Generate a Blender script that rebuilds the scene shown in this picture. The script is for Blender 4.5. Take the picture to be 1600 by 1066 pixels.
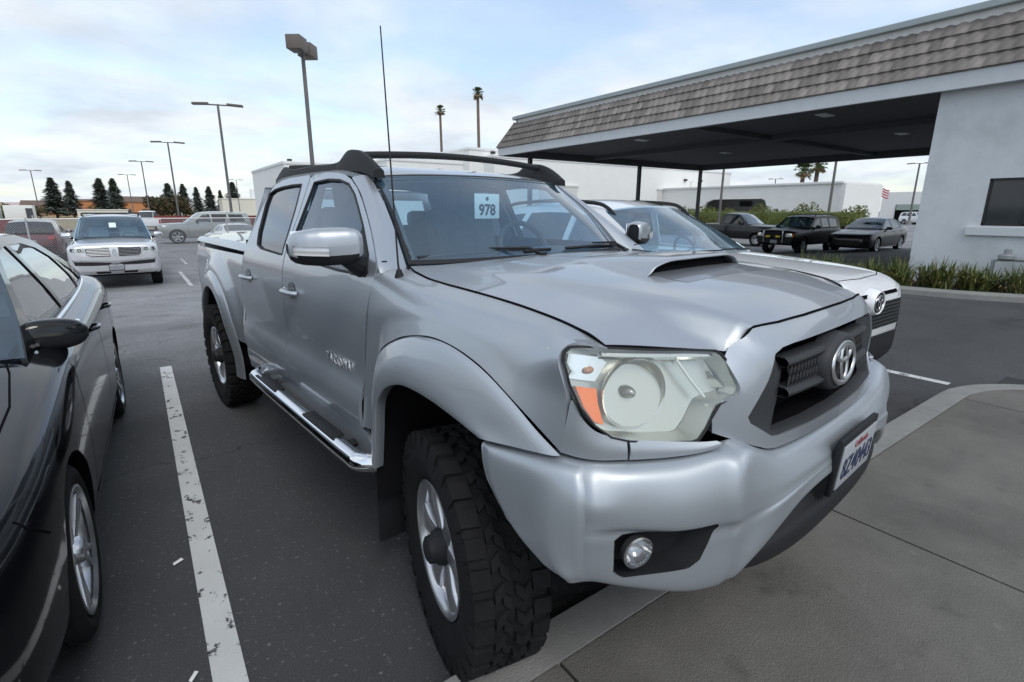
import bpy, bmesh, math, random
from mathutils import Vector, Matrix, noise
from mathutils.geometry import delaunay_2d_cdt
for _o in list(bpy.data.objects):
    bpy.data.objects.remove(_o)
SC = bpy.context.scene
COL = SC.collection
R = math.radians
PI = math.pi

# ---------------------------------------------------------------- camera
cam_d = bpy.data.cameras.new('camera')
cam = bpy.data.objects.new('camera', cam_d)
COL.objects.link(cam)
YAW, PITCH, ROLL, EYE = 0.62169, 0.2497, 0.00204, 1.55
fw = Vector((math.sin(YAW)*math.cos(PITCH), math.cos(YAW)*math.cos(PITCH), -math.sin(PITCH)))
rt = Vector((math.cos(YAW), -math.sin(YAW), 0.0))
up = rt.cross(fw)
rt, up = rt*math.cos(ROLL)+up*math.sin(ROLL), up*math.cos(ROLL)-rt*math.sin(ROLL)
cam.matrix_world = Matrix(((rt.x, up.x, -fw.x, 0), (rt.y, up.y, -fw.y, 0), (rt.z, up.z, -fw.z, EYE), (0, 0, 0, 1)))
cam_d.sensor_width = 36.0
cam_d.lens = 801.4/1600*36.0
cam_d.clip_start = 0.02
cam_d.clip_end = 9000
SC.camera = cam

# ---------------------------------------------------------------- sky, sun, exposure
SUN_AZ, SUN_EL = 192.0, 50.0          # degrees clockwise from +Y, and above the horizon
wd = bpy.data.worlds.new('World')
SC.world = wd
wd.use_nodes = True
wn, wl = wd.node_tree.nodes, wd.node_tree.links
wn.clear()
def wnode(t, **k):
    n = wn.new(t)
    for a, b in k.items():
        setattr(n, a, b)
    return n
w_out = wnode('ShaderNodeOutputWorld')
w_bg = wnode('ShaderNodeBackground')
w_bg.inputs['Strength'].default_value = 0.11
w_sky = wnode('ShaderNodeTexSky', sky_type='NISHITA', sun_disc=False)
w_sky.sun_elevation = R(SUN_EL)
w_sky.sun_rotation = R(SUN_AZ)
w_sky.air_density = 1.0
w_sky.dust_density = 1.2
w_tc = wnode('ShaderNodeTexCoord')
w_sep = wnode('ShaderNodeSeparateXYZ')
wl.new(w_tc.outputs['Generated'], w_sep.inputs[0])
def wmath(op, a, b=None, clamp=False):
    n = wnode('ShaderNodeMath', operation=op, use_clamp=clamp)
    for i, v in enumerate((a, b)):
        if v is None:
            continue
        if isinstance(v, (int, float)):
            n.inputs[i].default_value = v
        else:
            wl.new(v, n.inputs[i])
    return n.outputs[0]
# cloud deck: the view direction is cut with a flat layer overhead
zz = wmath('MAXIMUM', w_sep.outputs[2], 0.0)
den = wmath('ADD', zz, 0.16)
cx = wmath('DIVIDE', w_sep.outputs[0], den)
cy = wmath('DIVIDE', w_sep.outputs[1], den)
w_cmb = wnode('ShaderNodeCombineXYZ')
wl.new(cx, w_cmb.inputs[0]); wl.new(cy, w_cmb.inputs[1])
w_n1 = wnode('ShaderNodeTexNoise')
w_n1.inputs['Scale'].default_value = 0.85
w_n1.inputs['Detail'].default_value = 7
w_n1.inputs['Roughness'].default_value = 0.52
w_n1.inputs['Distortion'].default_value = 0.35
wl.new(w_cmb.outputs[0], w_n1.inputs['Vector'])
w_r1 = wnode('ShaderNodeValToRGB')
w_r1.color_ramp.elements[0].position = 0.38
w_r1.color_ramp.elements[0].color = (0.34, 0.34, 0.34, 1)
w_r1.color_ramp.elements[1].position = 0.56
w_r1.color_ramp.elements[1].color = (0.99, 0.99, 0.99, 1)
wl.new(w_n1.outputs['Fac'], w_r1.inputs[0])
w_n2 = wnode('ShaderNodeTexNoise')
w_n2.inputs['Scale'].default_value = 1.7
w_n2.inputs['Detail'].default_value = 6
w_n2.inputs['Roughness'].default_value = 0.5
wl.new(w_cmb.outputs[0], w_n2.inputs['Vector'])
w_r2 = wnode('ShaderNodeValToRGB')
w_r2.color_ramp.elements[0].position = 0.34
w_r2.color_ramp.elements[0].color = (5.2, 5.8, 6.5, 1)
w_r2.color_ramp.elements[1].position = 0.62
w_r2.color_ramp.elements[1].color = (7.2, 7.65, 8.15, 1)
wl.new(w_n2.outputs['Fac'], w_r2.inputs[0])
w_mix = wnode('ShaderNodeMixRGB')
wl.new(w_r1.outputs[0], w_mix.inputs[0])
w_sc = wnode('ShaderNodeVectorMath', operation='SCALE')
w_sc.inputs['Scale'].default_value = 1.9
wl.new(w_sky.outputs[0], w_sc.inputs[0])
wl.new(w_sc.outputs[0], w_mix.inputs[1])
wl.new(w_r2.outputs[0], w_mix.inputs[2])
wl.new(w_mix.outputs[0], w_bg.inputs['Color'])
wl.new(w_bg.outputs[0], w_out.inputs[0])

sun_d = bpy.data.lights.new('sun', 'SUN')
sun_d.energy = 1.1
sun_d.angle = R(22)
sun_d.color = (1.0, 0.96, 0.9)
sun = bpy.data.objects.new('sun', sun_d)
COL.objects.link(sun)
sd = Vector((math.sin(R(SUN_AZ))*math.cos(R(SUN_EL)), math.cos(R(SUN_AZ))*math.cos(R(SUN_EL)), math.sin(R(SUN_EL))))
sun.rotation_euler = sd.to_track_quat('Z', 'Y').to_euler()

vs = SC.view_settings
vs.view_transform = 'Standard'
vs.look = 'None'
vs.exposure = 0.22
vs.gamma = 1.0
vs.use_curve_mapping = False


# ---------------------------------------------------------------- materials
MATS = {}
def mat(name, col=(.5, .5, .5), rough=.5, metal=0.0, coat=0.0, spec=.5, var=0.0, vscale=6.0, bump=0.0, bscale=120.0,
        col2=None, c2scale=2.0, c2lo=.45, c2hi=.6, trans=0.0, ior=1.45, alpha=1.0, emit=None, estr=0.0, rvar=0.0, flake=0.0):
    if name in MATS:
        return MATS[name]
    m = bpy.data.materials.new(name)
    m.use_nodes = True
    n, l = m.node_tree.nodes, m.node_tree.links
    b = n['Principled BSDF']
    b.inputs['Base Color'].default_value = (*col, 1)
    b.inputs['Roughness'].default_value = rough
    b.inputs['Metallic'].default_value = metal
    b.inputs['Coat Weight'].default_value = coat
    b.inputs['Coat Roughness'].default_value = .04
    b.inputs['Specular IOR Level'].default_value = spec
    b.inputs['Transmission Weight'].default_value = trans
    b.inputs['IOR'].default_value = ior
    b.inputs['Alpha'].default_value = alpha
    if emit:
        b.inputs['Emission Color'].default_value = (*emit, 1)
        b.inputs['Emission Strength'].default_value = estr
    m.diffuse_color = (*col, 1)
    if var or bump or col2 or rvar or flake:
        tc = n.new('ShaderNodeTexCoord')
        src = None
        if col2:
            t2 = n.new('ShaderNodeTexNoise'); t2.inputs['Scale'].default_value = c2scale; t2.inputs['Detail'].default_value = 6
            l.new(tc.outputs['Object'], t2.inputs['Vector'])
            r2 = n.new('ShaderNodeValToRGB')
            r2.color_ramp.elements[0].position = c2lo; r2.color_ramp.elements[0].color = (*col, 1)
            r2.color_ramp.elements[1].position = c2hi; r2.color_ramp.elements[1].color = (*col2, 1)
            l.new(t2.outputs['Fac'], r2.inputs[0]); src = r2.outputs[0]
        if var:
            t1 = n.new('ShaderNodeTexNoise'); t1.inputs['Scale'].default_value = vscale; t1.inputs['Detail'].default_value = 8
            t1.inputs['Roughness'].default_value = .65
            l.new(tc.outputs['Object'], t1.inputs['Vector'])
            mr = n.new('ShaderNodeMapRange')
            mr.inputs[1].default_value = .25; mr.inputs[2].default_value = .75
            mr.inputs[3].default_value = 1-var; mr.inputs[4].default_value = 1+var
            l.new(t1.outputs['Fac'], mr.inputs[0])
            mx = n.new('ShaderNodeVectorMath'); mx.operation = 'SCALE'
            if src: l.new(src, mx.inputs[0])
            else: mx.inputs[0].default_value = col
            l.new(mr.outputs[0], mx.inputs['Scale']); src = mx.outputs[0]
        if src: l.new(src, b.inputs['Base Color'])
        if rvar:
            t3 = n.new('ShaderNodeTexNoise'); t3.inputs['Scale'].default_value = 3.5; t3.inputs['Detail'].default_value = 7
            l.new(tc.outputs['Object'], t3.inputs['Vector'])
            m3 = n.new('ShaderNodeMapRange'); m3.inputs[1].default_value = .3; m3.inputs[2].default_value = .7
            m3.inputs[3].default_value = max(0, rough-rvar); m3.inputs[4].default_value = rough+rvar
            l.new(t3.outputs['Fac'], m3.inputs[0]); l.new(m3.outputs[0], b.inputs['Roughness'])
        if bump:
            t4 = n.new('ShaderNodeTexNoise'); t4.inputs['Scale'].default_value = bscale; t4.inputs['Detail'].default_value = 4
            l.new(tc.outputs['Object'], t4.inputs['Vector'])
            bp = n.new('ShaderNodeBump'); bp.inputs['Strength'].default_value = bump; bp.inputs['Distance'].default_value = .01
            l.new(t4.outputs['Fac'], bp.inputs['Height']); l.new(bp.outputs[0], b.inputs['Normal'])
    MATS[name] = m
    return m

def glass(name, tint=(.75, .85, .83), alpha=.35, rough=0.0, spec=.5, base=(.02, .025, .03)):
    """thin sheet of tinted glass: straight-through transparency plus a mirror-like gloss"""
    if name in MATS:
        return MATS[name]
    m = bpy.data.materials.new(name); m.use_nodes = True
    n, l = m.node_tree.nodes, m.node_tree.links
    n.clear()
    o = n.new('ShaderNodeOutputMaterial')
    tr = n.new('ShaderNodeBsdfTransparent'); tr.inputs[0].default_value = (*[c*(1-alpha) for c in tint], 1)
    gl = n.new('ShaderNodeBsdfGlossy'); gl.inputs['Roughness'].default_value = rough; gl.inputs[0].default_value = (1, 1, 1, 1)
    fr = n.new('ShaderNodeFresnel'); fr.inputs[0].default_value = 1.52
    # a sheet has air on both sides: keep the same index when it is seen from behind
    ge = n.new('ShaderNodeNewGeometry'); mi = n.new('ShaderNodeMapRange'); mi.inputs[3].default_value = 1.52; mi.inputs[4].default_value = 1/1.52
    l.new(ge.outputs['Backfacing'], mi.inputs[0]); l.new(mi.outputs[0], fr.inputs[0])
    ms = n.new('ShaderNodeMath'); ms.operation = 'MULTIPLY'; ms.use_clamp = True; ms.inputs[1].default_value = 1.6*spec/.5
    l.new(fr.outputs[0], ms.inputs[0])
    df = n.new('ShaderNodeBsdfDiffuse'); df.inputs[0].default_value = (*base, 1)
    ad = n.new('ShaderNodeAddShader'); l.new(tr.outputs[0], ad.inputs[0]); l.new(df.outputs[0], ad.inputs[1])
    mx = n.new('ShaderNodeMixShader')
    l.new(ms.outputs[0], mx.inputs[0]); l.new(ad.outputs[0], mx.inputs[1]); l.new(gl.outputs[0], mx.inputs[2])
    l.new(mx.outputs[0], o.inputs[0])
    MATS[name] = m
    return m

# ---------------------------------------------------------------- objects
def tag(o, label, cat, group=None):
    o['label'] = label; o['category'] = cat
    if group: o['group'] = group
    return o
def thing(name, label, cat, loc=(0, 0, 0), rz=0.0, group=None):
    o = bpy.data.objects.new(name, None); COL.objects.link(o)
    o.location = loc; o.rotation_euler = (0, 0, rz); o.empty_display_size = .2
    return tag(o, label, cat, group)
def mk(name, verts, faces, m, parent=None, smooth=True, sharp=None, kind=None):
    me = bpy.data.meshes.new(name)
    me.from_pydata([tuple(v) for v in verts], [], faces)
    me.validate()
    if isinstance(m, (list, tuple)):
        for k in m: me.materials.append(k)
    elif m: me.materials.append(m)
    if smooth:
        me.polygons.foreach_set('use_smooth', [True]*len(me.polygons))
        if sharp is not None: me.set_sharp_from_angle(angle=R(sharp))
    o = bpy.data.objects.new(name, me); COL.objects.link(o)
    if parent: o.parent = parent
    if kind: o['kind'] = kind
    return o
def mb(name, bm, m, parent=None, smooth=False, sharp=None, kind=None):
    me = bpy.data.meshes.new(name); bm.to_mesh(me); bm.free()
    if isinstance(m, (list, tuple)):
        for k in m: me.materials.append(k)
    elif m: me.materials.append(m)
    if smooth:
        me.polygons.foreach_set('use_smooth', [True]*len(me.polygons))
        if sharp is not None: me.set_sharp_from_angle(angle=R(sharp))
    o = bpy.data.objects.new(name, me); COL.objects.link(o)
    if parent: o.parent = parent
    if kind: o['kind'] = kind
    return o
def copy_tree(o, parent=None):
    c = o.copy(); COL.objects.link(c); c.parent = parent
    for ch in list(o.children): copy_tree(ch, c)
    return c

# ---------------------------------------------------------------- geometry buffers
class G:
    """collects vertices and faces"""
    def __init__(s): s.v = []; s.f = []
    def add(s, vs, fs):
        b = len(s.v); s.v += [tuple(x) for x in vs]; s.f += [tuple(b+i for i in f) for f in fs]; return s
    def box(s, c, d, rz=0.0, rx=0.0, ry=0.0):
        h = [x/2 for x in d]
        P = [Vector((sx*h[0], sy*h[1], sz*h[2])) for sx in (-1, 1) for sy in (-1, 1) for sz in (-1, 1)]
        M = Matrix.Rotation(rz, 3, 'Z') @ Matrix.Rotation(ry, 3, 'Y') @ Matrix.Rotation(rx, 3, 'X')
        P = [M@p+Vector(c) for p in P]
        return s.add(P, [(0, 1, 3, 2), (4, 6, 7, 5), (0, 4, 5, 1), (2, 3, 7, 6), (0, 2, 6, 4), (1, 5, 7, 3)])
    def bbox(s, c, d, bev=.01, rz=0.0, rx=0.0, ry=0.0):
        """box with chamfered edges"""
        bm = bmesh.new(); bmesh.ops.create_cube(bm, size=1)
        for v in bm.verts: v.co = Vector((v.co.x*d[0], v.co.y*d[1], v.co.z*d[2]))
        bmesh.ops.bevel(bm, geom=list(bm.edges), offset=min(bev, min(d)*.45), segments=2, affect='EDGES', profile=.5)
        M = Matrix.Rotation(rz, 3, 'Z') @ Matrix.Rotation(ry, 3, 'Y') @ Matrix.Rotation(rx, 3, 'X')
        bm.verts.index_update()
        s.add([M@v.co+Vector(c) for v in bm.verts], [[v.index for v in f.verts] for f in bm.faces]); bm.free(); return s
    def tube(s, pts, r, n=8, cap=True, closed=False, sx=1.0):
        pts = [Vector(p) for p in pts]; N = len(pts)
        rr = r if isinstance(r, (list, tuple)) else [r]*N
        rings = []; ref = None
        for i, p in enumerate(pts):
            a = pts[(i-1) % N] if (i or closed) else pts[0]; b = pts[(i+1) % N] if (i < N-1 or closed) else pts[-1]
            t = (b-a)
            if t.length < 1e-9: t = Vector((0, 0, 1))
            t.normalize()
            if ref is None: ref = Vector((0, 0, 1)) if abs(t.z) < .9 else Vector((1, 0, 0))
            x = ref.cross(t)
            if x.length < 1e-6: x = t.orthogonal()
            x.normalize(); y = t.cross(x); ref = y.copy()
            rings.append([p+x*math.cos(2*PI*k/n)*rr[i]*sx+y*math.sin(2*PI*k/n)*rr[i] for k in range(n)])
        V = [q for rg in rings for q in rg]; F = []
        for i in range(N if closed else N-1):
            j = (i+1) % N
            for k in range(n): F.append((i*n+k, i*n+(k+1) % n, j*n+(k+1) % n, j*n+k))
        if cap and not closed:
            F.append(tuple(range(n-1, -1, -1))); F.append(tuple((N-1)*n+k for k in range(n)))
        return s.add(V, F)
    def lathe(s, prof, n=24, c=(0, 0, 0), axis='z', a0=0.0, a1=2*PI, phase=0.0):
        """prof: (radius, height along axis)"""
        full = abs(a1-a0-2*PI) < 1e-6; m = n if full else n+1; V = []; F = []
        for r, h in prof:
            for k in range(m):
                a = a0+(a1-a0)*k/n+phase; x, y = r*math.cos(a), r*math.sin(a)
                p = (x, y, h) if axis == 'z' else (h, x, y) if axis == 'x' else (x, h, y)
                V.append((p[0]+c[0], p[1]+c[1], p[2]+c[2]))
        for i in range(len(prof)-1):
            for k in range(m if full else m-1):
                k2 = (k+1) % m; F.append((i*m+k, i*m+k2, (i+1)*m+k2, (i+1)*m+k))
        return s.add(V, F)
    def prism(s, poly, h0, h1, axis='z'):
        """polygon in the other two axes, extruded along axis"""
        n = len(poly)
        def p(a, b, h): return (a, b, h) if axis == 'z' else (h, a, b) if axis == 'x' else (a, h, b)
        V = [p(a, b, h0) for a, b in poly]+[p(a, b, h1) for a, b in poly]
        F = [tuple(range(n-1, -1, -1)), tuple(range(n, 2*n))]+[(i, (i+1) % n, n+(i+1) % n, n+i) for i in range(n)]
        return s.add(V, F)
    def sphere(s, c, r, n=12, m=8, sc=(1, 1, 1)):
        V = [(c[0], c[1], c[2]+r*sc[2])]; F = []
        for i in range(1, m):
            t = PI*i/m
            for k in range(n):
                a = 2*PI*k/n; V.append((c[0]+r*sc[0]*math.sin(t)*math.cos(a), c[1]+r*sc[1]*math.sin(t)*math.sin(a), c[2]+r*sc[2]*math.cos(t)))
        V.append((c[0], c[1], c[2]-r*sc[2])); L = len(V)-1
        for k in range(n): F.append((0, 1+k, 1+(k+1) % n)); F.append((L, 1+(m-2)*n+(k+1) % n, 1+(m-2)*n+k))
        for i in range(m-2):
            for k in range(n): F.append((1+i*n+k, 1+(i+1)*n+k, 1+(i+1)*n+(k+1) % n, 1+i*n+(k+1) % n))
        return s.add(V, F)
    def xf(s, M):
        s.v = [tuple(M@Vector(p)) for p in s.v]; return s
    def mk(s, name, m, parent=None, smooth=True, sharp=35, kind=None):
        return mk(name, s.v, s.f, m, parent, smooth, sharp, kind)

def cr(pts, n=8, closed=False):
    """Catmull-Rom through points of any dimension"""
    P = [tuple(p) for p in pts]; N = len(P); out = []
    segs = N if closed else N-1
    for i in range(segs):
        p1, p2 = P[i], P[(i+1) % N]
        p0 = P[(i-1) % N] if (closed or i) else tuple(2*a-b for a, b in zip(p1, p2))
        p3 = P[(i+2) % N] if (closed or i < N-2) else tuple(2*b-a for a, b in zip(p1, p2))
        for k in range(n):
            t = k/n; t2, t3 = t*t, t*t*t
            out.append(tuple(.5*(2*b+(c-a)*t+(2*a-5*b+4*c-d)*t2+(3*b-a-3*c+d)*t3) for a, b, c, d in zip(p0, p1, p2, p3)))
    if not closed: out.append(P[-1])
    return out
def interp(x, T):
    """smooth (monotone cubic) interpolation in a table of (x, y)"""
    if x <= T[0][0]: return T[0][1]
    if x >= T[-1][0]: return T[-1][1]
    n = len(T)
    for i in range(n-1):
        if x <= T[i+1][0]: break
    h = T[i+1][0]-T[i][0]; d = (T[i+1][1]-T[i][1])/h
    def sl(j):
        if j <= 0 or j >= n-1: return None
        a = (T[j][1]-T[j-1][1])/(T[j][0]-T[j-1][0]); b = (T[j+1][1]-T[j][1])/(T[j+1][0]-T[j][0])
        return 0.0 if a*b <= 0 else 2*a*b/(a+b)
    m0, m1 = sl(i), sl(i+1)
    m0 = d if m0 is None else m0; m1 = d if m1 is None else m1
    t = (x-T[i][0])/h
    return T[i][1]*(2*t**3-3*t*t+1)+m0*h*(t**3-2*t*t+t)+T[i+1][1]*(-2*t**3+3*t*t)+m1*h*(t**3-t*t)
def sst(a, b, x):
    t = min(1, max(0, (x-a)/(b-a))); return t*t*(3-2*t)

def tp_grid(rows, nu=6, nv=6):
    R1 = [cr(r, nu) for r in rows]
    cols = [cr([r[k] for r in R1], nv) for k in range(len(R1[0]))]
    return [[cols[k][i] for k in range(len(cols))] for i in range(len(cols[0]))]
def grid_geo(g, gr, flip=False):
    n, m = len(gr), len(gr[0])
    F = []
    for i in range(n-1):
        for k in range(m-1):
            f = (i*m+k, i*m+k+1, (i+1)*m+k+1, (i+1)*m+k); F.append(f[::-1] if flip else f)
    g.add([p for r in gr for p in r], F)
    return g
def flange(verts, faces, d, inward=None):
    """turn the open border of a sheet back by d so that the sheet reads as a panel with thickness"""
    from collections import Counter
    cnt = Counter(); dirs = {}
    for f in faces:
        for i in range(len(f)):
            a, b = f[i], f[(i+1) % len(f)]; k = (min(a, b), max(a, b)); cnt[k] += 1; dirs[k] = (a, b)
    nrm = {}
    for f in faces:
        a, b, c = (Vector(verts[f[i]]) for i in range(3)); nn = (b-a).cross(c-a)
        for i in f: nrm[i] = nrm.get(i, Vector())+nn
    V = list(verts); F = list(faces); mp = {}
    for k, c in cnt.items():
        if c != 1: continue
        a, b = dirs[k]
        for i in (a, b):
            if i not in mp:
                n = nrm[i].normalized() if nrm[i].length > 1e-12 else Vector((0, 0, 1))
                mp[i] = len(V); V.append(tuple(Vector(verts[i])-n*d))
        F.append((b, a, mp[a], mp[b]))
    return V, F
def tp(name, rows, m, parent, nu=6, nv=6, fl=0.012, flip=False, sharp=50, mir=False):
    gr = tp_grid(rows, nu, nv)
    if mir: gr = [[(-x, y, z) for x, y, z in r] for r in gr]; flip = not flip
    g = G(); grid_geo(g, gr, flip)
    if fl: g.v, g.f = flange(g.v, g.f, fl)
    return mk(name, g.v, g.f, m, parent, True, sharp)
def inpoly(x, y, P):
    c = False; j = len(P)-1
    for i in range(len(P)):
        xi, yi = P[i]; xj, yj = P[j]
        if (yi > y) != (yj > y) and x < (xj-xi)*(y-yi)/(yj-yi)+xi: c = not c
        j = i
    return c
def resample(P, step, closed=True):
    out = []; N = len(P)
    for i in range(N if closed else N-1):
        a, b = P[i], P[(i+1) % N]; d = math.dist(a, b); k = max(1, int(math.ceil(d/step)))
        for q in range(k): out.append(tuple(a[c]+(b[c]-a[c])*q/k for c in range(len(a))))
    if not closed: out.append(tuple(P[-1]))
    return out
def trimesh2d(outline, holes=(), step=.05):
    O = resample(outline, step); HS = [resample(h, step) for h in holes]
    V = []; E = []
    for P in [O]+HS:
        b = len(V); V += [Vector(p) for p in P]; E += [(b+i, b+(i+1) % len(P)) for i in range(len(P))]
    border = list(V)
    x0, x1 = min(p[0] for p in O), max(p[0] for p in O); y0, y1 = min(p[1] for p in O), max(p[1] for p in O)
    ny = int((y1-y0)/step)+1; nx = int((x1-x0)/step)+1
    cell = {}
    for p in border: cell.setdefault((int(p.x//step), int(p.y//step)), []).append(p)
    for i in range(nx+1):
        for j in range(ny+1):
            x = x0+(i+.5*(j % 2))*step; y = y0+j*step
            if not inpoly(x, y, O) or any(inpoly(x, y, h) for h in HS): continue
            ci, cj = int(x//step), int(y//step); ok = True
            for a in (-1, 0, 1):
                for b in (-1, 0, 1):
                    for p in cell.get((ci+a, cj+b), ()):
                        if (p.x-x)**2+(p.y-y)**2 < (step*.5)**2: ok = False
            if ok: V.append(Vector((x, y)))
    r = delaunay_2d_cdt(V, E, [], 0, 1e-6)
    vs, fs = r[0], r[2]
    F = []
    for f in fs:
        cx_ = sum(vs[i][0] for i in f)/len(f); cy_ = sum(vs[i][1] for i in f)/len(f)
        if inpoly(cx_, cy_, O) and not any(inpoly(cx_, cy_, h) for h in HS): F.append(tuple(f))
    return [tuple(v) for v in vs], F
def panel(name, outline, fn, m, parent, step=.05, holes=(), fl=.012, flip=False, sharp=60, kind=None):
    v2, F = trimesh2d(outline, holes, step)
    V = [fn(a, b) for a, b in v2]
    if flip: F = [f[::-1] for f in F]
    if fl: V, F = flange(V, F, fl)
    return mk(name, V, F, m, parent, True, sharp, kind)
def text_mesh(name, s, size, m, parent=None, ext=.001, font_scale=(1, 1), align='CENTER', bold=0.0):
    cu = bpy.data.curves.new(name, 'FONT'); cu.body = s; cu.size = size; cu.extrude = ext; cu.align_x = align; cu.align_y = 'CENTER'
    cu.offset = bold; cu.resolution_u = 3
    o = bpy.data.objects.new(name, cu); COL.objects.link(o)
    dg = bpy.context.evaluated_depsgraph_get(); dg.update()
    me = bpy.data.meshes.new_from_object(o.evaluated_get(dg))
    COL.objects.unlink(o); bpy.data.objects.remove(o)
    for v in me.vertices: v.co.x *= font_scale[0]; v.co.y *= font_scale[1]
    me.materials.clear(); me.materials.append(m)
    t = bpy.data.objects.new(name, me); COL.objects.link(t)
    if parent: t.parent = parent
    return t


# ---------------------------------------------------------------- ground
def asphalt_mat():
    m = bpy.data.materials.new('asphalt'); m.use_nodes = True; MATS['asphalt'] = m
    n, l = m.node_tree.nodes, m.node_tree.links; b = n['Principled BSDF']
    tc = n.new('ShaderNodeTexCoord')
    def noi(sc, det=6, ro=.6):
        t = n.new('ShaderNodeTexNoise'); t.inputs['Scale'].default_value = sc; t.inputs['Detail'].default_value = det; t.inputs['Roughness'].default_value = ro
        l.new(tc.outputs['Object'], t.inputs['Vector']); return t.outputs['Fac']
    def rng(x, a, b_, c, d):
        r = n.new('ShaderNodeMapRange'); r.inputs[1].default_value = a; r.inputs[2].default_value = b_; r.inputs[3].default_value = c; r.inputs[4].default_value = d
        l.new(x, r.inputs[0]); return r.outputs[0]
    def mul(a, b_):
        k = n.new('ShaderNodeMath'); k.operation = 'MULTIPLY'; l.new(a, k.inputs[0]); l.new(b_, k.inputs[1]); return k.outputs[0]
    big = rng(noi(.12, 5), .35, .65, .80, 1.25); mid = rng(noi(1.3, 6), .3, .7, .82, 1.2); fine = rng(noi(190, 3, .75), .32, .68, .4, 1.7); agg = rng(noi(48, 2, .5), .63, .72, 1.0, 2.6)
    # paler tone beyond the first row of stalls
    sp = n.new('ShaderNodeSeparateXYZ'); l.new(tc.outputs['Object'], sp.inputs[0])
    wob = n.new('ShaderNodeMath'); wob.operation = 'ADD'; l.new(sp.outputs[1], wob.inputs[0]); l.new(rng(noi(.5, 4), 0, 1, -2.5, 2.5), wob.inputs[1])
    far_pale = rng(wob.outputs[0], 4.5, 10.0, 1.0, 3.6)
    # fine cracks and dark drips of oil
    vo = n.new('ShaderNodeTexVoronoi'); vo.feature = 'DISTANCE_TO_EDGE'; vo.inputs['Scale'].default_value = .42
    dn = n.new('ShaderNodeTexNoise'); dn.inputs['Scale'].default_value = 2.2; dn.inputs['Detail'].default_value = 6; l.new(tc.outputs['Object'], dn.inputs['Vector'])
    ad = n.new('ShaderNodeVectorMath'); ad.operation = 'MULTIPLY_ADD'; ad.inputs[1].default_value = (.9, .9, 0); l.new(dn.outputs['Color'], ad.inputs[0]); l.new(tc.outputs['Object'], ad.inputs[2]); l.new(ad.outputs[0], vo.inputs['Vector'])
    crk = rng(vo.outputs['Distance'], .0015, .004, .45, 1.0)
    oil = rng(noi(.9, 3, .4), .63, .74, 1.0, .55)
    val = mul(mul(mul(mul(big, mid), fine), mul(agg, far_pale)), mul(crk, oil))
    c = n.new('ShaderNodeVectorMath'); c.operation = 'SCALE'; c.inputs[0].default_value = (.053, .0535, .055); l.new(val, c.inputs['Scale']); l.new(c.outputs[0], b.inputs['Base Color'])
    b.inputs['Roughness'].default_value = .78
    bp = n.new('ShaderNodeBump'); bp.inputs['Strength'].default_value = .7; bp.inputs['Distance'].default_value = .005
    l.new(noi(210, 2, .7), bp.inputs['Height']); l.new(bp.outputs[0], b.inputs['Normal'])
    return m
M_ASPH = asphalt_mat()
def gz(y):
    return -.5*sst(5.5, 17.0, y)
gy = [-300, 5.5]+[5.5+11.5*k/40 for k in range(1, 41)]+[400, 2500]
g = G().add([(x, y, gz(y)) for y in gy for x in (-1600, 2600)], [(2*i, 2*i+1, 2*i+3, 2*i+2) for i in range(len(gy)-1)])
o = g.mk('ground', M_ASPH, None, True, 60); o['kind'] = 'structure'

def concrete_mat():
    m = mat('concrete', (.140, .133, .119), .85, var=.20, vscale=2.6, bump=.35, bscale=130, col2=(.105, .099, .089), c2scale=1.1)
    n, l = m.node_tree.nodes, m.node_tree.links; b = n['Principled BSDF']; src = b.inputs['Base Color'].links[0].from_socket
    tc = n.new('ShaderNodeTexCoord')
    def sc(x, nz, a, b_, c, d, sc_, det=3):
        t = n.new('ShaderNodeTexNoise'); t.inputs['Scale'].default_value = sc_; t.inputs['Detail'].default_value = det; l.new(tc.outputs['Object'], t.inputs['Vector'])
        r = n.new('ShaderNodeMapRange'); r.inputs[1].default_value = a; r.inputs[2].default_value = b_; r.inputs[3].default_value = c; r.inputs[4].default_value = d; l.new(t.outputs['Fac'], r.inputs[0])
        v = n.new('ShaderNodeVectorMath'); v.operation = 'SCALE'; l.new(x, v.inputs[0]); l.new(r.outputs[0], v.inputs['Scale']); return v.outputs[0]
    src = sc(src, 0, .3, .7, .82, 1.18, 170, 2); src = sc(src, 0, .66, .76, 1.0, 1.22, 14, 4); src = sc(src, 0, .62, .72, 1.0, .70, 4.5, 5)
    l.new(src, b.inputs['Base Color']); return m
M_CONC = concrete_mat()
M_KERB = mat('kerb_concrete', (.23, .228, .215), .85, var=.18, vscale=5, bump=.3, bscale=120)
M_JOINT = mat('concrete_joint', (.035, .034, .032), .9)
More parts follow.
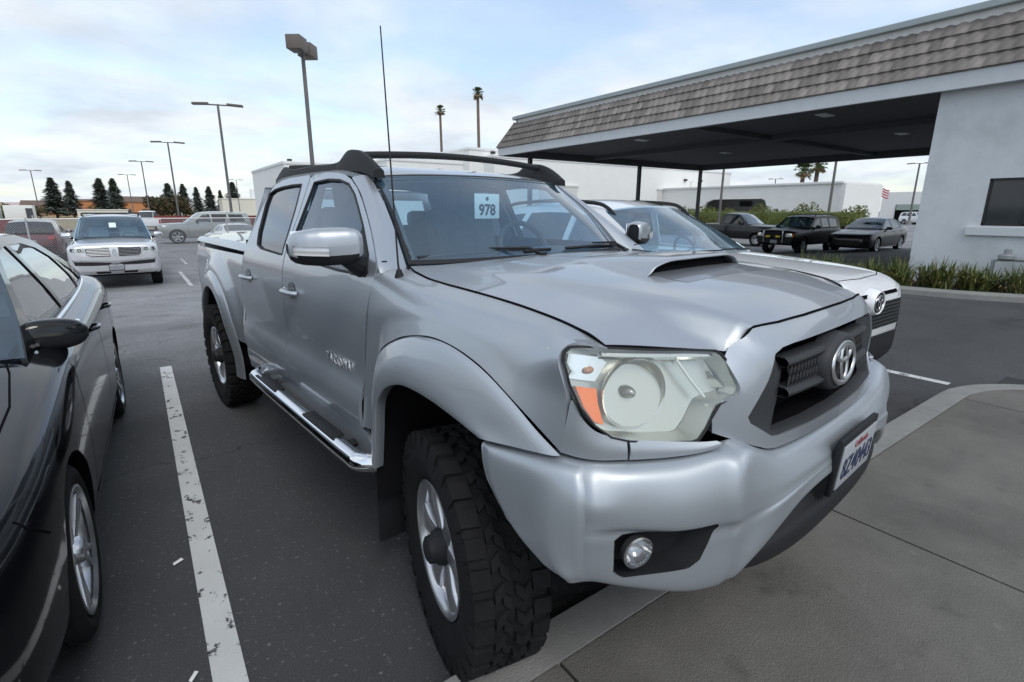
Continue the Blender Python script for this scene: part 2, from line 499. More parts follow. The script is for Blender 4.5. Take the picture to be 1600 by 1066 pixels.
def worn_paint(name, col, lo=.40, hi=.46):
    m = bpy.data.materials.new(name); m.use_nodes = True; n, l = m.node_tree.nodes, m.node_tree.links; b = n['Principled BSDF']
    tc = n.new('ShaderNodeTexCoord'); t = n.new('ShaderNodeTexNoise'); t.inputs['Scale'].default_value = 11; t.inputs['Detail'].default_value = 9; t.inputs['Roughness'].default_value = .72
    mp_ = n.new('ShaderNodeMapping'); mp_.inputs['Scale'].default_value = (1.0, .8, 1); l.new(tc.outputs['Object'], mp_.inputs[0]); l.new(mp_.outputs[0], t.inputs['Vector'])
    r = n.new('ShaderNodeValToRGB'); r.color_ramp.elements[0].position = lo; r.color_ramp.elements[0].color = (.05, .05, .05, 1); r.color_ramp.elements[1].position = hi; r.color_ramp.elements[1].color = (*col, 1)
    l.new(t.outputs['Fac'], r.inputs[0])
    t2 = n.new('ShaderNodeTexNoise'); t2.inputs['Scale'].default_value = 3; t2.inputs['Detail'].default_value = 8; l.new(tc.outputs['Object'], t2.inputs['Vector'])
    mr = n.new('ShaderNodeMapRange'); mr.inputs[3].default_value = .72; mr.inputs[4].default_value = 1.1; l.new(t2.outputs['Fac'], mr.inputs[0])
    v = n.new('ShaderNodeVectorMath'); v.operation = 'SCALE'; l.new(r.outputs[0], v.inputs[0]); l.new(mr.outputs[0], v.inputs['Scale']); l.new(v.outputs[0], b.inputs['Base Color']); b.inputs['Roughness'].default_value = .8
    bp = n.new('ShaderNodeBump'); bp.inputs['Strength'].default_value = .4; bp.inputs['Distance'].default_value = .004
    t5 = n.new('ShaderNodeTexNoise'); t5.inputs['Scale'].default_value = 150; l.new(tc.outputs['Object'], t5.inputs['Vector']); l.new(t5.outputs['Fac'], bp.inputs['Height']); l.new(bp.outputs[0], b.inputs['Normal'])
    return m
M_LINE = worn_paint('worn_white_paint', (.60, .61, .60), .405, .435)

# kerbed concrete island the photographer stands on
KH = .105
def island_edge():
    pts = [(-9.0, 1.20), (5.2, 1.20)]
    pts += [(5.2+1.15*math.sin(a)*1.0, .05+1.15*math.cos(a)) for a in [R(x) for x in range(8, 91, 8)]]
    pts += [(6.42, -.6), (6.42, -6.0)]
    return pts
edge = island_edge()
inner = []
for i, p in enumerate(edge):
    a = Vector(edge[max(0, i-1)]); b = Vector(edge[min(len(edge)-1, i+1)]); d = (b-a).normalized(); inner.append((p[0]-d.y*-1*-.17 if False else p[0]+d.y*.17, p[1]-d.x*.17))
NK = len(edge)
g = G()
sec = []
for (p, q) in zip(edge, inner):
    a, b = Vector(p), Vector(q)
    sec.append([(*a.lerp(b, -.10), -.02), (*a.lerp(b, -.06), KH*.55), (*a.lerp(b, .0), KH*.86), (*a.lerp(b, .09), KH), (*a.lerp(b, .5), KH+.003), (*a.lerp(b, 1.0), KH+.004), (*a.lerp(b, 1.0), KH-.03)])
# cut the kerb into cast lengths
grid_geo(g, sec, flip=True)
o = g.mk('kerb', M_KERB, None, True, 40); o['kind'] = 'structure'
# slabs: cut along the joints that run away from the kerb
def slab(poly, nm='slab'):
    gg = G().prism(poly, -.02, KH+.001); ob = gg.mk(nm, M_CONC, None, False); return ob
sidewalk = bpy.data.objects.new('sidewalk', None); COL.objects.link(sidewalk); sidewalk['kind'] = 'structure'
cuts = [-9.0, -5.6, -2.4, .93, 2.62, 5.15]
for i in range(len(cuts)-1):
    s_ = slab([(cuts[i]+.006, -6.0), (cuts[i+1]-.006, -6.0), (cuts[i+1]-.006, 1.022), (cuts[i]+.006, 1.022)]); s_.parent = sidewalk
s_ = slab([(5.156, -6.0)]+[(6.24, -6.0), (6.24, -.6)]+[(x-.003, y-.004) for x, y in inner[2:-2][::-1]]+[(5.156, 1.022)]); s_.parent = sidewalk
o = G().box((-1.2, -2.4, .03), (15, 6.8, .1)).mk('slab_bed', M_JOINT, sidewalk, False)

# painted stall lines
def line(x0, y0, x1, y1, w=.1, nm='stall_line'):
    d = Vector((x1-x0, y1-y0)).normalized(); nrm = Vector((-d.y, d.x))*w/2; gg = G(); L = math.hypot(x1-x0, y1-y0); k = max(1, int(L/.5)); V = []
    for i in range(k+1):
        p = Vector((x0, y0)).lerp(Vector((x1, y1)), i/k); V += [(p.x+nrm.x, p.y+nrm.y, gz(p.y)+.004), (p.x-nrm.x, p.y-nrm.y, gz(p.y)+.004)]
    gg.add(V, [(2*i, 2*i+1, 2*i+3, 2*i+2) for i in range(k)]); ob = gg.mk(nm, M_LINE, None, False); ob['kind'] = 'structure'; return ob
line(.042, 1.32, .042, 6.12)
line(2.97, 1.32, 2.97, 6.12)
line(5.90, 1.30, 5.90, 6.12)
line(-2.93, 1.32, -2.93, 6.12)
line(1.02, 16.7, .99, 20.8)
line(1.39, 23.6, 1.37, 26.3)


from mathutils.bvhtree import BVHTree
# ---------------------------------------------------------------- shared vehicle materials
def silver_paint():
    m = mat('silver_paint', (.42, .455, .49), .42, .70, coat=.85, var=.02, vscale=2.0)
    # thin film of dust that settles on the faces that look up
    n, l = m.node_tree.nodes, m.node_tree.links; b = n['Principled BSDF']
    ge = n.new('ShaderNodeNewGeometry'); sp = n.new('ShaderNodeSeparateXYZ'); l.new(ge.outputs['Normal'], sp.inputs[0])
    tc = n.new('ShaderNodeTexCoord'); t1 = n.new('ShaderNodeTexNoise'); t1.inputs['Scale'].default_value = 2.6; t1.inputs['Detail'].default_value = 8; t1.inputs['Roughness'].default_value = .62; l.new(tc.outputs['Object'], t1.inputs['Vector'])
    r1 = n.new('ShaderNodeMapRange'); r1.inputs[1].default_value = .75; r1.inputs[2].default_value = 1.0; l.new(sp.outputs[2], r1.inputs[0])
    r2 = n.new('ShaderNodeMapRange'); r2.inputs[1].default_value = .35; r2.inputs[2].default_value = .7; r2.inputs[3].default_value = .03; r2.inputs[4].default_value = .22; l.new(t1.outputs['Fac'], r2.inputs[0])
    mu = n.new('ShaderNodeMath'); mu.operation = 'MULTIPLY'; l.new(r1.outputs[0], mu.inputs[0]); l.new(r2.outputs[0], mu.inputs[1])
    d = n.new('ShaderNodeBsdfDiffuse'); d.inputs[0].default_value = (.30, .265, .225, 1)
    mx = n.new('ShaderNodeMixShader'); l.new(mu.outputs[0], mx.inputs[0]); l.new(b.outputs[0], mx.inputs[1]); l.new(d.outputs[0], mx.inputs[2])
    l.new(mx.outputs[0], n['Material Output'].inputs[0])
    return m
M_SILVER = silver_paint()
M_BUMP = mat('silver_bumper_paint', (.40, .435, .465), .46, .64, coat=.25, var=.02, vscale=2.0)
M_TRIM = mat('black_plastic', (.018, .019, .021), .55, spec=.3, bump=.15, bscale=300)
M_TRIM2 = mat('charcoal_plastic', (.034, .036, .039), .55, spec=.4, bump=.1, bscale=300)
M_DARK = mat('dark_void', (.006, .006, .007), .95, spec=.05)  # near-black colour in place of shade, for gaps, openings and hidden parts
M_LINER = mat('arch_liner_black', (.010, .010, .011), .85, spec=.1)
M_RUB = mat('tyre_rubber', (.0125, .0125, .013), .85, spec=.25, var=.3, vscale=9, bump=.25, bscale=60)
M_ALLOY = mat('alloy_rim', (.62, .63, .65), .28, .9)
M_ALLOYD = mat('dark_alloy', (.10, .10, .11), .45, .5)
M_CHROME = mat('chrome', (.86, .87, .88), .06, 1.0)
M_SATIN = mat('satin_metal', (.62, .63, .64), .25, 1.0)
M_WS = glass('windscreen_glass', (.74, .90, .97), .08, spec=.50, base=(.020, .045, .070))  # diffuse base paints in a blue haze for the reflected sky
M_WINDOW = glass('side_window_glass', (.66, .84, .94), .18, spec=.42, base=(.012, .025, .04))
M_TINT = glass('tinted_window_glass', (.30, .34, .38), .70, spec=.48, base=(.012, .016, .022))
M_LENS = glass('headlamp_lens', (.98, .985, .95), .06, spec=.5, base=(.046, .049, .040))
M_CLEAR = glass('clear_lens', (.97, .98, .99), .05, spec=.6, base=(.05, .05, .05))
M_REFL = mat('lamp_reflector', (.70, .72, .70), .10, 1.0)
M_REFLF = mat('lamp_bezel', (.58, .60, .57), .30, .80)
M_AMBER = mat('amber_lens', (.95, .20, .010), .3)
M_RED = mat('red_lens', (.45, .012, .012), .2, coat=.6)
M_SEAT = mat('seat_cloth', (.17, .175, .18), .9, var=.15, vscale=20)
M_SEATD = mat('dashboard_vinyl', (.045, .048, .053), .7)
M_WHITE = mat('white_print', (.82, .83, .83), .6)
M_INK = mat('black_print', (.015, .015, .02), .6)
M_PLATE = mat('plate_white', (.36, .38, .40), .55)
M_BLUE = mat('plate_blue', (.03, .04, .10), .5)

def ellipse_tube(g, rx, rz, r, c=(0, 0, 0), n=40, axis='y', squash=1.0):
    pts = []
    for k in range(n):
        a = 2*PI*k/n; x, z = c[0]+rx*math.cos(a), c[2]+rz*math.sin(a)
        pts.append((x, c[1], z))
    g.tube(pts, r, 8, closed=True)
    return g

def plate(parent, text, loc, rot, w=.305, h=.152, frame=M_TRIM, top='California'):
    """licence plate facing local -Y: frame, plate sheet, characters"""
    root = bpy.data.objects.new('licence_plate', None); COL.objects.link(root)
    root.parent = parent; root.location = loc; root.rotation_euler = rot
    me = G().bbox((0, .008, 0), (w+.02, .016, h+.03), .004).mk('plate_frame', frame, root, True, 40)
    sh = G().bbox((0, -.002, 0), (w-.01, .006, h-.012), .003).mk('plate_sheet', M_PLATE, root, True, 40)
    tx = text_mesh('plate_characters', text, h*.60, M_BLUE, root, .0008, (.80, 1.05))
    tx.rotation_euler = (R(90), 0, 0); tx.location = (0, -.0062, -.012)
    if top:
        t2 = text_mesh('plate_heading', top, h*.2, mat('plate_red', (.28, .08, .09), .5), root, .0008)
        t2.rotation_euler = (R(90), 0, 0); t2.location = (0, -.0062, h*.34)
    return root

# ---------------------------------------------------------------- wheels
def offroad_tyre(Rt=.412, w=.255, rim=.232):
    rnd = random.Random(5); g = G(); hw = w/2
    prof = [(rim, .72*hw), (rim+.02, .86*hw), (rim+.075, hw), (rim+.115, .985*hw), (Rt-.035, .93*hw), (Rt-.016, .82*hw), (Rt-.014, 0)]
    prof = prof+[(r, -x) for r, x in prof[-2::-1]]
    g.lathe(cr(prof, 3), 64, axis='x')
    N = 30
    def blk(a0, a1, x0, x1, r0, r1, skew=0.0, r0b=None):
        P = []
        for rr, x in ((r0, x0), (r1, x0), (r0 if r0b is None else r0b, x1), (r1, x1)):
            for a in (a0+(skew if x == x1 else 0), a1+(skew if x == x1 else 0)):
                s_ = .93 if rr == r1 else 1.0; m_ = (a0+a1)/2+(skew if x == x1 else 0)
                aa = m_+(a-m_)*s_
                P.append((x, rr*math.cos(aa), rr*math.sin(aa)))
        g.add(P, [(0, 1, 3, 2), (4, 6, 7, 5), (0, 2, 6, 4), (1, 5, 7, 3), (2, 3, 7, 6), (0, 4, 5, 1)])
    for k in range(N):
        a = 2*PI*k/N; st = 2*PI/N
        for s_ in (-1, 1):
            off = 0 if s_ < 0 else st*.5
            j = rnd.uniform(-.02, .02)
            # shoulder lug: tread part and the part that climbs down the sidewall
            blk(a+off, a+off+st*.68, s_*.50*hw, s_*.95*hw, Rt-.02, Rt-.001+j*.02, s_*st*.08)
            big = .0 if k % 2 else .018
            P = []
            for x, rr in ((s_*.95*hw, Rt-.002), (s_*1.0*hw, Rt-.028), (s_*1.005*hw, Rt-.055-big), (s_*.9*hw, Rt-.065)):
                for f_ in (.06, .62):
                    aa = a+off+st*f_; P.append((x, rr*math.cos(aa), rr*math.sin(aa)))
            g.add(P, [(0, 1, 3, 2), (2, 3, 5, 4), (0, 2, 4, 6), (1, 7, 5, 3), (4, 5, 7, 6)])
            # stepped centre blocks
            blk(a+off+st*.15, a+off+st*.62, s_*.06*hw, s_*.26*hw, Rt-.02, Rt, s_*st*.30)
            blk(a+off+st*.55, a+off+st*.98, s_*.22*hw, s_*.45*hw, Rt-.02, Rt, -s_*st*.25)
    return g
def alloy_rim(rim=.232, spokes=6, face=-.085, wid=.30):
    """spoked disc, outboard is -X"""
    g = G()
    g.lathe([(rim-.03, .10), (rim-.012, .085), (rim-.022, .05), (rim-.028, -.03), (rim-.016, -.085), (rim+.002, -.098), (rim+.005, -.106), (rim-.004, -.108), (rim-.014, -.100), (rim-.022, -.08)], 56, axis='x')
    for k in range(spokes):
        a = 2*PI*k/spokes
        rows = []
        for r, hw_, x, th in ((.035, .040, face, .03), (.085, .036, face+.002, .03), (.15, .044, face-.004, .028), (rim-.018, .066, face-.002, .02)):
            rows.append([(x+th, r, -hw_), (x+.008, r, -hw_*.96), (x, r, -hw_*.72), (x-.004, r, 0), (x, r, hw_*.72), (x+.008, r, hw_*.96), (x+th, r, hw_)])
        gg = G(); grid_geo(gg, tp_grid(rows, 2, 4))
        M = Matrix.Rotation(a, 3, 'X'); gg.v = [tuple(M@Vector(p)) for p in gg.v]
        g.add(gg.v, gg.f)
    return g
def hub_geo(r=.062, face=-.085):
    return G().lathe([(r+.006, face+.03), (r+.004, face-.004), (r-.004, face-.022), (r*.8, face-.03), (r*.75, face-.05), (r*.55, face-.058), (.001, face-.06)], 28, axis='x')
def make_wheel(parent, loc, rz, tyre_me, rim_me, hub_me, disc=True):
    w = bpy.data.objects.new('wheel', None); COL.objects.link(w); w.parent = parent; w.location = loc; w.rotation_euler = (0, 0, rz)
    for nm, me in (('tyre', tyre_me), ('rim', rim_me), ('hub_cap', hub_me)):
        if me is None: continue
        o = bpy.data.objects.new(nm, me); COL.objects.link(o); o.parent = w
    return w
def mesh_of(g, m, name, sharp=35):
    o = g.mk(name, m, None, True, sharp); me = o.data; bpy.data.objects.remove(o); return me
BRAKE = None
def brake_mesh():
    global BRAKE
    if BRAKE is None:
        BRAKE = mesh_of(G().lathe([(.0, -.02), (.15, -.02), (.15, .02), (.0, .02)], 32, axis='x'), mat('brake_disc', (.16, .15, .14), .5, .7), 'brake_disc')
    return BRAKE

# ---------------------------------------------------------------- the silver pickup
PZ = [(.48, .83), (.56, .865), (.64, .892), (.72, .903), (.775, .901), (.815, .886), (.85, .872), (.90, .868), (1.0, .872), (1.1, .872), (1.2, .866), (1.28, .853), (1.33, .838), (1.36, .825), (1.45, .78), (1.6, .705), (1.72, .645), (1.78, .61)]
V0 = [(.90, -.868), (1.0, -.862), (1.1, -.85), (1.17, -.84), (1.22, -.825), (1.25, -.80), (1.262, -.778)]
K0 = [(0, 0), (.2, .006), (.4, .028), (.5, .07), (.62, .135), (.7, .2)]
HT = [(.40, -.772), (.45, -.745), (.5, -.715), (.64, -.655), (.79, -.578), (.85, -.546), (.88, -.525), (.90, -.505), (.92, -.47), (.94, -.42)]
def side_w(v, z): return interp(z, PZ)
def nose_v(u, z): return interp(z, V0)+interp(abs(u), K0)+.036*sst(.43, .53, abs(u))*sst(1.10, 1.22, z)
def lamp_v(a, z): return interp(a, HT)+.40*(z-1.22)
ZE = [(-.8, 1.14), (-.68, 1.185), (-.58, 1.235), (-.517, 1.26), (-.39, 1.282), (-.23, 1.296), (-.04, 1.304), (.2, 1.309), (.357, 1.321), (.47, 1.334)]
ZC = [(-.79, 1.256), (-.777, 1.262), (-.70, 1.291), (-.6, 1.317), (-.5, 1.334), (-.35, 1.351), (-.2, 1.360), (0, 1.368), (.2, 1.368), (.33, 1.361), (.47, 1.35)]
CF = [(-.78, .42), (-.6, .56), (-.4, .72), (-.2, .82), (.2, .90), (.45, .94)]
AB = [(-.78, .45), (-.5, .53), (-.2, .585), (.2, .61), (.45, .62)]
def hood_z(u, v):
    a = abs(u)
    ze, zc, c = interp(v, ZE), interp(v, ZC), interp(v, CF)
    ab = interp(v, AB)
    return ze+(zc-ze)*(c*(1-(a/.79)**2)+(1-c)*sst(ab+.035, ab-.05, a))

def build_truck():
    t = thing('pickup_truck', 'silver double cab pickup truck with hood scoop and roof rack in the foreground', 'pickup truck', (1.60, 1.475, 0), R(5.3))
    def both(fn):
        for s in (-1, 1): fn(s)
    def sp(name, poly, m, off=0.0, step=.045, holes=(), fl=.014, wfn=side_w, parent=None):
        """side panel on both flanks"""
        out = []
        for s in (-1, 1):
            o = panel(name, poly, lambda v, z: (s*(wfn(v, z)+off), v, z), m, parent or t, step, holes, fl, flip=(s < 0))
            out.append(o)
        return out
    # ---- doors with their window frames
    fwin = [(1.50, 1.35), (1.515, 1.69), (1.34, 1.697), (1.185, 1.688), (1.06, 1.665), (.95, 1.615), (.86, 1.558), (.748, 1.485), (.60, 1.375), (.565, 1.32), (.60, 1.30), (.85, 1.298), (1.47, 1.318)]
    fdoor = [(.61, .648), (1.548, .648), (1.55, .86), (1.545, 1.16), (1.535, 1.315), (1.562, 1.54), (1.60, 1.715), (1.56, 1.735), (1.40, 1.738), (1.25, 1.728), (1.15, 1.714), (1.06, 1.69), (.95, 1.645), (.84, 1.583), (.74, 1.52), (.648, 1.458), (.55, 1.385), (.505, 1.345), (.495, 1.31), (.515, 1.235), (.54, 1.157), (.568, 1.026), (.60, .865)]
    rwin = [(1.585, 1.315), (1.60, 1.40), (1.64, 1.54), (1.70, 1.685), (1.86, 1.686), (2.03, 1.68), (2.16, 1.668), (2.225, 1.645), (2.22, 1.58), (2.14, 1.42), (2.07, 1.345), (1.98, 1.328)]
    rdoor = [(1.560, .648), (2.33, .648), (2.375, .80), (2.385, .95), (2.36, 1.08), (2.315, 1.24), (2.28, 1.384), (2.262, 1.546), (2.25, 1.63), (2.20, 1.693), (2.08, 1.722), (1.97, 1.732), (1.64, 1.735), (1.610, 1.715), (1.572, 1.54), (1.546, 1.315), (1.556, 1.16), (1.562, .86)]
    for d in sp('front_door', fdoor, M_SILVER, holes=[fwin]): pass
    for d in sp('rear_door', rdoor, M_SILVER, holes=[rwin]): pass
    sp('front_window', fwin, M_WINDOW, -.012, .08, fl=0)
    sp('rear_window', rwin, M_TINT, -.012, .08, fl=0)
    for s in (-1, 1):
        for pl in (fwin, rwin):
            pts = [(s*(side_w(v, z)-.004), v, z) for v, z in resample(pl, .05)]
            G().tube(pts, .0075, 6, closed=True).mk('window_seal', M_TRIM, t)
        # black corner piece that carries the mirror
        panel('mirror_corner', [(.745, 1.485), (.60, 1.375), (.555, 1.315), (.575, 1.295), (.70, 1.293)], lambda v, z: (s*(side_w(v, z)+.004), v, z), M_TRIM, t, .05, fl=.012, flip=(s < 0))
        # handles
        for hv in (1.40, 2.20):
            h = G().tube(cr([(s*.872, hv-.085, 1.140), (s*.902, hv-.06, 1.143), (s*.910, hv, 1.145), (s*.902, hv+.06, 1.143), (s*.872, hv+.085, 1.140)], 4), .0125, 8).mk('door_handle', M_SILVER, t)
            panel('handle_recess_shade', [(hv+.055*math.cos(q*PI/8), 1.150+.042*math.sin(q*PI/8)) for q in range(16)], lambda v, z: (s*(side_w(v, z)+.0035), v, z), mat('handle_shade', (.12, .13, .14), .35, .6, coat=1), t, .03, fl=0, flip=(s < 0))  # flat dark oval: shade of the handle cup painted on the door
        G().lathe([(.009, 0), (.009, .004), (0, .005)], 12, (s*.873, 1.53, 1.145), 'x').mk('key_lock', M_SATIN, t)
    # ---- sill below the doors
    def sill_w(v, z): return .86+.018*sst(.50, .60, z)
    sp('sill', [(.50, .50), (2.45, .50), (2.42, .640), (.60, .640)], M_SILVER, wfn=sill_w, step=.06)
    # ---- inner body behind the gaps
    for s in (-1, 1):
        G().box((s*.80, 1.45, 1.0), (.02, 1.9, .72)).mk('inner_door_skin', M_DARK, t, False)
        G().box((s*.70, .05, 1.02), (.02, .9, .30)).mk('inner_wing', M_DARK, t, False)
    # ---- roof, pillars, windscreen
    ws_b = [(-.69, .515, 1.335), (-.45, .43, 1.335), (0, .39, 1.335), (.45, .43, 1.335), (.69, .515, 1.335)]
    ws_t = [(-.598, .962, 1.697), (-.42, .905, 1.708), (0, .875, 1.715), (.42, .905, 1.708), (.598, .962, 1.697)]
    def lerp3(a, b, f): return tuple(x+(y-x)*f for x, y in zip(a, b))
    mid = [tuple(c+d for c, d in zip(lerp3(a, b, .5), (0, -.018, .014))) for a, b in zip(ws_b, ws_t)]
    wsr = [ws_b, mid, ws_t]
    tp('windscreen', wsr, M_WS, t, 6, 8, fl=0)
    # black ceramic edge of the windscreen
    gr = tp_grid(wsr, 6, 8)
    g = G()
    for i in range(len(gr)-1):
        for e in (0, 1):
            row = gr[i] if e == 0 else gr[i][::-1]; row2 = gr[i+1] if e == 0 else gr[i+1][::-1]
            f0 = .55 if i < 3 else .35
            a, b, c, d = row[0], lerp3(row[0], row[1], f0), lerp3(row2[0], row2[1], .35), row2[0]
            P = [tuple(x+y for x, y in zip(p, (0, -.004, .004))) for p in (a, b, c, d)]
            g.add(P, [(0, 1, 2, 3)])
    for k in range(len(gr[0])-1):
        for (r0, r1, f0) in ((gr[-1], gr[-2], .3), (gr[0], gr[1], .6)):
            P = [r0[k], r0[k+1], lerp3(r0[k+1], r1[k+1], f0), lerp3(r0[k], r1[k], f0)]
            g.add([tuple(x+y for x, y in zip(p, (0, -.004, .004))) for p in P], [(0, 1, 2, 3)])
    g.mk('windscreen_border', M_TRIM, t, False)
    for s in (-1, 1):
        # A pillar: from the glass edge to the door gap
        prs = []
        for f in (0, .2, .4, .6, .8, 1.0):
            gl = tp_grid(wsr, 1, 10)[min(20, int(round(f*20)))][0 if s < 0 else 4]
            dz = [(.500, 1.352), (.592, 1.425), (.69, 1.495), (.79, 1.560), (.90, 1.627), (1.05, 1.695)][int(round(f*5))]
            w = side_w(0, dz[1])+.001
            d = (s*w, dz[0], dz[1])
            g_ = (gl[0]+s*.008, gl[1]+.004, gl[2]+.003)
            m1 = tuple(x+y for x, y in zip(lerp3(g_, d, .35), (s*.012, -.012, .006)))
            m2 = tuple(x+y for x, y in zip(lerp3(g_, d, .75), (s*.010, -.008, .004)))
            if f == 0: prs.append([(p_[0]+s*.006, p_[1]-.030, p_[2]-.034) for p_ in (g_, m1, m2, d)])
            prs.append([g_, m1, m2, d])
        tp('windscreen_pillar', prs, M_SILVER, t, 5, 4, fl=.012, flip=(s < 0))
    def roof_row(v, zc, aw, zw):
        out = []
        for q in (-1, -.965, -.85, -.55, 0, .55, .85, .965, 1):
            a = abs(q); z = zc-(zc-zw)*(a**3.2)
            out.append((q*aw, v, z))
        return out
    rrs = [[(x, v+.085*(1-(abs(x)/.60)**2)*-1, z) for x, v, z in roof_row(.965, 1.722, .600, 1.700)],
           roof_row(1.05, 1.752, .630, 1.712), roof_row(1.25, 1.776, .636, 1.738), roof_row(1.6, 1.785, .636, 1.745), roof_row(2.0, 1.777, .636, 1.742), roof_row(2.2, 1.762, .632, 1.725), roof_row(2.30, 1.735, .625, 1.690)]
    tp('roof', rrs, M_SILVER, t, 4, 5, fl=.02)
    # cab back wall with its window
    bw = lambda u, z: (u, 2.335+(1.70-z)*.12*(-1)+.06, z)
    panel('cab_back', [(-.80, 1.0), (.80, 1.0), (.80, 1.36), (.66, 1.69), (-.66, 1.69), (-.80, 1.36)], bw, M_SILVER, t, .15, holes=[[(-.56, 1.36), (.56, 1.36), (.52, 1.62), (-.52, 1.62)]], flip=True)
    panel('back_window', [(-.56, 1.36), (.56, 1.36), (.52, 1.62), (-.52, 1.62)], bw, M_WINDOW, t, .2, fl=0)
    for s in (-1, 1):
        # rear cab corner
        rows = []
        for vz in ((2.392, .80), (2.395, .95), (2.372, 1.08), (2.327, 1.24), (2.292, 1.384), (2.274, 1.546), (2.262, 1.635), (2.215, 1.70)):
            w = side_w(*vz)
            rows.append([(s*w, vz[0], vz[1]), (s*(w-.012), vz[0]+.035, vz[1]), (s*(w-.05), vz[0]+.065, vz[1]), (s*(w-.14), vz[0]+.075, vz[1])])
        tp('cab_corner', rows, M_SILVER, t, 4, 4, fl=.01, flip=(s < 0))
    # ---- fenders
    for s in (-1, 1):
        def q(*pts): return [(-s*p[0], p[1], p[2]) for p in pts]
        H = lambda v, a: (-a, v, hood_z(a, v)-.001)
        r0 = q((-.732, .475, 1.332), H(.38, .750), H(.25, .768), H(.10, .780), H(-.05, .788), H(-.20, .793), H(-.35, .797), H(-.48, .798), (-.796, -.588, 1.236))
        r1 = q((-.835, .490, 1.316), (-.835, .40, 1.300), (-.838, .28, 1.288), (-.842, .13, 1.281), (-.846, -.03, 1.277), (-.848, -.18, 1.271), (-.850, -.33, 1.260), (-.852, -.45, 1.246), (-.858, -.540, 1.251))
        r2 = q((-.866, .520, 1.20), (-.868, .43, 1.20), (-.868, .33, 1.222), (-.872, .17, 1.230), (-.876, 0.0, 1.232), (-.878, -.15, 1.227), (-.880, -.30, 1.214), (-.884, -.42, 1.196), (-.897, -.525, 1.214))
        r3 = q((-.872, .555, 1.03), (-.874, .455, 1.06), (-.876, .385, 1.13), (-.882, .215, 1.182), (-.888, .045, 1.199), (-.890, -.10, 1.199), (-.893, -.26, 1.176), (-.900, -.39, 1.125), (-.898, -.556, 1.120))
        r4 = q((-.888, .610, .66), (-.889, .478, .72), (-.890, .430, 1.0), (-.895, .275, 1.108), (-.900, .08, 1.160), (-.902, -.075, 1.164), (-.906, -.235, 1.134), (-.912, -.385, 1.074), (-.910, -.555, .992))
        tp('front_fender', [r0, r1, r2, r3, r4], M_SILVER, t, 6, 7, fl=.014, flip=(s < 0))
        # fender nose below the lamp
        n0 = q((-.895, -.566, 1.122), (-.886, -.592, 1.086), (-.857, -.622, 1.050), (-.800, -.660, 1.031))
        n1 = q((-.903, -.558, 1.055), (-.889, -.596, 1.035), (-.858, -.630, 1.014), (-.803, -.667, 1.003))
        n2 = q((-.907, -.549, .990), (-.889, -.595, .987), (-.858, -.631, .984), (-.803, -.668, .982))
        tp('fender_nose', [n0, n1, n2], M_SILVER, t, 5, 5, fl=.012, flip=(s < 0))
        # filler strip between lamp and bumper
        f0 = q((-.795, -.664, 1.029), (-.72, -.710, 1.019), (-.64, -.757, 1.009), (-.60, -.780, 1.008))
        f1 = q((-.801, -.672, .982), (-.726, -.719, .981), (-.646, -.765, .985), (-.587, -.792, .996))
        tp('lamp_filler', [f0, [tuple((x+y)/2+((0, -.004, 0)[i]) for i, (x, y) in enumerate(zip(a, b))) for a, b in zip(f0, f1)], f1], M_BUMP, t, 4, 4, fl=.012, flip=(s < 0))
        # wheel arch flare
        fo = [(.478, .66), (.470, .80), (.452, .92), (.418, 1.01), (.336, 1.075), (.189, 1.133), (.063, 1.157), (-.082, 1.159), (-.239, 1.128), (-.374, 1.073), (-.471, 1.022), (-.555, .985)]
        fi = [(.385, .58), (.355, .74), (.335, .85), (.300, .905), (.245, .950), (.150, .984), (.050, .990), (-.050, .984), (-.12, .975), (-.18, .966), (-.23, .957), (-.282, .948)]
        A, B_, C_, D_, E_ = [], [], [], [], []
        for (v0, z0), (v1, z1) in zip(fo, fi):
            aw = .893+.02*sst(.3, -.5, v0)
            A.append((s*aw, v0, z0)); B_.append((s*(aw+.014), v0+(v1-v0)*.10, z0+(z1-z0)*.10)); C_.append((s*.943, v0+(v1-v0)*.55, z0+(z1-z0)*.55))
            D_.append((s*.955, v1+(v0-v1)*.06, z1+(z0-z1)*.06)); E_.append((s*.942, v1, z1))
        Fi = [(s*.915, v1, z1+.003) for v1, z1 in fi]
        tp('arch_flare', [A, B_, C_, D_, E_, Fi], M_SILVER, t, 4, 5, fl=0, flip=(s > 0), sharp=70)
        # arch liner
        li = [(.425, .42), (.40, .70), (.36, .86), (.29, .935), (.17, .992), (.05, 1.0), (-.10, .99), (-.25, .962), (-.36, .90), (-.50, .78), (-.56, .62)]
        lr = cr(li, 4)
        tp('arch_liner', [[(s*.93, a, b) for a, b in lr], [(s*.42, a, b) for a, b in lr]], M_LINER, t, 1, 1, fl=0, flip=(s > 0))
        # mud flap
        G().bbox((s*.80, .485, .43), (.21, .012, .50), .005).mk('mud_flap', M_TRIM, t)
        # badge on the front door
        bd = text_mesh('door_badge', 'T A C O M A', .058, mat('badge_silver', (.75, .76, .77), .3, .6), t, .0018, (.82, 1.05))
        bd.rotation_euler = (R(90), 0, R(90) if s > 0 else R(-90)); bd.location = (s*.876, .85, .893)
        # headlamp
        lens = [(.889, 1.211), (.884, 1.231), (.872, 1.242), (.854, 1.243), (.792, 1.237), (.702, 1.227), (.60, 1.219), (.530, 1.211), (.515, 1.200), (.5, 1.170), (.488, 1.138), (.482, 1.108), (.490, 1.095), (.53, 1.091), (.562, 1.082), (.577, 1.068), (.608, 1.034), (.635, 1.011), (.650, 1.008), (.72, 1.014), (.798, 1.025), (.833, 1.037), (.862, 1.066), (.881, 1.108), (.889, 1.158)]
        hl = bpy.data.objects.new('headlamp', None); COL.objects.link(hl); hl.parent = t
        fnL = lambda a, z: (s*a, lamp_v(a, z)-.010, z)
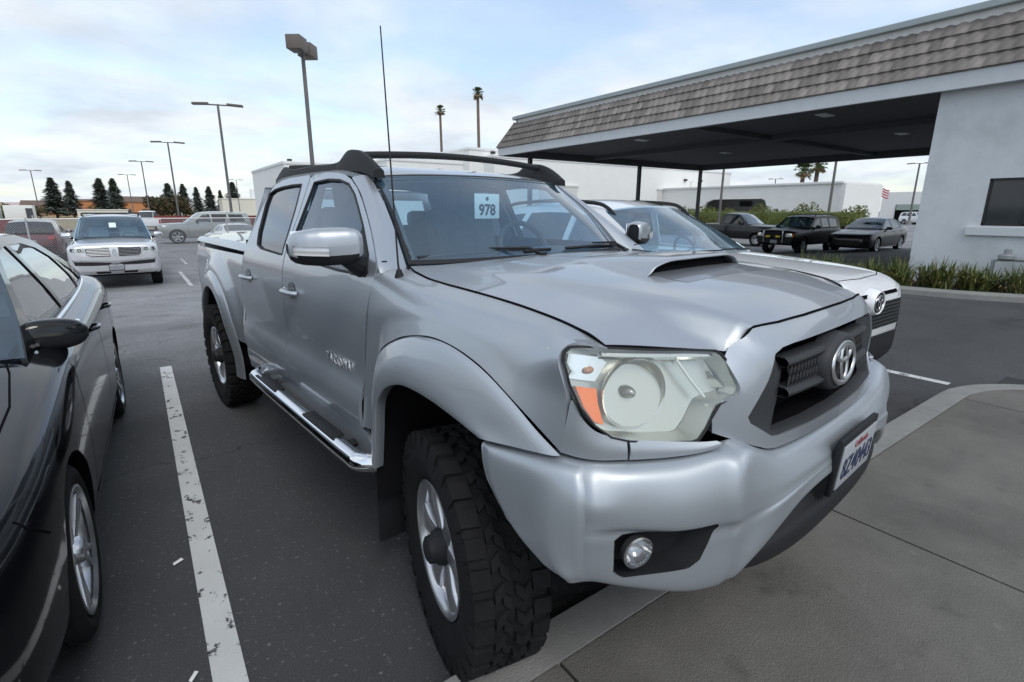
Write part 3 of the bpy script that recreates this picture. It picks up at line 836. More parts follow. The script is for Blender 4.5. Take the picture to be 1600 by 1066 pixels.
        panel('lamp_lens', lens, fnL, M_LENS, hl, .035, fl=0, flip=(s < 0))
        cxa, cza = .70, 1.12
        big = [(cxa+(a-cxa)*1.004, cza+(z-cza)*1.004) for a, z in lens]
        panel('lamp_gasket', [(cxa+(a-cxa)*1.010, cza+(z-cza)*1.014) for a, z in lens], lambda a, z: (s*a, lamp_v(a, z)-.013, z), M_TRIM, hl, .04, holes=[[(cxa+(a-cxa)*.985, cza+(z-cza)*.968) for a, z in lens]], fl=.006, flip=(s < 0))
        panel('lamp_housing', [(cxa+(a-cxa)*.955, cza+(z-cza)*.945) for a, z in lens], lambda a, z: (s*a, lamp_v(a, z)+.050, z), M_REFLF, hl, .04, fl=0, flip=(s < 0))
        wl_ = resample(lens, .015); n_ = len(wl_)
        w0 = [(s*(cxa+(a-cxa)*.985), lamp_v(a, z)-.006, cza+(z-cza)*.98) for a, z in wl_]; w1 = [(s*(cxa+(a-cxa)*.955), lamp_v(a, z)+.052, cza+(z-cza)*.945) for a, z in wl_]
        G().add(w0+w1, [(i_, (i_+1) % n_, n_+(i_+1) % n_, n_+i_) for i_ in range(n_)]).mk('lamp_wall', M_REFLF, hl, True, 50)
        # main reflector bowl, faces forward and a little outboard
        def bowl(name, c, r, depth, m, axd, sc=(1.0, 1.0), n=40):
            prof = [(r*f, -depth*(1-f*f)) for f in (1, .93, .8, .6, .4, .2, .02)]
            g_ = G().lathe([(r*1.06, .006), (r*1.05, .012), (r, .010)]+prof, n)
            Mx = Vector(axd).to_track_quat('Z', 'Y').to_matrix()
            g_.v = [tuple(Mx@Vector((p[0]*sc[0], p[1]*sc[1], p[2]))+Vector(c)) for p in g_.v]
            return g_.mk(name, m, hl, True, 60)
        ax = (s*.30, -1, .08)
        bowl('reflector_bowl', (s*.733, lamp_v(.733, 1.118)+.030, 1.118), .084, .085, mat('bowl_reflector', (.50, .515, .50), .20, .95), ax, (1.06, 1.0))
        sigm = mat('signal_bowl', (.36, .37, .32), .18, .9)
        panel('signal_reflector', [(.604, 1.190), (.524, 1.184), (.496, 1.108), (.572, 1.102)], lambda a, z: (s*a, lamp_v(a, z)+.022+.05*math.sin((a-.49)*24), z), sigm, hl, .02, fl=.0, flip=(s < 0))
        G().tube([(s*a, lamp_v(a, z)+.010, z) for a, z in ((.622, 1.192), (.60, 1.145), (.574, 1.098))], .005, 6).mk('lamp_partition', M_REFL, hl)
        g_ = G().sphere((s*.735, lamp_v(.735, 1.12)+.045, 1.118), .016, 12, 8, (1, 1.8, 1)); g_.mk('bulb_cap', mat('bulb_cap_grey', (.30, .31, .31), .3, .7), hl)
        amb = [(.870, 1.150), (.828, 1.142), (.833, 1.108), (.832, 1.060), (.851, 1.070), (.864, 1.103)]
        panel('amber_reflector', amb, lambda a, z: (s*a, lamp_v(a, z)+.004, z), M_AMBER, hl, .02, fl=.03, flip=(s < 0))
        mk_ = [(.872, 1.224), (.80, 1.210), (.785, 1.197), (.822, 1.156), (.874, 1.166)]
        panel('marker_reflector', mk_, lambda a, z: (s*a, lamp_v(a, z)+.012, z), M_REFL, hl, .02, fl=.02, flip=(s < 0))
        G().sphere((s*.833, lamp_v(.833, 1.184)+.006, 1.184), .010, 10, 7, (1.5, 1, .9)).mk('marker_bulb', mat('marker_bulb_amber', (.45, .22, .12), .2), hl)
        G().tube(cr([(s*a, lamp_v(a, z)+.012, z) for a, z in ((.80, 1.214), (.70, 1.205), (.60, 1.198), (.525, 1.193))], 4), .009, 6).mk('lamp_brow', M_REFL, hl)
        # dark pocket between lamp and grille shell
        g_ = G().box((s*.585, -.632, 1.02), (.12, .02, .11)); g_.box((s*.64, -.600, .985), (.3, .02, .08)); g_.mk('lamp_pocket', M_DARK, t, False)
    # ---- hood
    half = [(.30, .335), (.5, .372), (.60, .41), (.68, .455), (.715, .462), (.742, .372), (.762, .25), (.774, .10), (.782, -.05), (.787, -.20), (.791, -.35), (.792, -.48), (.790, -.574), (.70, -.617), (.60, -.666), (.525, -.705), (.50, -.722), (.475, -.738), (.425, -.748), (.30, -.766), (.15, -.775)]
    outl = [(0, .325)]+half+[(0, -.777)]+[(-a, b) for a, b in half[::-1]]
    panel('hood', outl, lambda u, v: (u, v, hood_z(u, v)), M_SILVER, t, .032, fl=.014)
    gap_path = [(a, v, hood_z(a, v)+.0005) for a, v in resample(outl[5:-4], .02, False)]
    G().tube([(x*1.004, y-(.003 if y < -.5 else 0), z) for x, y, z in gap_path], .0038, 5).mk('hood_gap_shade', M_DARK, t)  # dark tube drawn along the hood gap as its shadow line
    g = G(); g.box((0, -.1, 1.18), (1.36, .8, .02)); g.mk('engine_bay_cover', M_DARK, t, False)
    # scoop
    us = (-.325, -.30, -.27, -.20, -.10, 0, .10, .20, .27, .30, .325)
    def sc_row(v, h, w=1.0, tuck=0):
        out = []
        for u in us:
            f = sst(.33, .235, abs(u)); uu = u*w
            out.append((uu, v-.045*(1-(abs(u)/.33)**2)*tuck, hood_z(uu, v)-.003+h*f))
        return out
    tp('hood_scoop', [sc_row(.12, .0, .72), sc_row(.03, .008, .80), sc_row(-.10, .026, .90), sc_row(-.22, .040, .97), sc_row(-.315, .048, 1.0, .3), sc_row(-.345, .047, 1.0, .4), sc_row(-.352, .040, .985, .4), sc_row(-.335, .034, .965, .4)], M_SILVER, t, 3, 5, fl=0, sharp=80)
    g = G()
    mouth = [(u, -.335-.02*(1-(abs(u)/.3)**2), hood_z(u, -.34)+.001) for u in (-.27, -.2, -.1, 0, .1, .2, .27)]
    g.add(mouth+[(u, v+.02, z+.040*sst(.30, .20, abs(u))+.003) for u, v, z in mouth], [(k, k+1, k+8, k+7) for k in range(6)])
    g.mk('scoop_mouth', M_DARK, t, False)
    tp('scoop_floor', [[(u, -.34-.02*(1-(abs(u)/.3)**2), hood_z(u, -.34)+.004) for u in (-.28, -.14, 0, .14, .28)], [(u, -.41, hood_z(u, -.41)+.003) for u in (-.29, -.15, 0, .15, .29)], [(u, -.475, hood_z(u, -.475)+.0008) for u in (-.27, -.14, 0, .14, .27)]], mat('scoop_floor_grey', (.20, .21, .225), .42, .5, coat=.6), t, 3, 3, fl=.004, flip=True)
    # ---- cowl, wipers, washer nozzles
    tp('cowl_panel', [[(-.70, .46, 1.325), (-.4, .36, 1.335), (0, .315, 1.338), (.4, .36, 1.335), (.70, .46, 1.325)], [(-.70, .54, 1.334), (-.4, .45, 1.336), (0, .41, 1.336), (.4, .45, 1.336), (.70, .54, 1.334)]], M_TRIM, t, 4, 2, fl=.01)
    for (bu, bv, ends) in ((-.20, .395, ((-.64, .525, 1.362), (.02, .42, 1.372))), (.44, .425, ((.12, .415, 1.372), (.60, .49, 1.362)))):
        w = bpy.data.objects.new('wiper', None); COL.objects.link(w); w.parent = t
        G().tube([(bu+.14, bv-.02, 1.345), (bu+.06, bv+.0, 1.385), ((ends[0][0]+ends[1][0])/2, (ends[0][1]+ends[1][1])/2, 1.388)], [.010, .008, .005], 6).mk('wiper_arm', M_TRIM, w)
        G().tube([ends[0], tuple((a+b)/2+c for a, b, c in zip(*ends, (0, -.012, .006))), ends[1]], .0075, 6).mk('wiper_blade', M_TRIM, w)
        G().bbox((bu+.05, bv-.005, 1.372), (.055, .022, .018), .006, rz=.1).mk('wiper_cap', M_TRIM, w)
    for u in (-.16, .42):
        G().bbox((u, .285, hood_z(u, .285)+.007), (.035, .018, .012), .004).mk('washer_nozzle', M_TRIM, t)
    # ---- grille shell (body colour) with its opening
    ho = [(.03, 1.262)] and [(.12, 1.2615), (.30, 1.261), (.42, 1.257), (.445, 1.248), (.472, 1.232), (.496, 1.214), (.512, 1.190), (.506, 1.155), (.498, 1.12), (.505, 1.103), (.545, 1.092), (.575, 1.045), (.575, 1.012), (.53, .992), (.47, .966), (.425, .950), (.39, .945), (.25, .944), (.12, .943)]
    outl = [(0, 1.262)]+[(a, z) for a, z in ho]+[(0, .943)]+[(-a, z) for a, z in ho[::-1]]
    hh = [(.14, 1.213), (.30, 1.211), (.355, 1.207), (.392, 1.195), (.425, 1.13), (.482, 1.042), (.475, 1.025), (.412, .982), (.38, .978), (.2, .974)]
    hole = [(0, 1.214)]+hh+[(0, .973)]+[(-a, z) for a, z in hh[::-1]]
    panel('grille_shell', outl, lambda u, z: (u, nose_v(u, z), z), M_SILVER, t, .03, holes=[hole], fl=.018, flip=False)
    # grille insert
    gi = bpy.data.objects.new('grille', None); COL.objects.link(gi); gi.parent = t
    def ring(outer, inner, do, di):
        rows = [[(u, nose_v(u, z)+do, z) for u, z in outer], [(u, nose_v(u, z)+(do+di)/2-.006, z) for u, z in [((a[0]+b[0])/2, (a[1]+b[1])/2) for a, b in zip(outer, inner)]], [(u, nose_v(u, z)+di, z) for u, z in inner], [(u, nose_v(u, z)+di+.001, z) for u, z in inner]]
        return rows
    ou = hole
    ii = [(.14, 1.206), (.28, 1.204), (.325, 1.201), (.349, 1.192), (.298, 1.13), (.325, 1.05), (.335, 1.03), (.378, .990), (.35, .984), (.2, .981)]
    inn = [(0, 1.207)]+ii+[(0, .980)]+[(-a, z) for a, z in ii[::-1]]
    rows = ring(ou+[ou[0]], inn+[inn[0]], .004, .040)
    g = G(); grid_geo(g, rows, flip=False); g.mk('grille_frame', M_TRIM2, gi, True, 40)
    g = G().box((0, -.735, 1.085), (.86, .02, .24)); g.mk('grille_backing', M_DARK, gi, False)
    cl = inn+[inn[0]]
    g = G(); grid_geo(g, [[(u, nose_v(u, z)+.041, z) for u, z in cl], [(u*1.02, -.75, z) for u, z in cl]]); g.mk('grille_dark_ledge', M_DARK, gi, True, 40)  # ledge behind the frame coloured near-black as shade inside the opening
    def bar(z0, z1, dz, name, m, dep=.0, ends=.40):
        rows = []
        for (dv, z) in ((.04, z1), (.006, z1), (-.004, z1-.010), (-.004, z0+.010), (.006, z0), (.04, z0)):
            rows.append([(u, nose_v(u, z)+.012+dv+dep, z+dz*(1-(abs(u)/.4)**2)) for u in (-ends, -.27, -.14, 0, .14, .27, ends)])
        return tp(name, rows, m, gi, 4, 2, fl=0, sharp=40)
    bar(1.143, 1.169, .004, 'grille_bar', M_TRIM2, ends=.325)
    bar(1.064, 1.090, -.004, 'grille_bar', M_TRIM2, ends=.325)
    # honeycomb mesh between the bars: slanted ribs
    for s in (-1, 1):
        g = G()
        for k in range(13):
            u0 = s*(.10+k*.0205)
            for (a, b) in (((u0, 1.086), (u0+.026, 1.147)), ((u0+.026, 1.086), (u0, 1.147))):
                if abs(b[0]) > .325 or abs(a[0]) > .325: continue
                g.tube([(a[0], nose_v(a[0], a[1])+.022, a[1]), (b[0], nose_v(b[0], b[1])+.022, b[1])], .0042, 4)
        g.mk('grille_mesh', M_TRIM, gi, False)
    # boss and emblem
    g = G().lathe([(.145, .05), (.140, .008), (.128, -.006), (.112, -.008), (.105, .0), (.0, .002)], 40, axis='y')
    g.v = [(x*.90, y, z*.63) for x, y, z in g.v]; g.v = [(x, y+nose_v(0, 1.108)+.004, z+1.108) for x, y, z in g.v]; g.mk('emblem_boss', M_TRIM2, gi, True, 50)
    em = bpy.data.objects.new('emblem', None); COL.objects.link(em); em.parent = t; em.location = (0, nose_v(0, 1.108)-.006, 1.108); em.rotation_euler = (R(-6), 0, 0)
    g = G()
    ellipse_tube(g, .092, .060, .0085)
    ellipse_tube(g, .056, .023, .0075, (0, 0, .030))
    ellipse_tube(g, .026, .053, .0075, (0, 0, .0))
    g.v = [(x, y*.7, z) for x, y, z in g.v]; g.mk('emblem_rings', mat('emblem_silver', (.55, .56, .57), .3, .9), em, True, 60)
    # ---- bumper
    bt = [  # columns from the wheel arch to the centre line; rows from the upper gap to the lower lip (passenger side, a = |u|)
        [(.930, -.290, .940), (.952, -.298, .925), (.958, -.325, .850), (.957, -.425, .755), (.945, -.575, .690)],
        [(.925, -.42, .958), (.950, -.43, .938), (.958, -.44, .86), (.957, -.51, .76), (.944, -.60, .692)],
        [(.915, -.545, .975), (.944, -.55, .955), (.956, -.56, .88), (.955, -.58, .78), (.942, -.625, .690)],
        [(.883, -.608, .977), (.908, -.626, .955), (.925, -.648, .90), (.925, -.650, .79), (.912, -.645, .690)],
        [(.862, -.635, .976), (.884, -.655, .953), (.900, -.677, .90), (.900, -.678, .79), (.888, -.664, .688)],
        [(.807, -.677, .973), (.830, -.700, .953), (.841, -.715, .90), (.842, -.722, .78), (.829, -.710, .672)],
        [(.70, -.745, .973), (.720, -.770, .951), (.735, -.787, .895), (.738, -.798, .76), (.723, -.785, .648)],
        [(.615, -.795, .982), (.628, -.818, .957), (.641, -.834, .895), (.641, -.840, .76), (.636, -.826, .640)],
        [(.53, -.832, .985), (.54, -.850, .96), (.552, -.864, .895), (.560, -.868, .78), (.575, -.858, .665)],
        [(.42, -.845, .942), (.425, -.868, .925), (.432, -.886, .885), (.460, -.897, .82), (.50, -.880, .72)],
        [(.25, -.858, .936), (.25, -.878, .922), (.25, -.900, .885), (.28, -.908, .845), (.32, -.903, .808)],
        [(0, -.864, .935), (0, -.882, .921), (0, -.903, .885), (0, -.912, .85), (0, -.912, .818)]]
    b2 = []
    for k_, c_ in enumerate(bt):
        rec = (0, 0, 0, 0, .003, .012, .014, .010, .004, 0, 0, 0)[k_]
        mixp = lambda f_, d_: tuple(p_+(q_-p_)*f_ for p_, q_ in zip(c_[2], c_[3]))
        u1 = mixp(.46, 0); u2 = mixp(.66, 0)
        b2.append([c_[0], c_[1], c_[2], u1, (u2[0]-rec, u2[1]+rec*.8, u2[2]), (c_[3][0]-rec, c_[3][1]+rec*.8, c_[3][2]), c_[4]])
    m_ = [tuple((p_+q_)/2 for p_, q_ in zip(x_, y_)) for x_, y_ in zip(b2[7], b2[8])]
    b2.insert(8, [(p_[0]+.008, p_[1]-.008, p_[2]) if 0 < i_ < 6 else p_ for i_, p_ in enumerate(m_)])
    nrow = 7
    rows = []
    for r_ in range(nrow):
        left = [(-c[r_][0], c[r_][1], c[r_][2]) for c in b2]
        rows.append(left+[(-x, y, z) for x, y, z in left[-2::-1]])
    rows.append([(x*.97, y+.06, z+.008) for x, y, z in rows[-1]])
    rows.insert(0, [(x*.975, y+.05, z+.003) for x, y, z in rows[0]])
    gr = tp_grid(rows, 14, 9)
    # crisp step of the end cap: push the sheet behind the corner crease outwards
    for r_ in gr:
        for k, p in enumerate(r_):
            a = abs(p[0])
    fogc = (.765, -.845)
    g = G(); grid_geo(g, gr, flip=False)
    # fog-lamp pockets: faces inside the outline become recess
    fo_ = [(.868, .806), (.850, .818), (.74, .826), (.655, .828), (.647, .816), (.685, .733), (.712, .716), (.846, .704), (.866, .720)]
    bv = BVHTree.FromPolygons([Vector(p) for p in g.v], g.f)
    def bump_v(a, z):
        h = bv.ray_cast(Vector((a, -3, z)), Vector((0, 1, 0)))[0]
        return h.y if h is not None else -.80
    keep = []; pocket = []
    for f in g.f:
        c = [sum(g.v[i][k] for i in f)/len(f) for k in range(3)]
        if c[1] < -.62 and inpoly(abs(c[0]), c[2], fo_): pocket.append(f)
        else: keep.append(f)
    used = sorted(set(i for f in keep for i in f))
    # pull the ragged rim of the pocket onto the outline
    pv = set(i for f in pocket for i in f) & set(used)
    dense = resample(fo_, .004)
    for i in pv:
        x, y, z = g.v[i]; a = abs(x)
        q_ = min(dense, key=lambda p: (p[0]-a)**2+(p[1]-z)**2)
        g.v[i] = (math.copysign(q_[0], x), bump_v(q_[0], q_[1]), q_[1])
    mp = {i: k for k, i in enumerate(used)}
    mk('bumper', [g.v[i] for i in used], [tuple(mp[i] for i in f) for f in keep], M_BUMP, t, True, 55)
    for s in (-1, 1):
        fg = bpy.data.objects.new('fog_lamp', None); COL.objects.link(fg); fg.parent = t
        fv = lambda a, z: bump_v(a, z)
        panel('fog_recess', [(.745+(a-.745)*1.02, .77+(z-.77)*1.02) for a, z in fo_], lambda a, z: (s*a, -.700+(a-.745)*.60, z), M_TRIM, fg, .04, fl=0, flip=(s < 0))
        rim_ = resample(fo_, .012); cen = (.76, .768)
        r0_ = [(s*a, fv(a, z)-.002, z) for a, z in rim_]; r1_ = [(s*(cen[0]+(a-cen[0])*.98), -.695+(a-.745)*.60, cen[1]+(z-cen[1])*.96) for a, z in rim_]
        n_ = len(rim_); G().add(r0_+r1_, [(i, (i+1) % n_, n_+(i+1) % n_, n_+i) for i in range(n_)]).mk('fog_bezel', M_TRIM, fg, True, 40)
        Mx = Vector((s*.35, -1, 0)).to_track_quat('Z', 'Y').to_matrix()
        for nm, prof, m_ in (('fog_bowl', [(.039, .0), (.041, .018), (.036, .02), (.030, .0), (.018, -.015), (.0, -.02)], mat('fog_reflector', (.40, .41, .42), .15, .9)), ('fog_lens', [(.036, .012), (.027, .021), (.014, .025), (.0, .026)], M_CLEAR)):
            g_ = G().lathe(prof, 28); g_.v = [tuple(Mx@Vector(p)+Vector((s*.812, fv(.812, .77)+.016, .768))) for p in g_.v]; g_.mk(nm, m_, fg, True, 60)
        # line of the bumper crease below the lamp filler / tow hook
        G().bbox((s*.70, -.60, .70), (.05, .12, .05), .01).mk('tow_hook', M_TRIM, t)
    # stepped end caps in front of the wheel arches
    for s in (-1, 1):
        gc = tp_grid([[c[r_] for c in bt[:4]] for r_ in range(5)], 10, 8)
        nr, nc = len(gc), len(gc[0]); rws = []
        for i_, row_ in enumerate(gc):
            out_ = []
            for k_, (a, v, z) in enumerate(row_):
                f_, h_ = k_/(nc-1), i_/(nr-1)
                d_ = .012*sst(.0, .10, f_)*sst(1.0, .955, f_)*sst(.0, .10, h_)*sst(1.0, .95, h_)-.0015
                out_.append((s*(a+d_), v-d_*.35, z))
            rws.append(out_)
        g_ = G(); grid_geo(g_, rws, flip=(s > 0)); g_.mk('bumper_end_cap', M_BUMP, t, True, 60)
    # lower valance
    val = [[(-.57, -.79, .72), (-.49, -.855, .775), (-.32, -.885, .82), (0, -.895, .83), (.32, -.885, .82), (.49, -.855, .775), (.57, -.79, .72)],
           [(-.57, -.785, .69), (-.49, -.845, .72), (-.30, -.868, .735), (0, -.878, .74), (.30, -.868, .735), (.49, -.845, .72), (.57, -.785, .69)],
           [(-.585, -.80, .665), (-.51, -.868, .67), (-.30, -.905, .68), (0, -.915, .685), (.30, -.905, .68), (.51, -.868, .67), (.585, -.80, .665)],
           [(-.57, -.78, .635), (-.50, -.845, .61), (-.30, -.88, .595), (0, -.89, .595), (.30, -.88, .595), (.50, -.845, .61), (.57, -.78, .635)],
           [(-.53, -.70, .62), (-.48, -.74, .59), (-.30, -.76, .57), (0, -.77, .57), (.30, -.76, .57), (.48, -.74, .59), (.53, -.70, .62)]]
    tp('lower_valance', [[(x, y+.008, z+.018*(z < .7)) for x, y, z in r_] for r_ in val], M_TRIM, t, 4, 4, fl=0)
    plate(t, '8Z40443', (0, -.926, .832), (R(4), 0, 0))
    # ---- mirrors
    for s in (-1, 1):
        mr = bpy.data.objects.new('door_mirror', None); COL.objects.link(mr); mr.parent = t
        def shell(k, z):
            return None
        def sect(f):
            """section at fraction f from the inner end to the outer tip"""
            u = -.868-.240*f
            hz = [(0, .050), (.06, .062), (.2, .069), (.55, .070), (.85, .060), (.96, .042), (1.0, .018)]
            dv = [(0, .045), (.1, .060), (.5, .066), (.85, .050), (1.0, .016)]
            zc = 1.412; vc = .575+.075*f
            h, d = interp(f, hz), interp(f, dv)
            return u, vc, zc, h, d
        rows = []
        for f in (0, .03, .08, .2, .4, .6, .8, .9, .96, 1.0):
            u, vc, zc, h, d = sect(f); ring_ = []
            for k in range(25):
                a = 2*PI*k/24; ca, sa = math.cos(a), math.sin(a); e = .62
                y = math.copysign(abs(ca)**e, ca); z = math.copysign(abs(sa)**e, sa)
                ring_.append((-s*u, vc-d*y*(1.0 if y > 0 else .75), zc+h*z+.008*(1-f)))
            rows.append(ring_)
        def cap(rws, lo, hi, nm, m_):
            g_ = G()
            for i in range(len(rws)-1):
                for k in range(24):
                    F = [rws[i][k], rws[i][k+1], rws[i+1][k+1], rws[i+1][k]]
                    zc = sum(p[2] for p in F)/4
                    if lo <= zc < hi: g_.add(F, [(0, 1, 2, 3) if s > 0 else (3, 2, 1, 0)])
            bm = bmesh.new(); me_ = bpy.data.meshes.new('x'); me_.from_pydata(g_.v, [], g_.f); bm.from_mesh(me_); bpy.data.meshes.remove(me_)
            bmesh.ops.remove_doubles(bm, verts=bm.verts, dist=.0005)
            return mb(nm, bm, m_, mr, True, 50)
        rf = []
        for i in range(len(rows)-1):
            for q_ in range(4): rf.append([lerp3(a, b, q_/4) for a, b in zip(rows[i], rows[i+1])])
        rf.append(rows[-1])
        cap(rf, 1.385, 9, 'mirror_cap', M_SILVER)
        cap(rf, 0, 1.385, 'mirror_base', M_TRIM)
        for rw in (rows[0], rows[-1]): G().add(rw[:-1], [tuple(range(24))]).mk('mirror_end', M_TRIM, mr, False)
        # glass faces the rear
        g_ = G().bbox((s*.985, .672, 1.415), (.19, .010, .115), .005, rz=s*.30); g_.mk('mirror_glass', M_CHROME, mr)
        # side repeater strip
        rp = [(-1.098, .612, 1.408), (-1.07, .588, 1.406), (-1.03, .566, 1.404), (-.995, .552, 1.402)]
        tp('mirror_signal', [[(-s*u, v-.008, z+.014) for u, v, z in rp], [(-s*u, v-.011, z) for u, v, z in rp], [(-s*u, v-.008, z-.014) for u, v, z in rp]], mat('repeater_lens', (.62, .63, .63), .18, .3, coat=.8), mr, 4, 3, fl=.01, flip=(s > 0))
        G().tube([(s*.915, .585, 1.372), (s*.875, .60, 1.345), (s*.835, .62, 1.330)], [.032, .034, .045], 10, sx=1.0).mk('mirror_arm', M_TRIM, mr)
    # ---- aerial
    G().tube([(-.80, .385, 1.30), (-.797, .40, 1.36), (-.795, .44, 2.153)], [.006, .0035, .0022], 6).mk('aerial', M_TRIM, t)
    G().lathe([(.022, 0), (.017, .03), (.009, .055), (.0, .058)], 12, (-.805, .380, 1.283)).mk('aerial_base', M_TRIM, t)
    # ---- roof rack
    for s in (-1, 1):
        path = [(.905, 1.715, .008), (.95, 1.742, .02), (1.02, 1.776, .03), (1.10, 1.800, .034), (1.19, 1.806, .032), (1.25, 1.792, .02), (1.30, 1.772, .010), (1.40, 1.766, .008), (1.6, 1.772, .008), (1.9, 1.770, .008), (2.02, 1.774, .014), (2.12, 1.786, .022), (2.18, 1.776, .018), (2.24, 1.744, .008), (2.28, 1.728, .004)]
        pts = cr(path, 4)
        rows = []
        for v, z, h in pts:
            zb = interp(v, [(.9, 1.712), (1.05, 1.742), (1.3, 1.762), (1.6, 1.770), (2.0, 1.767), (2.3, 1.728)])
            zb = min(zb, z-.004)
            z += .008; zt = z+h*.35+.004
            rows.append([(s*.622, v, zb-.02), (s*.619, v, zb+.6*(zt-zb)), (s*.605, v, zt), (s*.585, v, zt), (s*.570, v, zb+.6*(zt-zb)), (s*.566, v, zb-.02)])
        g_ = G(); grid_geo(g_, rows, flip=(s < 0)); g_.add(rows[0], [(0, 1, 2, 3, 4, 5)]); g_.add(rows[-1], [(5, 4, 3, 2, 1, 0)]); g_.mk('rack_rail', M_TRIM, t, True, 50)
    for v, z in ((1.10, 1.828), (2.05, 1.822)):
        arc = [(u, v, z-.028*(abs(u)/.6)**2) for u in [x*.1 for x in range(-6, 7)]]
        g_ = G(); g_.tube(arc, .017, 8, sx=.9); g_.mk('rack_crossbar', M_TRIM, t)
    # ---- bed and tonneau
    def bed_w(v, z):
        w = interp(z, [(.55, .82), (.70, .835), (.80, .842), (1.0, .842), (1.15, .838), (1.24, .82), (1.27, .80)])-.030*sst(2.6, 4.3, v)-.03*sst(4.12, 4.24, v)
        d = math.hypot(v-3.246, (z-.44)*1.0)
        return w+.048*sst(.80, .66, d)
    arch = [(3.246+.53*math.cos(a), .42+.56*math.sin(a)) for a in [PI*k/20 for k in range(-2, 23)]]
    bside = [(2.44, .62)]+[(v, max(z, .62)) for v, z in arch[::-1] if z > .62]+[(4.22, .62), (4.24, .9), (4.24, 1.235), (2.44, 1.255)]
    sp('bed_side', bside, M_SILVER, wfn=bed_w, step=.05)
    for s in (-1, 1):
        A, B_, C_, D_, E_ = [], [], [], [], []
        for k in range(15):
            a = -.12+(PI+.24)*k/14
            ca, sa = math.cos(a), math.sin(a); co = (.625, .66); ci = (.515, .535)
            def pt(r, w): return (s*w, 3.246+r[0]*ca*(1 if abs(ca) < 2 else 1), .43+r[1]*sa)
            wb = bed_w(3.246+co[0]*ca, .43+co[1]*sa)
            A.append(pt(co, wb)); B_.append(pt((.61, .645), wb+.012)); C_.append(pt((.57, .60), wb+.030)); D_.append(pt((.525, .545), wb+.036)); E_.append(pt(ci, wb+.024))
        tp('bed_flare', [A, B_, C_, D_, E_, [(s*(abs(x)-.03), y, z) for x, y, z in E_]], M_SILVER, t, 3, 4, fl=0, flip=(s < 0))
        lr = [(3.246+.53*math.cos(PI*k/14), .43+.55*math.sin(PI*k/14)) for k in range(15)]
        tp('arch_liner', [[(s*.87, a, b) for a, b in lr], [(s*.40, a, b) for a, b in lr]], M_LINER, t, 1, 1, fl=0, flip=(s < 0))
        # tail lamp
        G().bbox((s*.725, 4.225, 1.03), (.09, .05, .36), .015).mk('tail_lamp', M_RED, t)
    rows = []
    for v, h in ((2.43, 0), (2.435, .045), (2.50, .055), (3.2, .058), (4.15, .045), (4.235, .035), (4.245, 0)):
        rows.append([(q*.80*(1-.037*sst(2.6, 4.3, v)), v, 1.262+.0*v+(h+.05*(1-abs(q)**2)*(1 if h else 0))*(1 if abs(q) < .98 else .25)) for q in (-1, -.965, -.9, -.5, 0, .5, .9, .965, 1)])
    tp('tonneau_cover', rows, M_SILVER, t, 4, 4, fl=.04)
    G().bbox((0, 4.23, .97), (1.46, .05, .56), .02).mk('tailgate', M_SILVER, t)
    G().bbox((0, 4.34, .66), (1.55, .16, .16), .03).mk('rear_bumper', M_CHROME, t)
    g = G().box((0, 3.3, .70), (1.3, 1.8, .04)); g.box((0, 2.47, .95), (1.55, .02, .6)); g.mk('bed_floor', M_DARK, t, False)
    # ---- running boards
    for s in (-1, 1):
        pth = cr([(s*.78, 2.10, .52), (s*.86, 2.07, .555), (s*.935, 2.00, .560), (s*.950, 1.9, .553), (s*.950, 1.2, .545), (s*.950, .65, .545), (s*.94, .53, .548), (s*.86, .47, .545), (s*.78, .46, .52)], 6)
        rb = bpy.data.objects.new('running_board', None); COL.objects.link(rb); rb.parent = t
        G().tube(pth, .040, 12).mk('step_tube', M_CHROME, rb)
        for v in (1.72, .93):
            G().bbox((s*.945, v, .585), (.062, .36, .012), .006).mk('step_pad', M_TRIM, rb)
        for v in (.75, 1.85):
            G().tube([(s*.93, v, .53), (s*.7, v, .55)], .02, 6).mk('step_bracket', M_TRIM, rb)
    # ---- chassis and axles
    g = G()
    for s in (-1, 1): g.box((s*.48, 1.95, .52), (.09, 4.5, .14))
    g.box((0, .25, .60), (.9, .5, .16)); g.box((0, 1.4, .60), (1.5, 1.9, .08)); g.tube([(-.75, 3.246, .41), (.75, 3.246, .41)], .06, 10); g.sphere((0, 3.246, .41), .15); g.tube([(-.7, 0, .41), (.7, 0, .41)], .04, 8); g.box((0, -.50, .70), (1.1, .3, .16))
    g.mk('chassis', M_DARK, t, False)
    # ---- cabin
    sm = M_SEAT
    for u in (-.37, .37):
        st = bpy.data.objects.new('front_seat', None); COL.objects.link(st); st.parent = t
        G().bbox((u, 1.30, .98), (.50, .52, .16), .05).mk('seat_cushion', sm, st)
        G().bbox((u, 1.60, 1.26), (.50, .16, .62), .06, rx=R(-14)).mk('seat_back', sm, st)
        G().bbox((u, 1.66, 1.635), (.27, .10, .19), .045, rx=R(-8)).mk('headrest', sm, st)
        g_ = G()
        for k in (-.06, .06): g_.tube([(u+k, 1.655, 1.50), (u+k, 1.66, 1.6)], .008, 6)
        g_.mk('headrest_post', M_SATIN, st)
    rs = bpy.data.objects.new('rear_seat', None); COL.objects.link(rs); rs.parent = t
    G().bbox((0, 2.05, .98), (1.35, .45, .16), .05).mk('seat_cushion', sm, rs)
    G().bbox((0, 2.26, 1.20), (1.35, .12, .48), .05).mk('seat_back', sm, rs)
    for u in (-.45, .45): G().bbox((u, 2.27, 1.48), (.26, .09, .13), .04).mk('headrest', sm, rs)
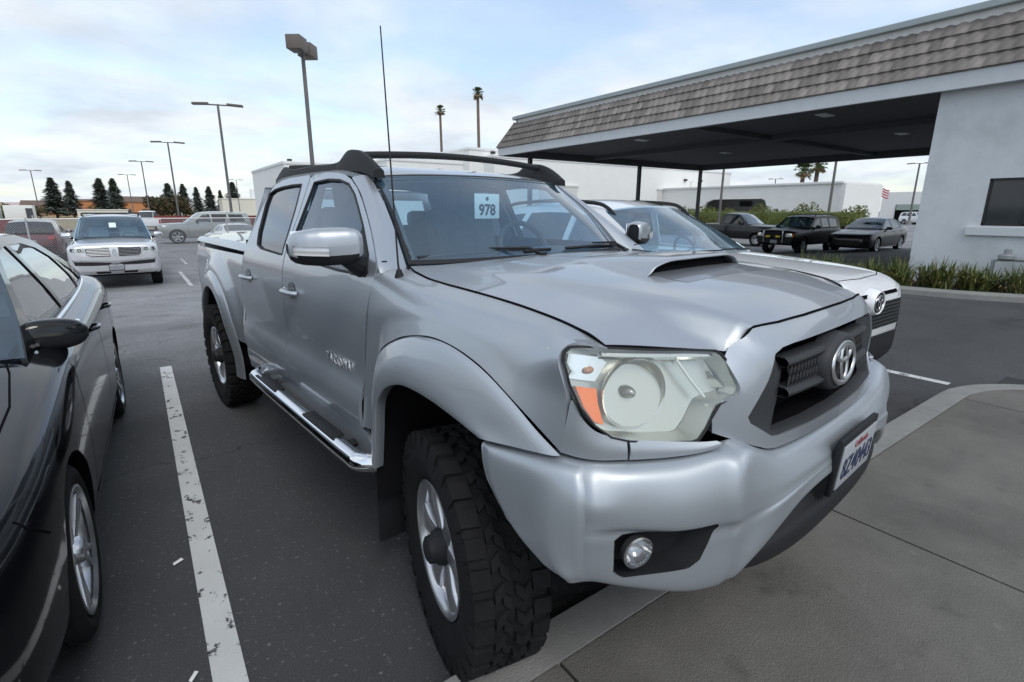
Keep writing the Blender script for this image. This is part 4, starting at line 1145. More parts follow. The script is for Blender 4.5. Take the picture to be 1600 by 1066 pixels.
    tp('dashboard', [[(-.72, .50, 1.325), (-.3, .44, 1.325), (0, .43, 1.325), (.3, .44, 1.325), (.72, .50, 1.325)], [(-.74, .70, 1.325), (-.3, .68, 1.33), (0, .68, 1.33), (.3, .66, 1.36), (.74, .70, 1.325)], [(-.74, .85, 1.27), (-.3, .82, 1.28), (0, .82, 1.28), (.3, .80, 1.32), (.74, .85, 1.27)], [(-.74, .84, 1.0), (-.3, .82, 1.0), (0, .82, 1.0), (.3, .82, 1.0), (.74, .84, 1.0)]], M_SEATD, t, 4, 3, fl=0)
    g = G(); pts = []
    for k in range(28):
        a = 2*PI*k/28; pts.append((.37+.185*math.cos(a), .98+.185*math.sin(a)*.42, 1.31+.185*math.sin(a)*.9))
    g.tube(pts, .016, 8, closed=True); g.tube([(.37, .98, 1.31), (.37, .80, 1.22)], .03, 8); g.box((.37, .975, 1.305), (.30, .03, .05)); g.mk('steering_wheel', M_SEATD, t)
    g = G(); g.box((0, 1.45, .90), (1.5, 1.9, .02)); g.mk('cabin_floor', M_SEATD, t, False)
    tp('headliner', [[(x*.97, y+.01, z-.035) for x, y, z in r_] for r_ in rrs], mat('headliner_grey', (.30, .31, .32), .9), t, 2, 2, fl=0, flip=True)
    G().bbox((0, .98, 1.60), (.24, .05, .075), .02).mk('rear_view_mirror', M_TRIM, t)
    for s in (-1, 1):
        G().tube([(s*.60, 1.58, 1.70), (s*.72, 1.55, 1.35)], .030, 6).mk('centre_pillar', M_SEATD, t)
        G().tube([(s*.55, .97, 1.675), (s*.66, .54, 1.34)], .022, 6).mk('pillar_trim', M_SEATD, t)
    # stock number sheet behind the windscreen
    sk = bpy.data.objects.new('stock_sheet', None); COL.objects.link(sk); sk.parent = t
    sk.location = (-.088, .765, 1.569)
    G().bbox((0, 0, 0), (.156, .002, .120), .0006).mk('paper', mat('pale_paper', (.72, .82, .82), .7), sk)
    tx = text_mesh('stock_number', '978', .074, M_INK, sk, .0006, (.95, 1.0), bold=.0022); tx.rotation_euler = (R(90), 0, 0); tx.location = (0, -.0022, -.020)
    G().lathe([(.010, -.0018), (.0, -.0019)], 16, (0, 0, .036), 'y').mk('paper_emblem', M_INK, sk)
    # ---- wheels
    ty = mesh_of(offroad_tyre(), M_RUB, 'tyre', 30); ri = mesh_of(alloy_rim(), M_ALLOY, 'rim', 40); hu = mesh_of(hub_geo(), M_TRIM, 'hub_cap', 40)
    for (u, v, rz) in ((-.808, .0, R(-15)), (-.805, 3.246, 0), (.808, 0, PI-R(15)), (.805, 3.246, PI)):
        w = make_wheel(t, (u, v, .408), rz, ty, ri, hu)
        o = bpy.data.objects.new('brake_disc', brake_mesh()); COL.objects.link(o); o.parent = w
        w.rotation_euler = (0, 0, rz)
    return t
TRUCK = build_truck()


# ---------------------------------------------------------------- other vehicles
from mathutils.bvhtree import BVHTree
def boolean_diff(me, cutters):
    o = bpy.data.objects.new('tmp', me); COL.objects.link(o); cs = []
    for g_ in cutters:
        c = g_.mk('cut', None, None, False); COL.objects.unlink(c); COL.objects.link(c); cs.append(c)
        md = o.modifiers.new('b', 'BOOLEAN'); md.operation = 'DIFFERENCE'; md.object = c; md.solver = 'EXACT'
    dg = bpy.context.evaluated_depsgraph_get(); dg.update()
    r = bpy.data.meshes.new_from_object(o.evaluated_get(dg))
    for c in cs+[o]: bpy.data.objects.remove(c)
    return r
def street_tyre(Rt=.33, w=.22, rim=.235):
    hw = w/2; g = G()
    prof = [(rim, .8*hw), (rim+.02, .95*hw), (rim+(Rt-rim)*.5, hw), (Rt-.02, .92*hw), (Rt-.004, .78*hw), (Rt, .5*hw), (Rt, .42*hw), (Rt-.008, .41*hw), (Rt-.008, .37*hw), (Rt, .36*hw), (Rt, .06*hw), (Rt-.008, .05*hw), (Rt-.008, 0)]
    g.lathe(prof+[(r, -x) for r, x in prof[-2::-1]], 40, axis='x'); return g
def street_rim(rim=.235, spokes=5, split=True, face=-.09):
    g = G(); g.lathe([(rim-.03, .09), (rim-.02, .02), (rim-.025, -.05), (rim-.012, -.085), (rim+.003, -.095), (rim+.005, -.103), (rim-.006, -.104), (rim-.02, -.09)], 40, axis='x')
    for k in range(spokes):
        for d in ((-.16, .16) if split else (0,)):
            a = 2*PI*k/spokes; rows = []
            for r, hw_, x in ((.03, .022, face+.015), (rim*.45, .016, face+.01), (rim-.015, .017 if split else .035, face)):
                cz = r*math.tan(d)*(r/rim); rows.append([(x+.03, r, cz-hw_), (x, r, cz-hw_*.8), (x-.003, r, cz), (x, r, cz+hw_*.8), (x+.03, r, cz+hw_)])
            gg = G(); grid_geo(gg, tp_grid(rows, 2, 3)); Mx = Matrix.Rotation(a, 3, 'X'); g.add([tuple(Mx@Vector(p)) for p in gg.v], gg.f)
    g.lathe([(.055, face+.03), (.05, face-.002), (.04, face-.012), (.0, face-.014)], 20, axis='x')
    return g
WHEELS = {}
def wheel_meshes(Rt, w, rim, spokes, split, dark):
    k = (Rt, w, rim, spokes, split, dark)
    if k not in WHEELS:
        WHEELS[k] = (mesh_of(street_tyre(Rt, w, rim), M_RUB, 'tyre', 30), mesh_of(street_rim(rim, spokes, split), M_ALLOYD if dark else M_ALLOY, 'rim', 40))
    return WHEELS[k]

class Car:
    """y = 0 at the front axle, nose towards -y"""
    def __init__(s, name, label, cat, P, paint, loc, rz, group=None, hi=True):
        s.P = P; s.paint = paint; s.hi = hi
        s.t = thing(name, label, cat, loc, rz, group)
        s.shell(); s.greenhouse(); s.wheels()
    def sec(s, y):
        P = s.P; w = interp(y, P['w']); zt = interp(y, P['top']); zs = interp(y, P['sh']); zb = interp(y, P['zb']); zm = zb+(zs-zb)*.52
        bul = P.get('bulge', .0)
        h = [(0, zb), (.7*w, zb), (.90*w, zb+.015), (.965*w, zb+.07), (.985*w, zb+.16), (w, zm), (.992*w, zs-.14), (.972*w, zs-.05), (.93*w, zs-.008), (.87*w, zs+.012), (.72*w, zs+(zt-zs)*.55+.008), (.4*w, zs+(zt-zs)*.9), (0, zt)]
        ct = P.get('crease')
        if ct:
            h[6] = (.978*w, zs-.17); h[7] = (.985*w, zs-.10); h[8] = (.935*w, zs-.02)
        return [(x, z) for x, z in h]
    def shell(s):
        P = s.P; ys = P['ys']
        if s.hi: ys = sorted(set(ys+[(a+b)/2 for a, b in zip(ys, ys[1:])]))
        rings = []
        n = 2 if s.hi else 1
        for y in ys:
            h = cr(s.sec(y), n); ring = [(x, y, z) for x, z in h]+[(-x, y, z) for x, z in h[-2:0:-1]]; rings.append(ring)
        m = len(rings[0]); V = [p for r in rings for p in r]; F = []
        for i in range(len(rings)-1):
            for k in range(m): F.append((i*m+k, (i+1)*m+k, (i+1)*m+(k+1) % m, i*m+(k+1) % m))
        for i, y in ((0, ys[0]), (len(rings)-1, ys[-1])):
            F.append(tuple(i*m+k for k in range(m)) if i == 0 else tuple(i*m+k for k in range(m-1, -1, -1)))
        me = bpy.data.meshes.new('body'); me.from_pydata(V, [], F); me.validate()
        bm = bmesh.new(); bm.from_mesh(me); bmesh.ops.recalc_face_normals(bm, faces=bm.faces); bm.to_mesh(me); bm.free()
        cut = []
        for yc in (0, P['wb']):
            for sg in (-1, 1):
                g = G(); r = P['arch']; prof = [(0.001, sg*P['W']*.55), (r, sg*P['W']*.55), (r, sg*P['W']*1.4), (.001, sg*P['W']*1.4)]
                gg = G().lathe(prof, 36, (0, yc, P['Rt']+P.get('lift', 0)), 'x')
                bm = bmesh.new(); m_ = bpy.data.meshes.new('c'); m_.from_pydata(gg.v, [], gg.f); bm.from_mesh(m_); bmesh.ops.remove_doubles(bm, verts=bm.verts, dist=.002); bmesh.ops.recalc_face_normals(bm, faces=bm.faces)
                bm.verts.index_update(); q = G(); q.add([v.co for v in bm.verts], [[v.index for v in f.verts] for f in bm.faces]); bm.free(); cut.append(q)
        me2 = boolean_diff(me, cut)
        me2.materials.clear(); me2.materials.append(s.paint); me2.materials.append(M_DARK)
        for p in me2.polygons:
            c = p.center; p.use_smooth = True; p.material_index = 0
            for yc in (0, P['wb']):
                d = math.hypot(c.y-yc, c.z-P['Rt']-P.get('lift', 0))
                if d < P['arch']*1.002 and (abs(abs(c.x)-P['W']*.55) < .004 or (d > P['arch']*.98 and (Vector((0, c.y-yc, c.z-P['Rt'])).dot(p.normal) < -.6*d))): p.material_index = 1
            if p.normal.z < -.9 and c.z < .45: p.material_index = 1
        me2.set_sharp_from_angle(angle=R(32))
        o = bpy.data.objects.new('body', me2); COL.objects.link(o); o.parent = s.t; s.body = o
        bm = bmesh.new(); bm.from_mesh(me2); s.bvh = BVHTree.FromBMesh(bm); bm.free()
    def ray(s, org, d):
        r = s.bvh.ray_cast(Vector(org), Vector(d), 30); return r[0], r[1]
    def decal(s, name, poly, m, face='front', off=.004, step=.06, parent=None, fl=0.004, side=1, holes=()):
        P = s.P
        def fn(a, b):
            if face == 'front': o_, d = (a, -9, b), (0, 1, 0)
            elif face == 'rear': o_, d = (a, 19, b), (0, -1, 0)
            elif face == 'top': o_, d = (a, b, 9), (0, 0, -1)
            else: o_, d = (side*9, a, b), (-side, 0, 0)
            h, n = s.ray(o_, d)
            if h is None:
                h = s.bvh.find_nearest(Vector((a, P['ys'][0], b) if face == 'front' else (a, P['ys'][-1], b) if face == 'rear' else (a, b, 1) if face == 'top' else (side*P['W'], a, b)))[0]; n = -Vector(d)
            return tuple(h-Vector(d)*off)
        flip = {'front': False, 'rear': True, 'top': False}.get(face, side < 0)
        return panel(name, poly, fn, m, parent or s.t, step, holes, fl, flip)
    def seam(s, pts, w=.007, name='panel_gap', m=None, face='side'):
        for sg in ((-1, 1) if face == 'side' else (1,)):
            L = resample(pts, .06, False); V = []
            for i, p in enumerate(L):
                a = Vector(L[max(0, i-1)]); b = Vector(L[min(len(L)-1, i+1)]); d = (b-a).normalized(); nn = Vector((-d.y, d.x))*w/2
                for k in (1, -1):
                    q = Vector(p)+nn*k
                    if face == 'side': h, _ = s.ray((sg*9, q.x, q.y), (-sg, 0, 0)); f_ = Vector((sg*.002, 0, 0)); dft = (sg*s.P['W'], q.x, q.y)
                    elif face == 'top': h, _ = s.ray((q.x, q.y, 9), (0, 0, -1)); f_ = Vector((0, 0, .002)); dft = (q.x, q.y, 1)
                    else: h, _ = s.ray((q.x, -9, q.y), (0, 1, 0)); f_ = Vector((0, -.002, 0)); dft = (q.x, s.P['ys'][0], q.y)
                    V.append(tuple((h if h is not None else Vector(dft))+f_))
            mk(name, V, [(2*i, 2*i+1, 2*i+3, 2*i+2) for i in range(len(L)-1)], m or M_DARK, s.t, False)
    def gw(s, y, z):
        P = s.P; zb = interp(y, P['sh']); f = max(0, min(1.1, (z-zb)/(P['roof_z']-zb)))
        wb_ = interp(y, P['w'])*P.get('gw0', .875); wr = P['wr']*interp(y, P.get('wrt', [(0, 1), (1, 1)]))
        return wb_+(wr-wb_)*(f**1.25)
    def greenhouse(s):
        P = s.P; t = s.t
        ry = P['roof']         # side view of the glasshouse: (y, z) from screen base over the roof to the rear deck
        i0, i1 = P['roof_i']   # indices of header and rear header
        g_paint = P.get('frame_mat', s.paint)
        out = [(y, z) for y, z in ry]
        zb = lambda y: interp(y, P['sh'])-.01
        base = [(ry[-1][0], zb(ry[-1][0])), (ry[0][0], zb(ry[0][0]))]
        frame = out+base
        holes = P['win']
        for sg in (-1, 1):
            fn = lambda y, z: (sg*s.gw(y, z), y, z)
            panel('side_frame', frame, fn, s.paint, t, .10, holes, .02, flip=(sg < 0))
            for hpoly, gm in zip(holes, P['win_mat']):
                panel('side_window', hpoly, lambda y, z: (sg*(s.gw(y, z)-.008), y, z), gm, t, .15, (), 0, flip=(sg < 0))
            if P.get('trim'):
                pts = [(sg*(s.gw(y, z)+.004), y, z) for y, z in resample(cr(P['trim'], 4), .06, False)]
                G().tube(pts, .009, 5).mk('window_trim', P.get('trim_mat', M_CHROME), t)
        def arcrow(y, z, bow, crown, n=4, wf=1.0):
            w = s.gw(y, z)*wf; return [(q*w, y+bow*(abs(q)**2), z+crown*(1-abs(q)**2.4)) for q in (-1, -.8, -.45, 0, .45, .8, 1)]
        bow = P.get('bow', .12)
        # screen: from its base to the header
        a, b = ry[0], ry[i0]
        mid = ry[1:i0]
        rows = [arcrow(a[0]-bow, a[1]+.005, bow, .03)]+[arcrow(y-bow*.8, z, bow*.8, .02) for y, z in mid]+[arcrow(b[0]-bow*.55, b[1], bow*.55, P.get('crown', .035))]
        tp('windscreen', rows, P.get('ws_mat', M_WS), t, 3, 4, fl=0)
        s.wsr = rows
        top = [arcrow(b[0]-bow*.55, b[1]+.002, bow*.55, P.get('crown', .035))]+[arcrow(y, z, 0, P.get('crown', .035)+P.get('crown2', .01)) for y, z in ry[i0+1:i1]]+[arcrow(ry[i1][0]+bow*.3, ry[i1][1]+.002, -bow*.3, P.get('crown', .035))]
        tp('roof', top, P.get('roof_mat', s.paint), t, 3, 4, fl=.015)
        rr = [arcrow(y+bow*.3, z, -bow*.3, .03) for y, z in ry[i1:]]
        if len(rr) > 1: tp('rear_window', rr, P.get('rear_mat', M_TINT), t, 3, 4, fl=0)
        if P.get('interior', True):
            for x in (-.36, .36):
                st = bpy.data.objects.new('front_seat', None); COL.objects.link(st); st.parent = t
                yb = P['seat_y']; zz = P['roof_z']
                G().bbox((x, yb, zz-.62), (.48, .16, .60), .06, rx=R(-14)).mk('seat_back', M_SEAT, st)
                G().bbox((x, yb+.08, zz-.24), (.26, .09, .17), .04).mk('headrest', M_SEAT, st)
            G().bbox((0, ry[0][0]+.30, ry[0][1]-.02), (interp(ry[0][0], P['w'])*1.55, .5, .10), .04).mk('dashboard', M_SEATD, t)
            pts = [(.36+.18*math.cos(k*PI/10), P['seat_y']-.58+.07*math.sin(k*PI/10), ry[0][1]-.02+.16*math.sin(k*PI/10)) for k in range(20)]
            G().tube(pts, .015, 6, closed=True).mk('steering_wheel', M_SEATD, t)
    def wheels(s):
        P = s.P; ty, ri = wheel_meshes(P['Rt'], P.get('tw', .225), P['rim'], P.get('spokes', 5), P.get('split', True), P.get('dark_rim', False))
        for y in (0, P['wb']):
            for sg in (-1, 1):
                w = make_wheel(s.t, (sg*(P['W']-P.get('tw', .225)/2-.02), y, P['Rt']), 0 if sg < 0 else PI, ty, ri, None)
                if s.hi:
                    o = bpy.data.objects.new('brake_disc', brake_mesh()); COL.objects.link(o); o.parent = w
    def mirrors(s, y, z, w=.20, h=.13, m=None, out=.10, arm=M_TRIM, d=.12, low=None):
        for sg in (-1, 1):
            x0 = s.gw(y, z)+.02; mr = bpy.data.objects.new('door_mirror', None); COL.objects.link(mr); mr.parent = s.t
            rows = []
            for f, k in ((0, .62), (.08, .86), (.3, 1.0), (.65, .97), (.88, .74), (1.0, .30)):
                ring = []
                for q in range(17):
                    a = 2*PI*q/16; ca, sa = math.cos(a), math.sin(a); e = .7
                    yy = math.copysign(abs(ca)**e, ca); zz = math.copysign(abs(sa)**e, sa)
                    ring.append((sg*(x0+out+w*f), y+.03+.05*f-d*.5*k*yy*(1 if yy > 0 else .6), z+h*.5*k*zz-.01*f))
                rows.append(ring)
            gr = tp_grid(rows, 1, 3)
            lo = z-h*.12
            ga, gb = G(), G()
            for i in range(len(gr)-1):
                for q in range(16):
                    F = [gr[i][q], gr[i][q+1], gr[i+1][q+1], gr[i+1][q]]; (ga if (low is None or sum(p[2] for p in F)/4 > lo) else gb).add(F, [(0, 1, 2, 3) if sg < 0 else (3, 2, 1, 0)])
            for gg, nm, mm in ((ga, 'mirror_cap', m or s.paint), (gb, 'mirror_base', low)):
                if not gg.v: continue
                bm = bmesh.new(); me = bpy.data.meshes.new('x'); me.from_pydata(gg.v, [], gg.f); bm.from_mesh(me); bpy.data.meshes.remove(me); bmesh.ops.remove_doubles(bm, verts=bm.verts, dist=.0005); mb(nm, bm, mm, mr, True, 60)
            for rw in (gr[0], gr[-1]): G().add(rw[:-1], [tuple(range(16))]).mk('mirror_end', low or m or s.paint, mr, False)
            G().tube([(sg*(x0+out+.03), y+.02, z-h*.3), (sg*(x0-.03), y+.05, z-h*.5)], [.03, .035], 8).mk('mirror_arm', arm, mr)
            G().bbox((sg*(x0+out+w*.5), y+.085, z), (w*.8, .01, h*.7), .004).mk('mirror_glass', M_CHROME, mr)
    def handles(s, ys, z, m=None):
        for sg in (-1, 1):
            for y in ys:
                h, _ = s.ray((sg*9, y, z), (-sg, 0, 0)); x = (h.x if h is not None else sg*s.P['W'])
                G().tube(cr([(x, y-.09, z), (x+sg*.028, y-.06, z+.002), (x+sg*.034, y, z+.003), (x+sg*.028, y+.06, z+.002), (x, y+.09, z)], 3), .011, 7).mk('door_handle', m or s.paint, s.t)
    def wipers(s, m=M_TRIM):
        r0, r1 = s.wsr[0], s.wsr[1 if len(s.wsr) > 2 else -1]
        for (a, b) in ((1, 3), (3, 5)):
            p, q = Vector(r0[a]), Vector(r0[b]); o_ = Vector((0, -.012, .022))
            G().tube([p+o_, (p+q)/2+o_+Vector((0, -.01, .005)), q+o_+Vector((0, .0, -.005))], .008, 5).mk('wiper', m, s.t)

# ---------------------------------------------------------------- black sedan on the left
M_BLACK = mat('black_car_paint', (.005, .0055, .0065), .10, 0, coat=.55, spec=.25)
M_BLACK2 = mat('shaded_black_paint', (.006, .006, .007), .35, 0, coat=.15, spec=.2)  # copy of the black paint with the canopy's shade put into its finish
M_GREYP = mat('dark_grey_car_paint', (.014, .015, .017), .32, .2, coat=.5)
sedan = dict(W=.89, wb=2.54, Rt=.325, arch=.365, rim=.235, tw=.215, spokes=5, roof_z=1.43, wr=.52, gw0=.845,
    ys=[-.90, -.87, -.80, -.68, -.50, -.30, 0.0, .3, .6, .9, 1.3, 1.7, 2.1, 2.5, 2.9, 3.2, 3.45, 3.58, 3.63],
    w=[(-.90, .52), (-.87, .62), (-.80, .72), (-.68, .81), (-.5, .855), (-.2, .88), (.3, .885), (.9, .885), (2.0, .888), (2.7, .885), (3.2, .84), (3.45, .76), (3.58, .66), (3.63, .5)],
    top=[(-.90, .60), (-.87, .66), (-.80, .72), (-.68, .77), (-.5, .81), (-.2, .865), (.2, .93), (.6, .985), (.9, 1.0), (1.6, 1.0), (2.4, 1.02), (2.9, 1.06), (3.2, 1.06), (3.45, 1.03), (3.58, .95), (3.63, .75)],
    sh=[(-.90, .58), (-.87, .63), (-.80, .69), (-.68, .74), (-.5, .775), (-.2, .82), (.2, .875), (.6, .92), (.9, .93), (1.6, .945), (2.4, .975), (2.9, 1.0), (3.2, 1.01), (3.45, .98), (3.58, .9), (3.63, .7)],
    zb=[(-.90, .30), (-.8, .20), (-.5, .18), (0, .19), (2.6, .19), (3.2, .22), (3.63, .42)],
    roof=[(.52, .955), (.80, 1.10), (1.10, 1.26), (1.36, 1.375), (1.7, 1.405), (2.05, 1.40), (2.35, 1.355), (2.65, 1.23), (2.95, 1.08), (3.06, 1.03)], roof_i=(3, 6),
    win=[[(.80, .99), (.86, 1.05), (1.15, 1.24), (1.36, 1.335), (1.62, 1.358), (1.66, 1.0)], [(1.73, 1.0), (1.70, 1.358), (2.0, 1.352), (2.25, 1.31), (2.42, 1.24), (2.52, 1.10), (2.50, 1.02)], [(2.56, 1.03), (2.58, 1.11), (2.50, 1.22), (2.70, 1.12), (2.76, 1.05)]],
    win_mat=[M_TINT, M_TINT, M_TINT], trim=[(.74, .965), (1.4, .972), (2.0, .985), (2.5, 1.005), (2.78, 1.035), (2.82, 1.055)], seat_y=1.55, bow=.13, crown=.03, ws_mat=M_WINDOW)
c = Car('sedan', 'glossy black sedan with chrome window trim, cut off by the left edge of the photo', 'sedan', sedan, M_BLACK, (-1.19, 2.30, 0), R(-1.2))
c.mirrors(.78, .995, .225, .145, M_BLACK, -.06, low=M_TRIM)
c.handles((1.52, 2.36), .885)
c.seam([(.55, .30), (.52, .50), (.56, .80), (.70, .94)]); c.seam([(1.66, .26), (1.68, .6), (1.70, .95)]); c.seam([(2.30, .45), (2.52, .70), (2.60, .88), (2.58, .98)]); c.seam([(.55, .29), (1.66, .25), (2.2, .27), (2.30, .45)])
c.decal('sill_trim', [(.40, .21), (2.18, .21), (2.15, .26), (.42, .26)], M_TRIM2, 'side', .006, .1, side=1)
c.seam([(-.40, .62), (-.50, .70), (-.53, .76)])
c.decal('headlamp', [(.40, .60), (.62, .66), (.76, .73), (.76, .77), (.60, .74), (.42, .66)], M_CLEAR, 'front', .006, .05, side=1)
c.decal('grille', [(-.55, .32), (.55, .32), (.48, .52), (-.48, .52)], M_TRIM, 'front', .005, .06)
for sx in (1, -1):
    c.seam([(sx*.62, .75), (sx*.70, .40), (sx*.74, .10), (sx*.74, -.25), (sx*.70, -.48), (sx*.55, -.62), (0, -.68)], face='top')

# ---------------------------------------------------------------- white crossover beside the pickup
M_WHITEP = mat('white_car_paint', (.84, .85, .86), .25, 0, coat=1.0)
rav = dict(W=.925, wb=2.69, Rt=.355, arch=.405, rim=.235, tw=.225, roof_z=1.62, wr=.60, gw0=.89, lift=0.0,
    ys=[-.93, -.91, -.86, -.76, -.6, -.4, -.1, .2, .5, .8, 1.3, 1.8, 2.3, 2.8, 3.1, 3.4, 3.6, 3.66],
    w=[(-.93, .60), (-.91, .68), (-.86, .75), (-.76, .82), (-.6, .875), (-.3, .905), (.2, .92), (2.5, .925), (3.1, .90), (3.4, .84), (3.6, .74), (3.66, .6)],
    top=[(-.93, .90), (-.91, .965), (-.86, 1.015), (-.76, 1.058), (-.6, 1.09), (-.4, 1.114), (-.1, 1.14), (.2, 1.158), (.5, 1.17), (.8, 1.17), (2.6, 1.16), (3.4, 1.15), (3.6, 1.1), (3.66, .9)],
    sh=[(-.93, .86), (-.91, .915), (-.86, .955), (-.76, .99), (-.6, 1.015), (-.4, 1.032), (-.1, 1.05), (.2, 1.065), (.5, 1.075), (.9, 1.08), (2.0, 1.10), (3.0, 1.13), (3.4, 1.12), (3.6, 1.05), (3.66, .85)],
    zb=[(-.93, .42), (-.86, .30), (-.6, .24), (0, .24), (2.7, .24), (3.3, .30), (3.66, .5)],
    roof=[(.55, 1.13), (.80, 1.27), (1.05, 1.41), (1.32, 1.545), (1.7, 1.60), (2.2, 1.61), (2.7, 1.585), (3.10, 1.54), (3.32, 1.33), (3.48, 1.16)], roof_i=(3, 7),
    win=[[(.86, 1.14), (.92, 1.21), (1.2, 1.385), (1.42, 1.49), (1.70, 1.52), (1.74, 1.155)], [(1.81, 1.16), (1.78, 1.525), (2.2, 1.53), (2.5, 1.52), (2.62, 1.2)], [(2.70, 1.21), (2.60, 1.515), (2.9, 1.49), (3.1, 1.40)]],
    win_mat=[M_WINDOW, M_TINT, M_TINT], seat_y=1.62, bow=.16, crown=.05, crown2=.015)
c = Car('crossover', 'white crossover with black roof rails parked right behind the silver pickup', 'crossover', rav, M_WHITEP, (4.53, 2.49, 0), R(.5))
c.mirrors(1.12, 1.165, .17, .15, M_BLACK, .05)
c.handles((1.6, 2.5), 1.0)
c.seam([(.60, .38), (.56, .7), (.60, .98), (.72, 1.08)]); c.seam([(1.74, .36), (1.76, 1.1)]); c.seam([(2.38, .55), (2.6, .85), (2.66, 1.1)])
c.wipers()
for sg in (-1, 1):
    pts = cr([(sg*.60, 1.22, 1.50), (sg*.605, 1.32, 1.575), (sg*.61, 1.5, 1.625), (sg*.61, 2.1, 1.655), (sg*.605, 2.8, 1.635), (sg*.60, 3.0, 1.60), (sg*.60, 3.08, 1.56)], 4)
    G().tube(pts, .020, 8).mk('roof_rail', M_TRIM, c.t)
    c.decal('headlamp', [(sg*.50, .865), (sg*.82, .915), (sg*.90, .97), (sg*.82, .965), (sg*.50, .925)], M_CLEAR, 'front', .006, .05)
    c.decal('fog_pocket', [(sg*.62, .50), (sg*.80, .52), (sg*.80, .66), (sg*.62, .62)], M_TRIM, 'front', .006, .06)
    c.decal('arch_cladding', [(0+(.405+d)*math.cos(a), .355+(.405+d)*math.sin(a)) for a, d in [(PI*k/14, .0) for k in range(15)]+[(PI*k/14, .06) for k in range(14, -1, -1)]], M_TRIM, 'side', .008, .06, side=sg)
c.decal('grille', [(-.62, .64), (.62, .64), (.60, .85), (-.60, .85)], M_TRIM, 'front', .006, .05)
c.decal('upper_grille_slot', [(-.50, .905), (.50, .905), (.48, .935), (-.48, .935)], M_DARK, 'front', .006, .05)
c.decal('lower_bumper', [(-.66, .30), (.66, .30), (.60, .58), (-.60, .58)], M_TRIM, 'front', .008, .06)
g = G()
for z in (.67, .70, .73, .76, .79, .82):
    pts = []
    for x in [q*.06 for q in range(-9, 10)]:
        h, _ = c.ray((x, -9, z), (0, 1, 0)); pts.append((x, h.y-.012, z))
    g.tube(pts, .005, 4)
o = g.mk('grille_mesh', M_TRIM2, c.t); o['kind'] = 'stuff'
h, _ = c.ray((0, -9, .86), (0, 1, 0))
eb = G().lathe([(.13, .06), (.128, .02), (.112, -.03), (.100, -.042), (.092, -.036)], 36, axis='y'); eb.v = [(x*1.06, y+h.y-.01, z*.86+.868) for x, y, z in eb.v]; eb.mk('emblem_surround', M_WHITEP, c.t, True, 40)
eb = G().lathe([(.094, -.034), (.0, -.036)], 36, axis='y'); eb.v = [(x*1.06, y+h.y-.01, z*.86+.868) for x, y, z in eb.v]; eb.mk('emblem_glass', M_BLACK, c.t)
em = G(); ellipse_tube(em, .080, .056, .005); ellipse_tube(em, .048, .020, .0045, (0, 0, .026)); ellipse_tube(em, .022, .048, .0045); em.v = [(x, y*.6+h.y-.05, z+.868) for x, y, z in em.v]; em.mk('emblem_rings', M_SATIN, c.t)
pl = plate(c.t, 'henry', (0, c.ray((0, -9, .5), (0, 1, 0))[0].y-.02, .50), (0, 0, 0), top=None) if False else None
for pts in ([(-.80, -.50), (-.72, -.68), (-.4, -.79), (0, -.82), (.4, -.79), (.72, -.68), (.80, -.50), (.80, .3), (.74, .5)], [(-.80, -.50), (-.80, .3), (-.74, .5)]):
    c.seam(pts, face='top')

# ---------------------------------------------------------------- silver full-size SUV facing the camera across the aisle
M_PEARL = mat('pale_silver_paint', (.66, .67, .69), .28, .35, coat=1.0)
big_suv = dict(W=1.0, wb=3.02, Rt=.40, arch=.45, rim=.27, tw=.26, roof_z=1.88, wr=.70, gw0=.90,
    ys=[-.95, -.93, -.89, -.8, -.6, -.3, 0, .4, .8, 1.4, 2.0, 2.8, 3.4, 3.9, 4.15, 4.25],
    w=[(-.95, .80), (-.93, .86), (-.89, .91), (-.8, .955), (-.6, .98), (.4, .995), (3.4, .995), (4.0, .96), (4.25, .85)],
    top=[(-.95, 1.10), (-.93, 1.14), (-.89, 1.17), (-.8, 1.195), (-.6, 1.215), (-.3, 1.235), (.4, 1.27), (.8, 1.28), (4.0, 1.28), (4.25, 1.1)],
    sh=[(-.95, 1.06), (-.93, 1.10), (-.89, 1.125), (-.8, 1.14), (-.6, 1.15), (0, 1.17), (.8, 1.20), (4.0, 1.22), (4.25, 1.05)],
    zb=[(-.95, .50), (-.85, .40), (-.5, .33), (3.4, .33), (4.25, .5)],
    roof=[(.60, 1.25), (.88, 1.47), (1.15, 1.69), (1.36, 1.82), (1.8, 1.88), (2.6, 1.89), (3.5, 1.87), (3.98, 1.82), (4.12, 1.55), (4.20, 1.25)], roof_i=(3, 7),
    win=[[(.98, 1.27), (1.05, 1.36), (1.3, 1.58), (1.48, 1.75), (1.86, 1.77), (1.9, 1.28)], [(1.98, 1.28), (1.96, 1.77), (2.80, 1.77), (2.86, 1.28)], [(2.96, 1.28), (2.92, 1.77), (3.7, 1.74), (3.86, 1.30)]],
    win_mat=[M_WINDOW, M_TINT, M_TINT], seat_y=1.72, bow=.16, crown=.04, crown2=.01)
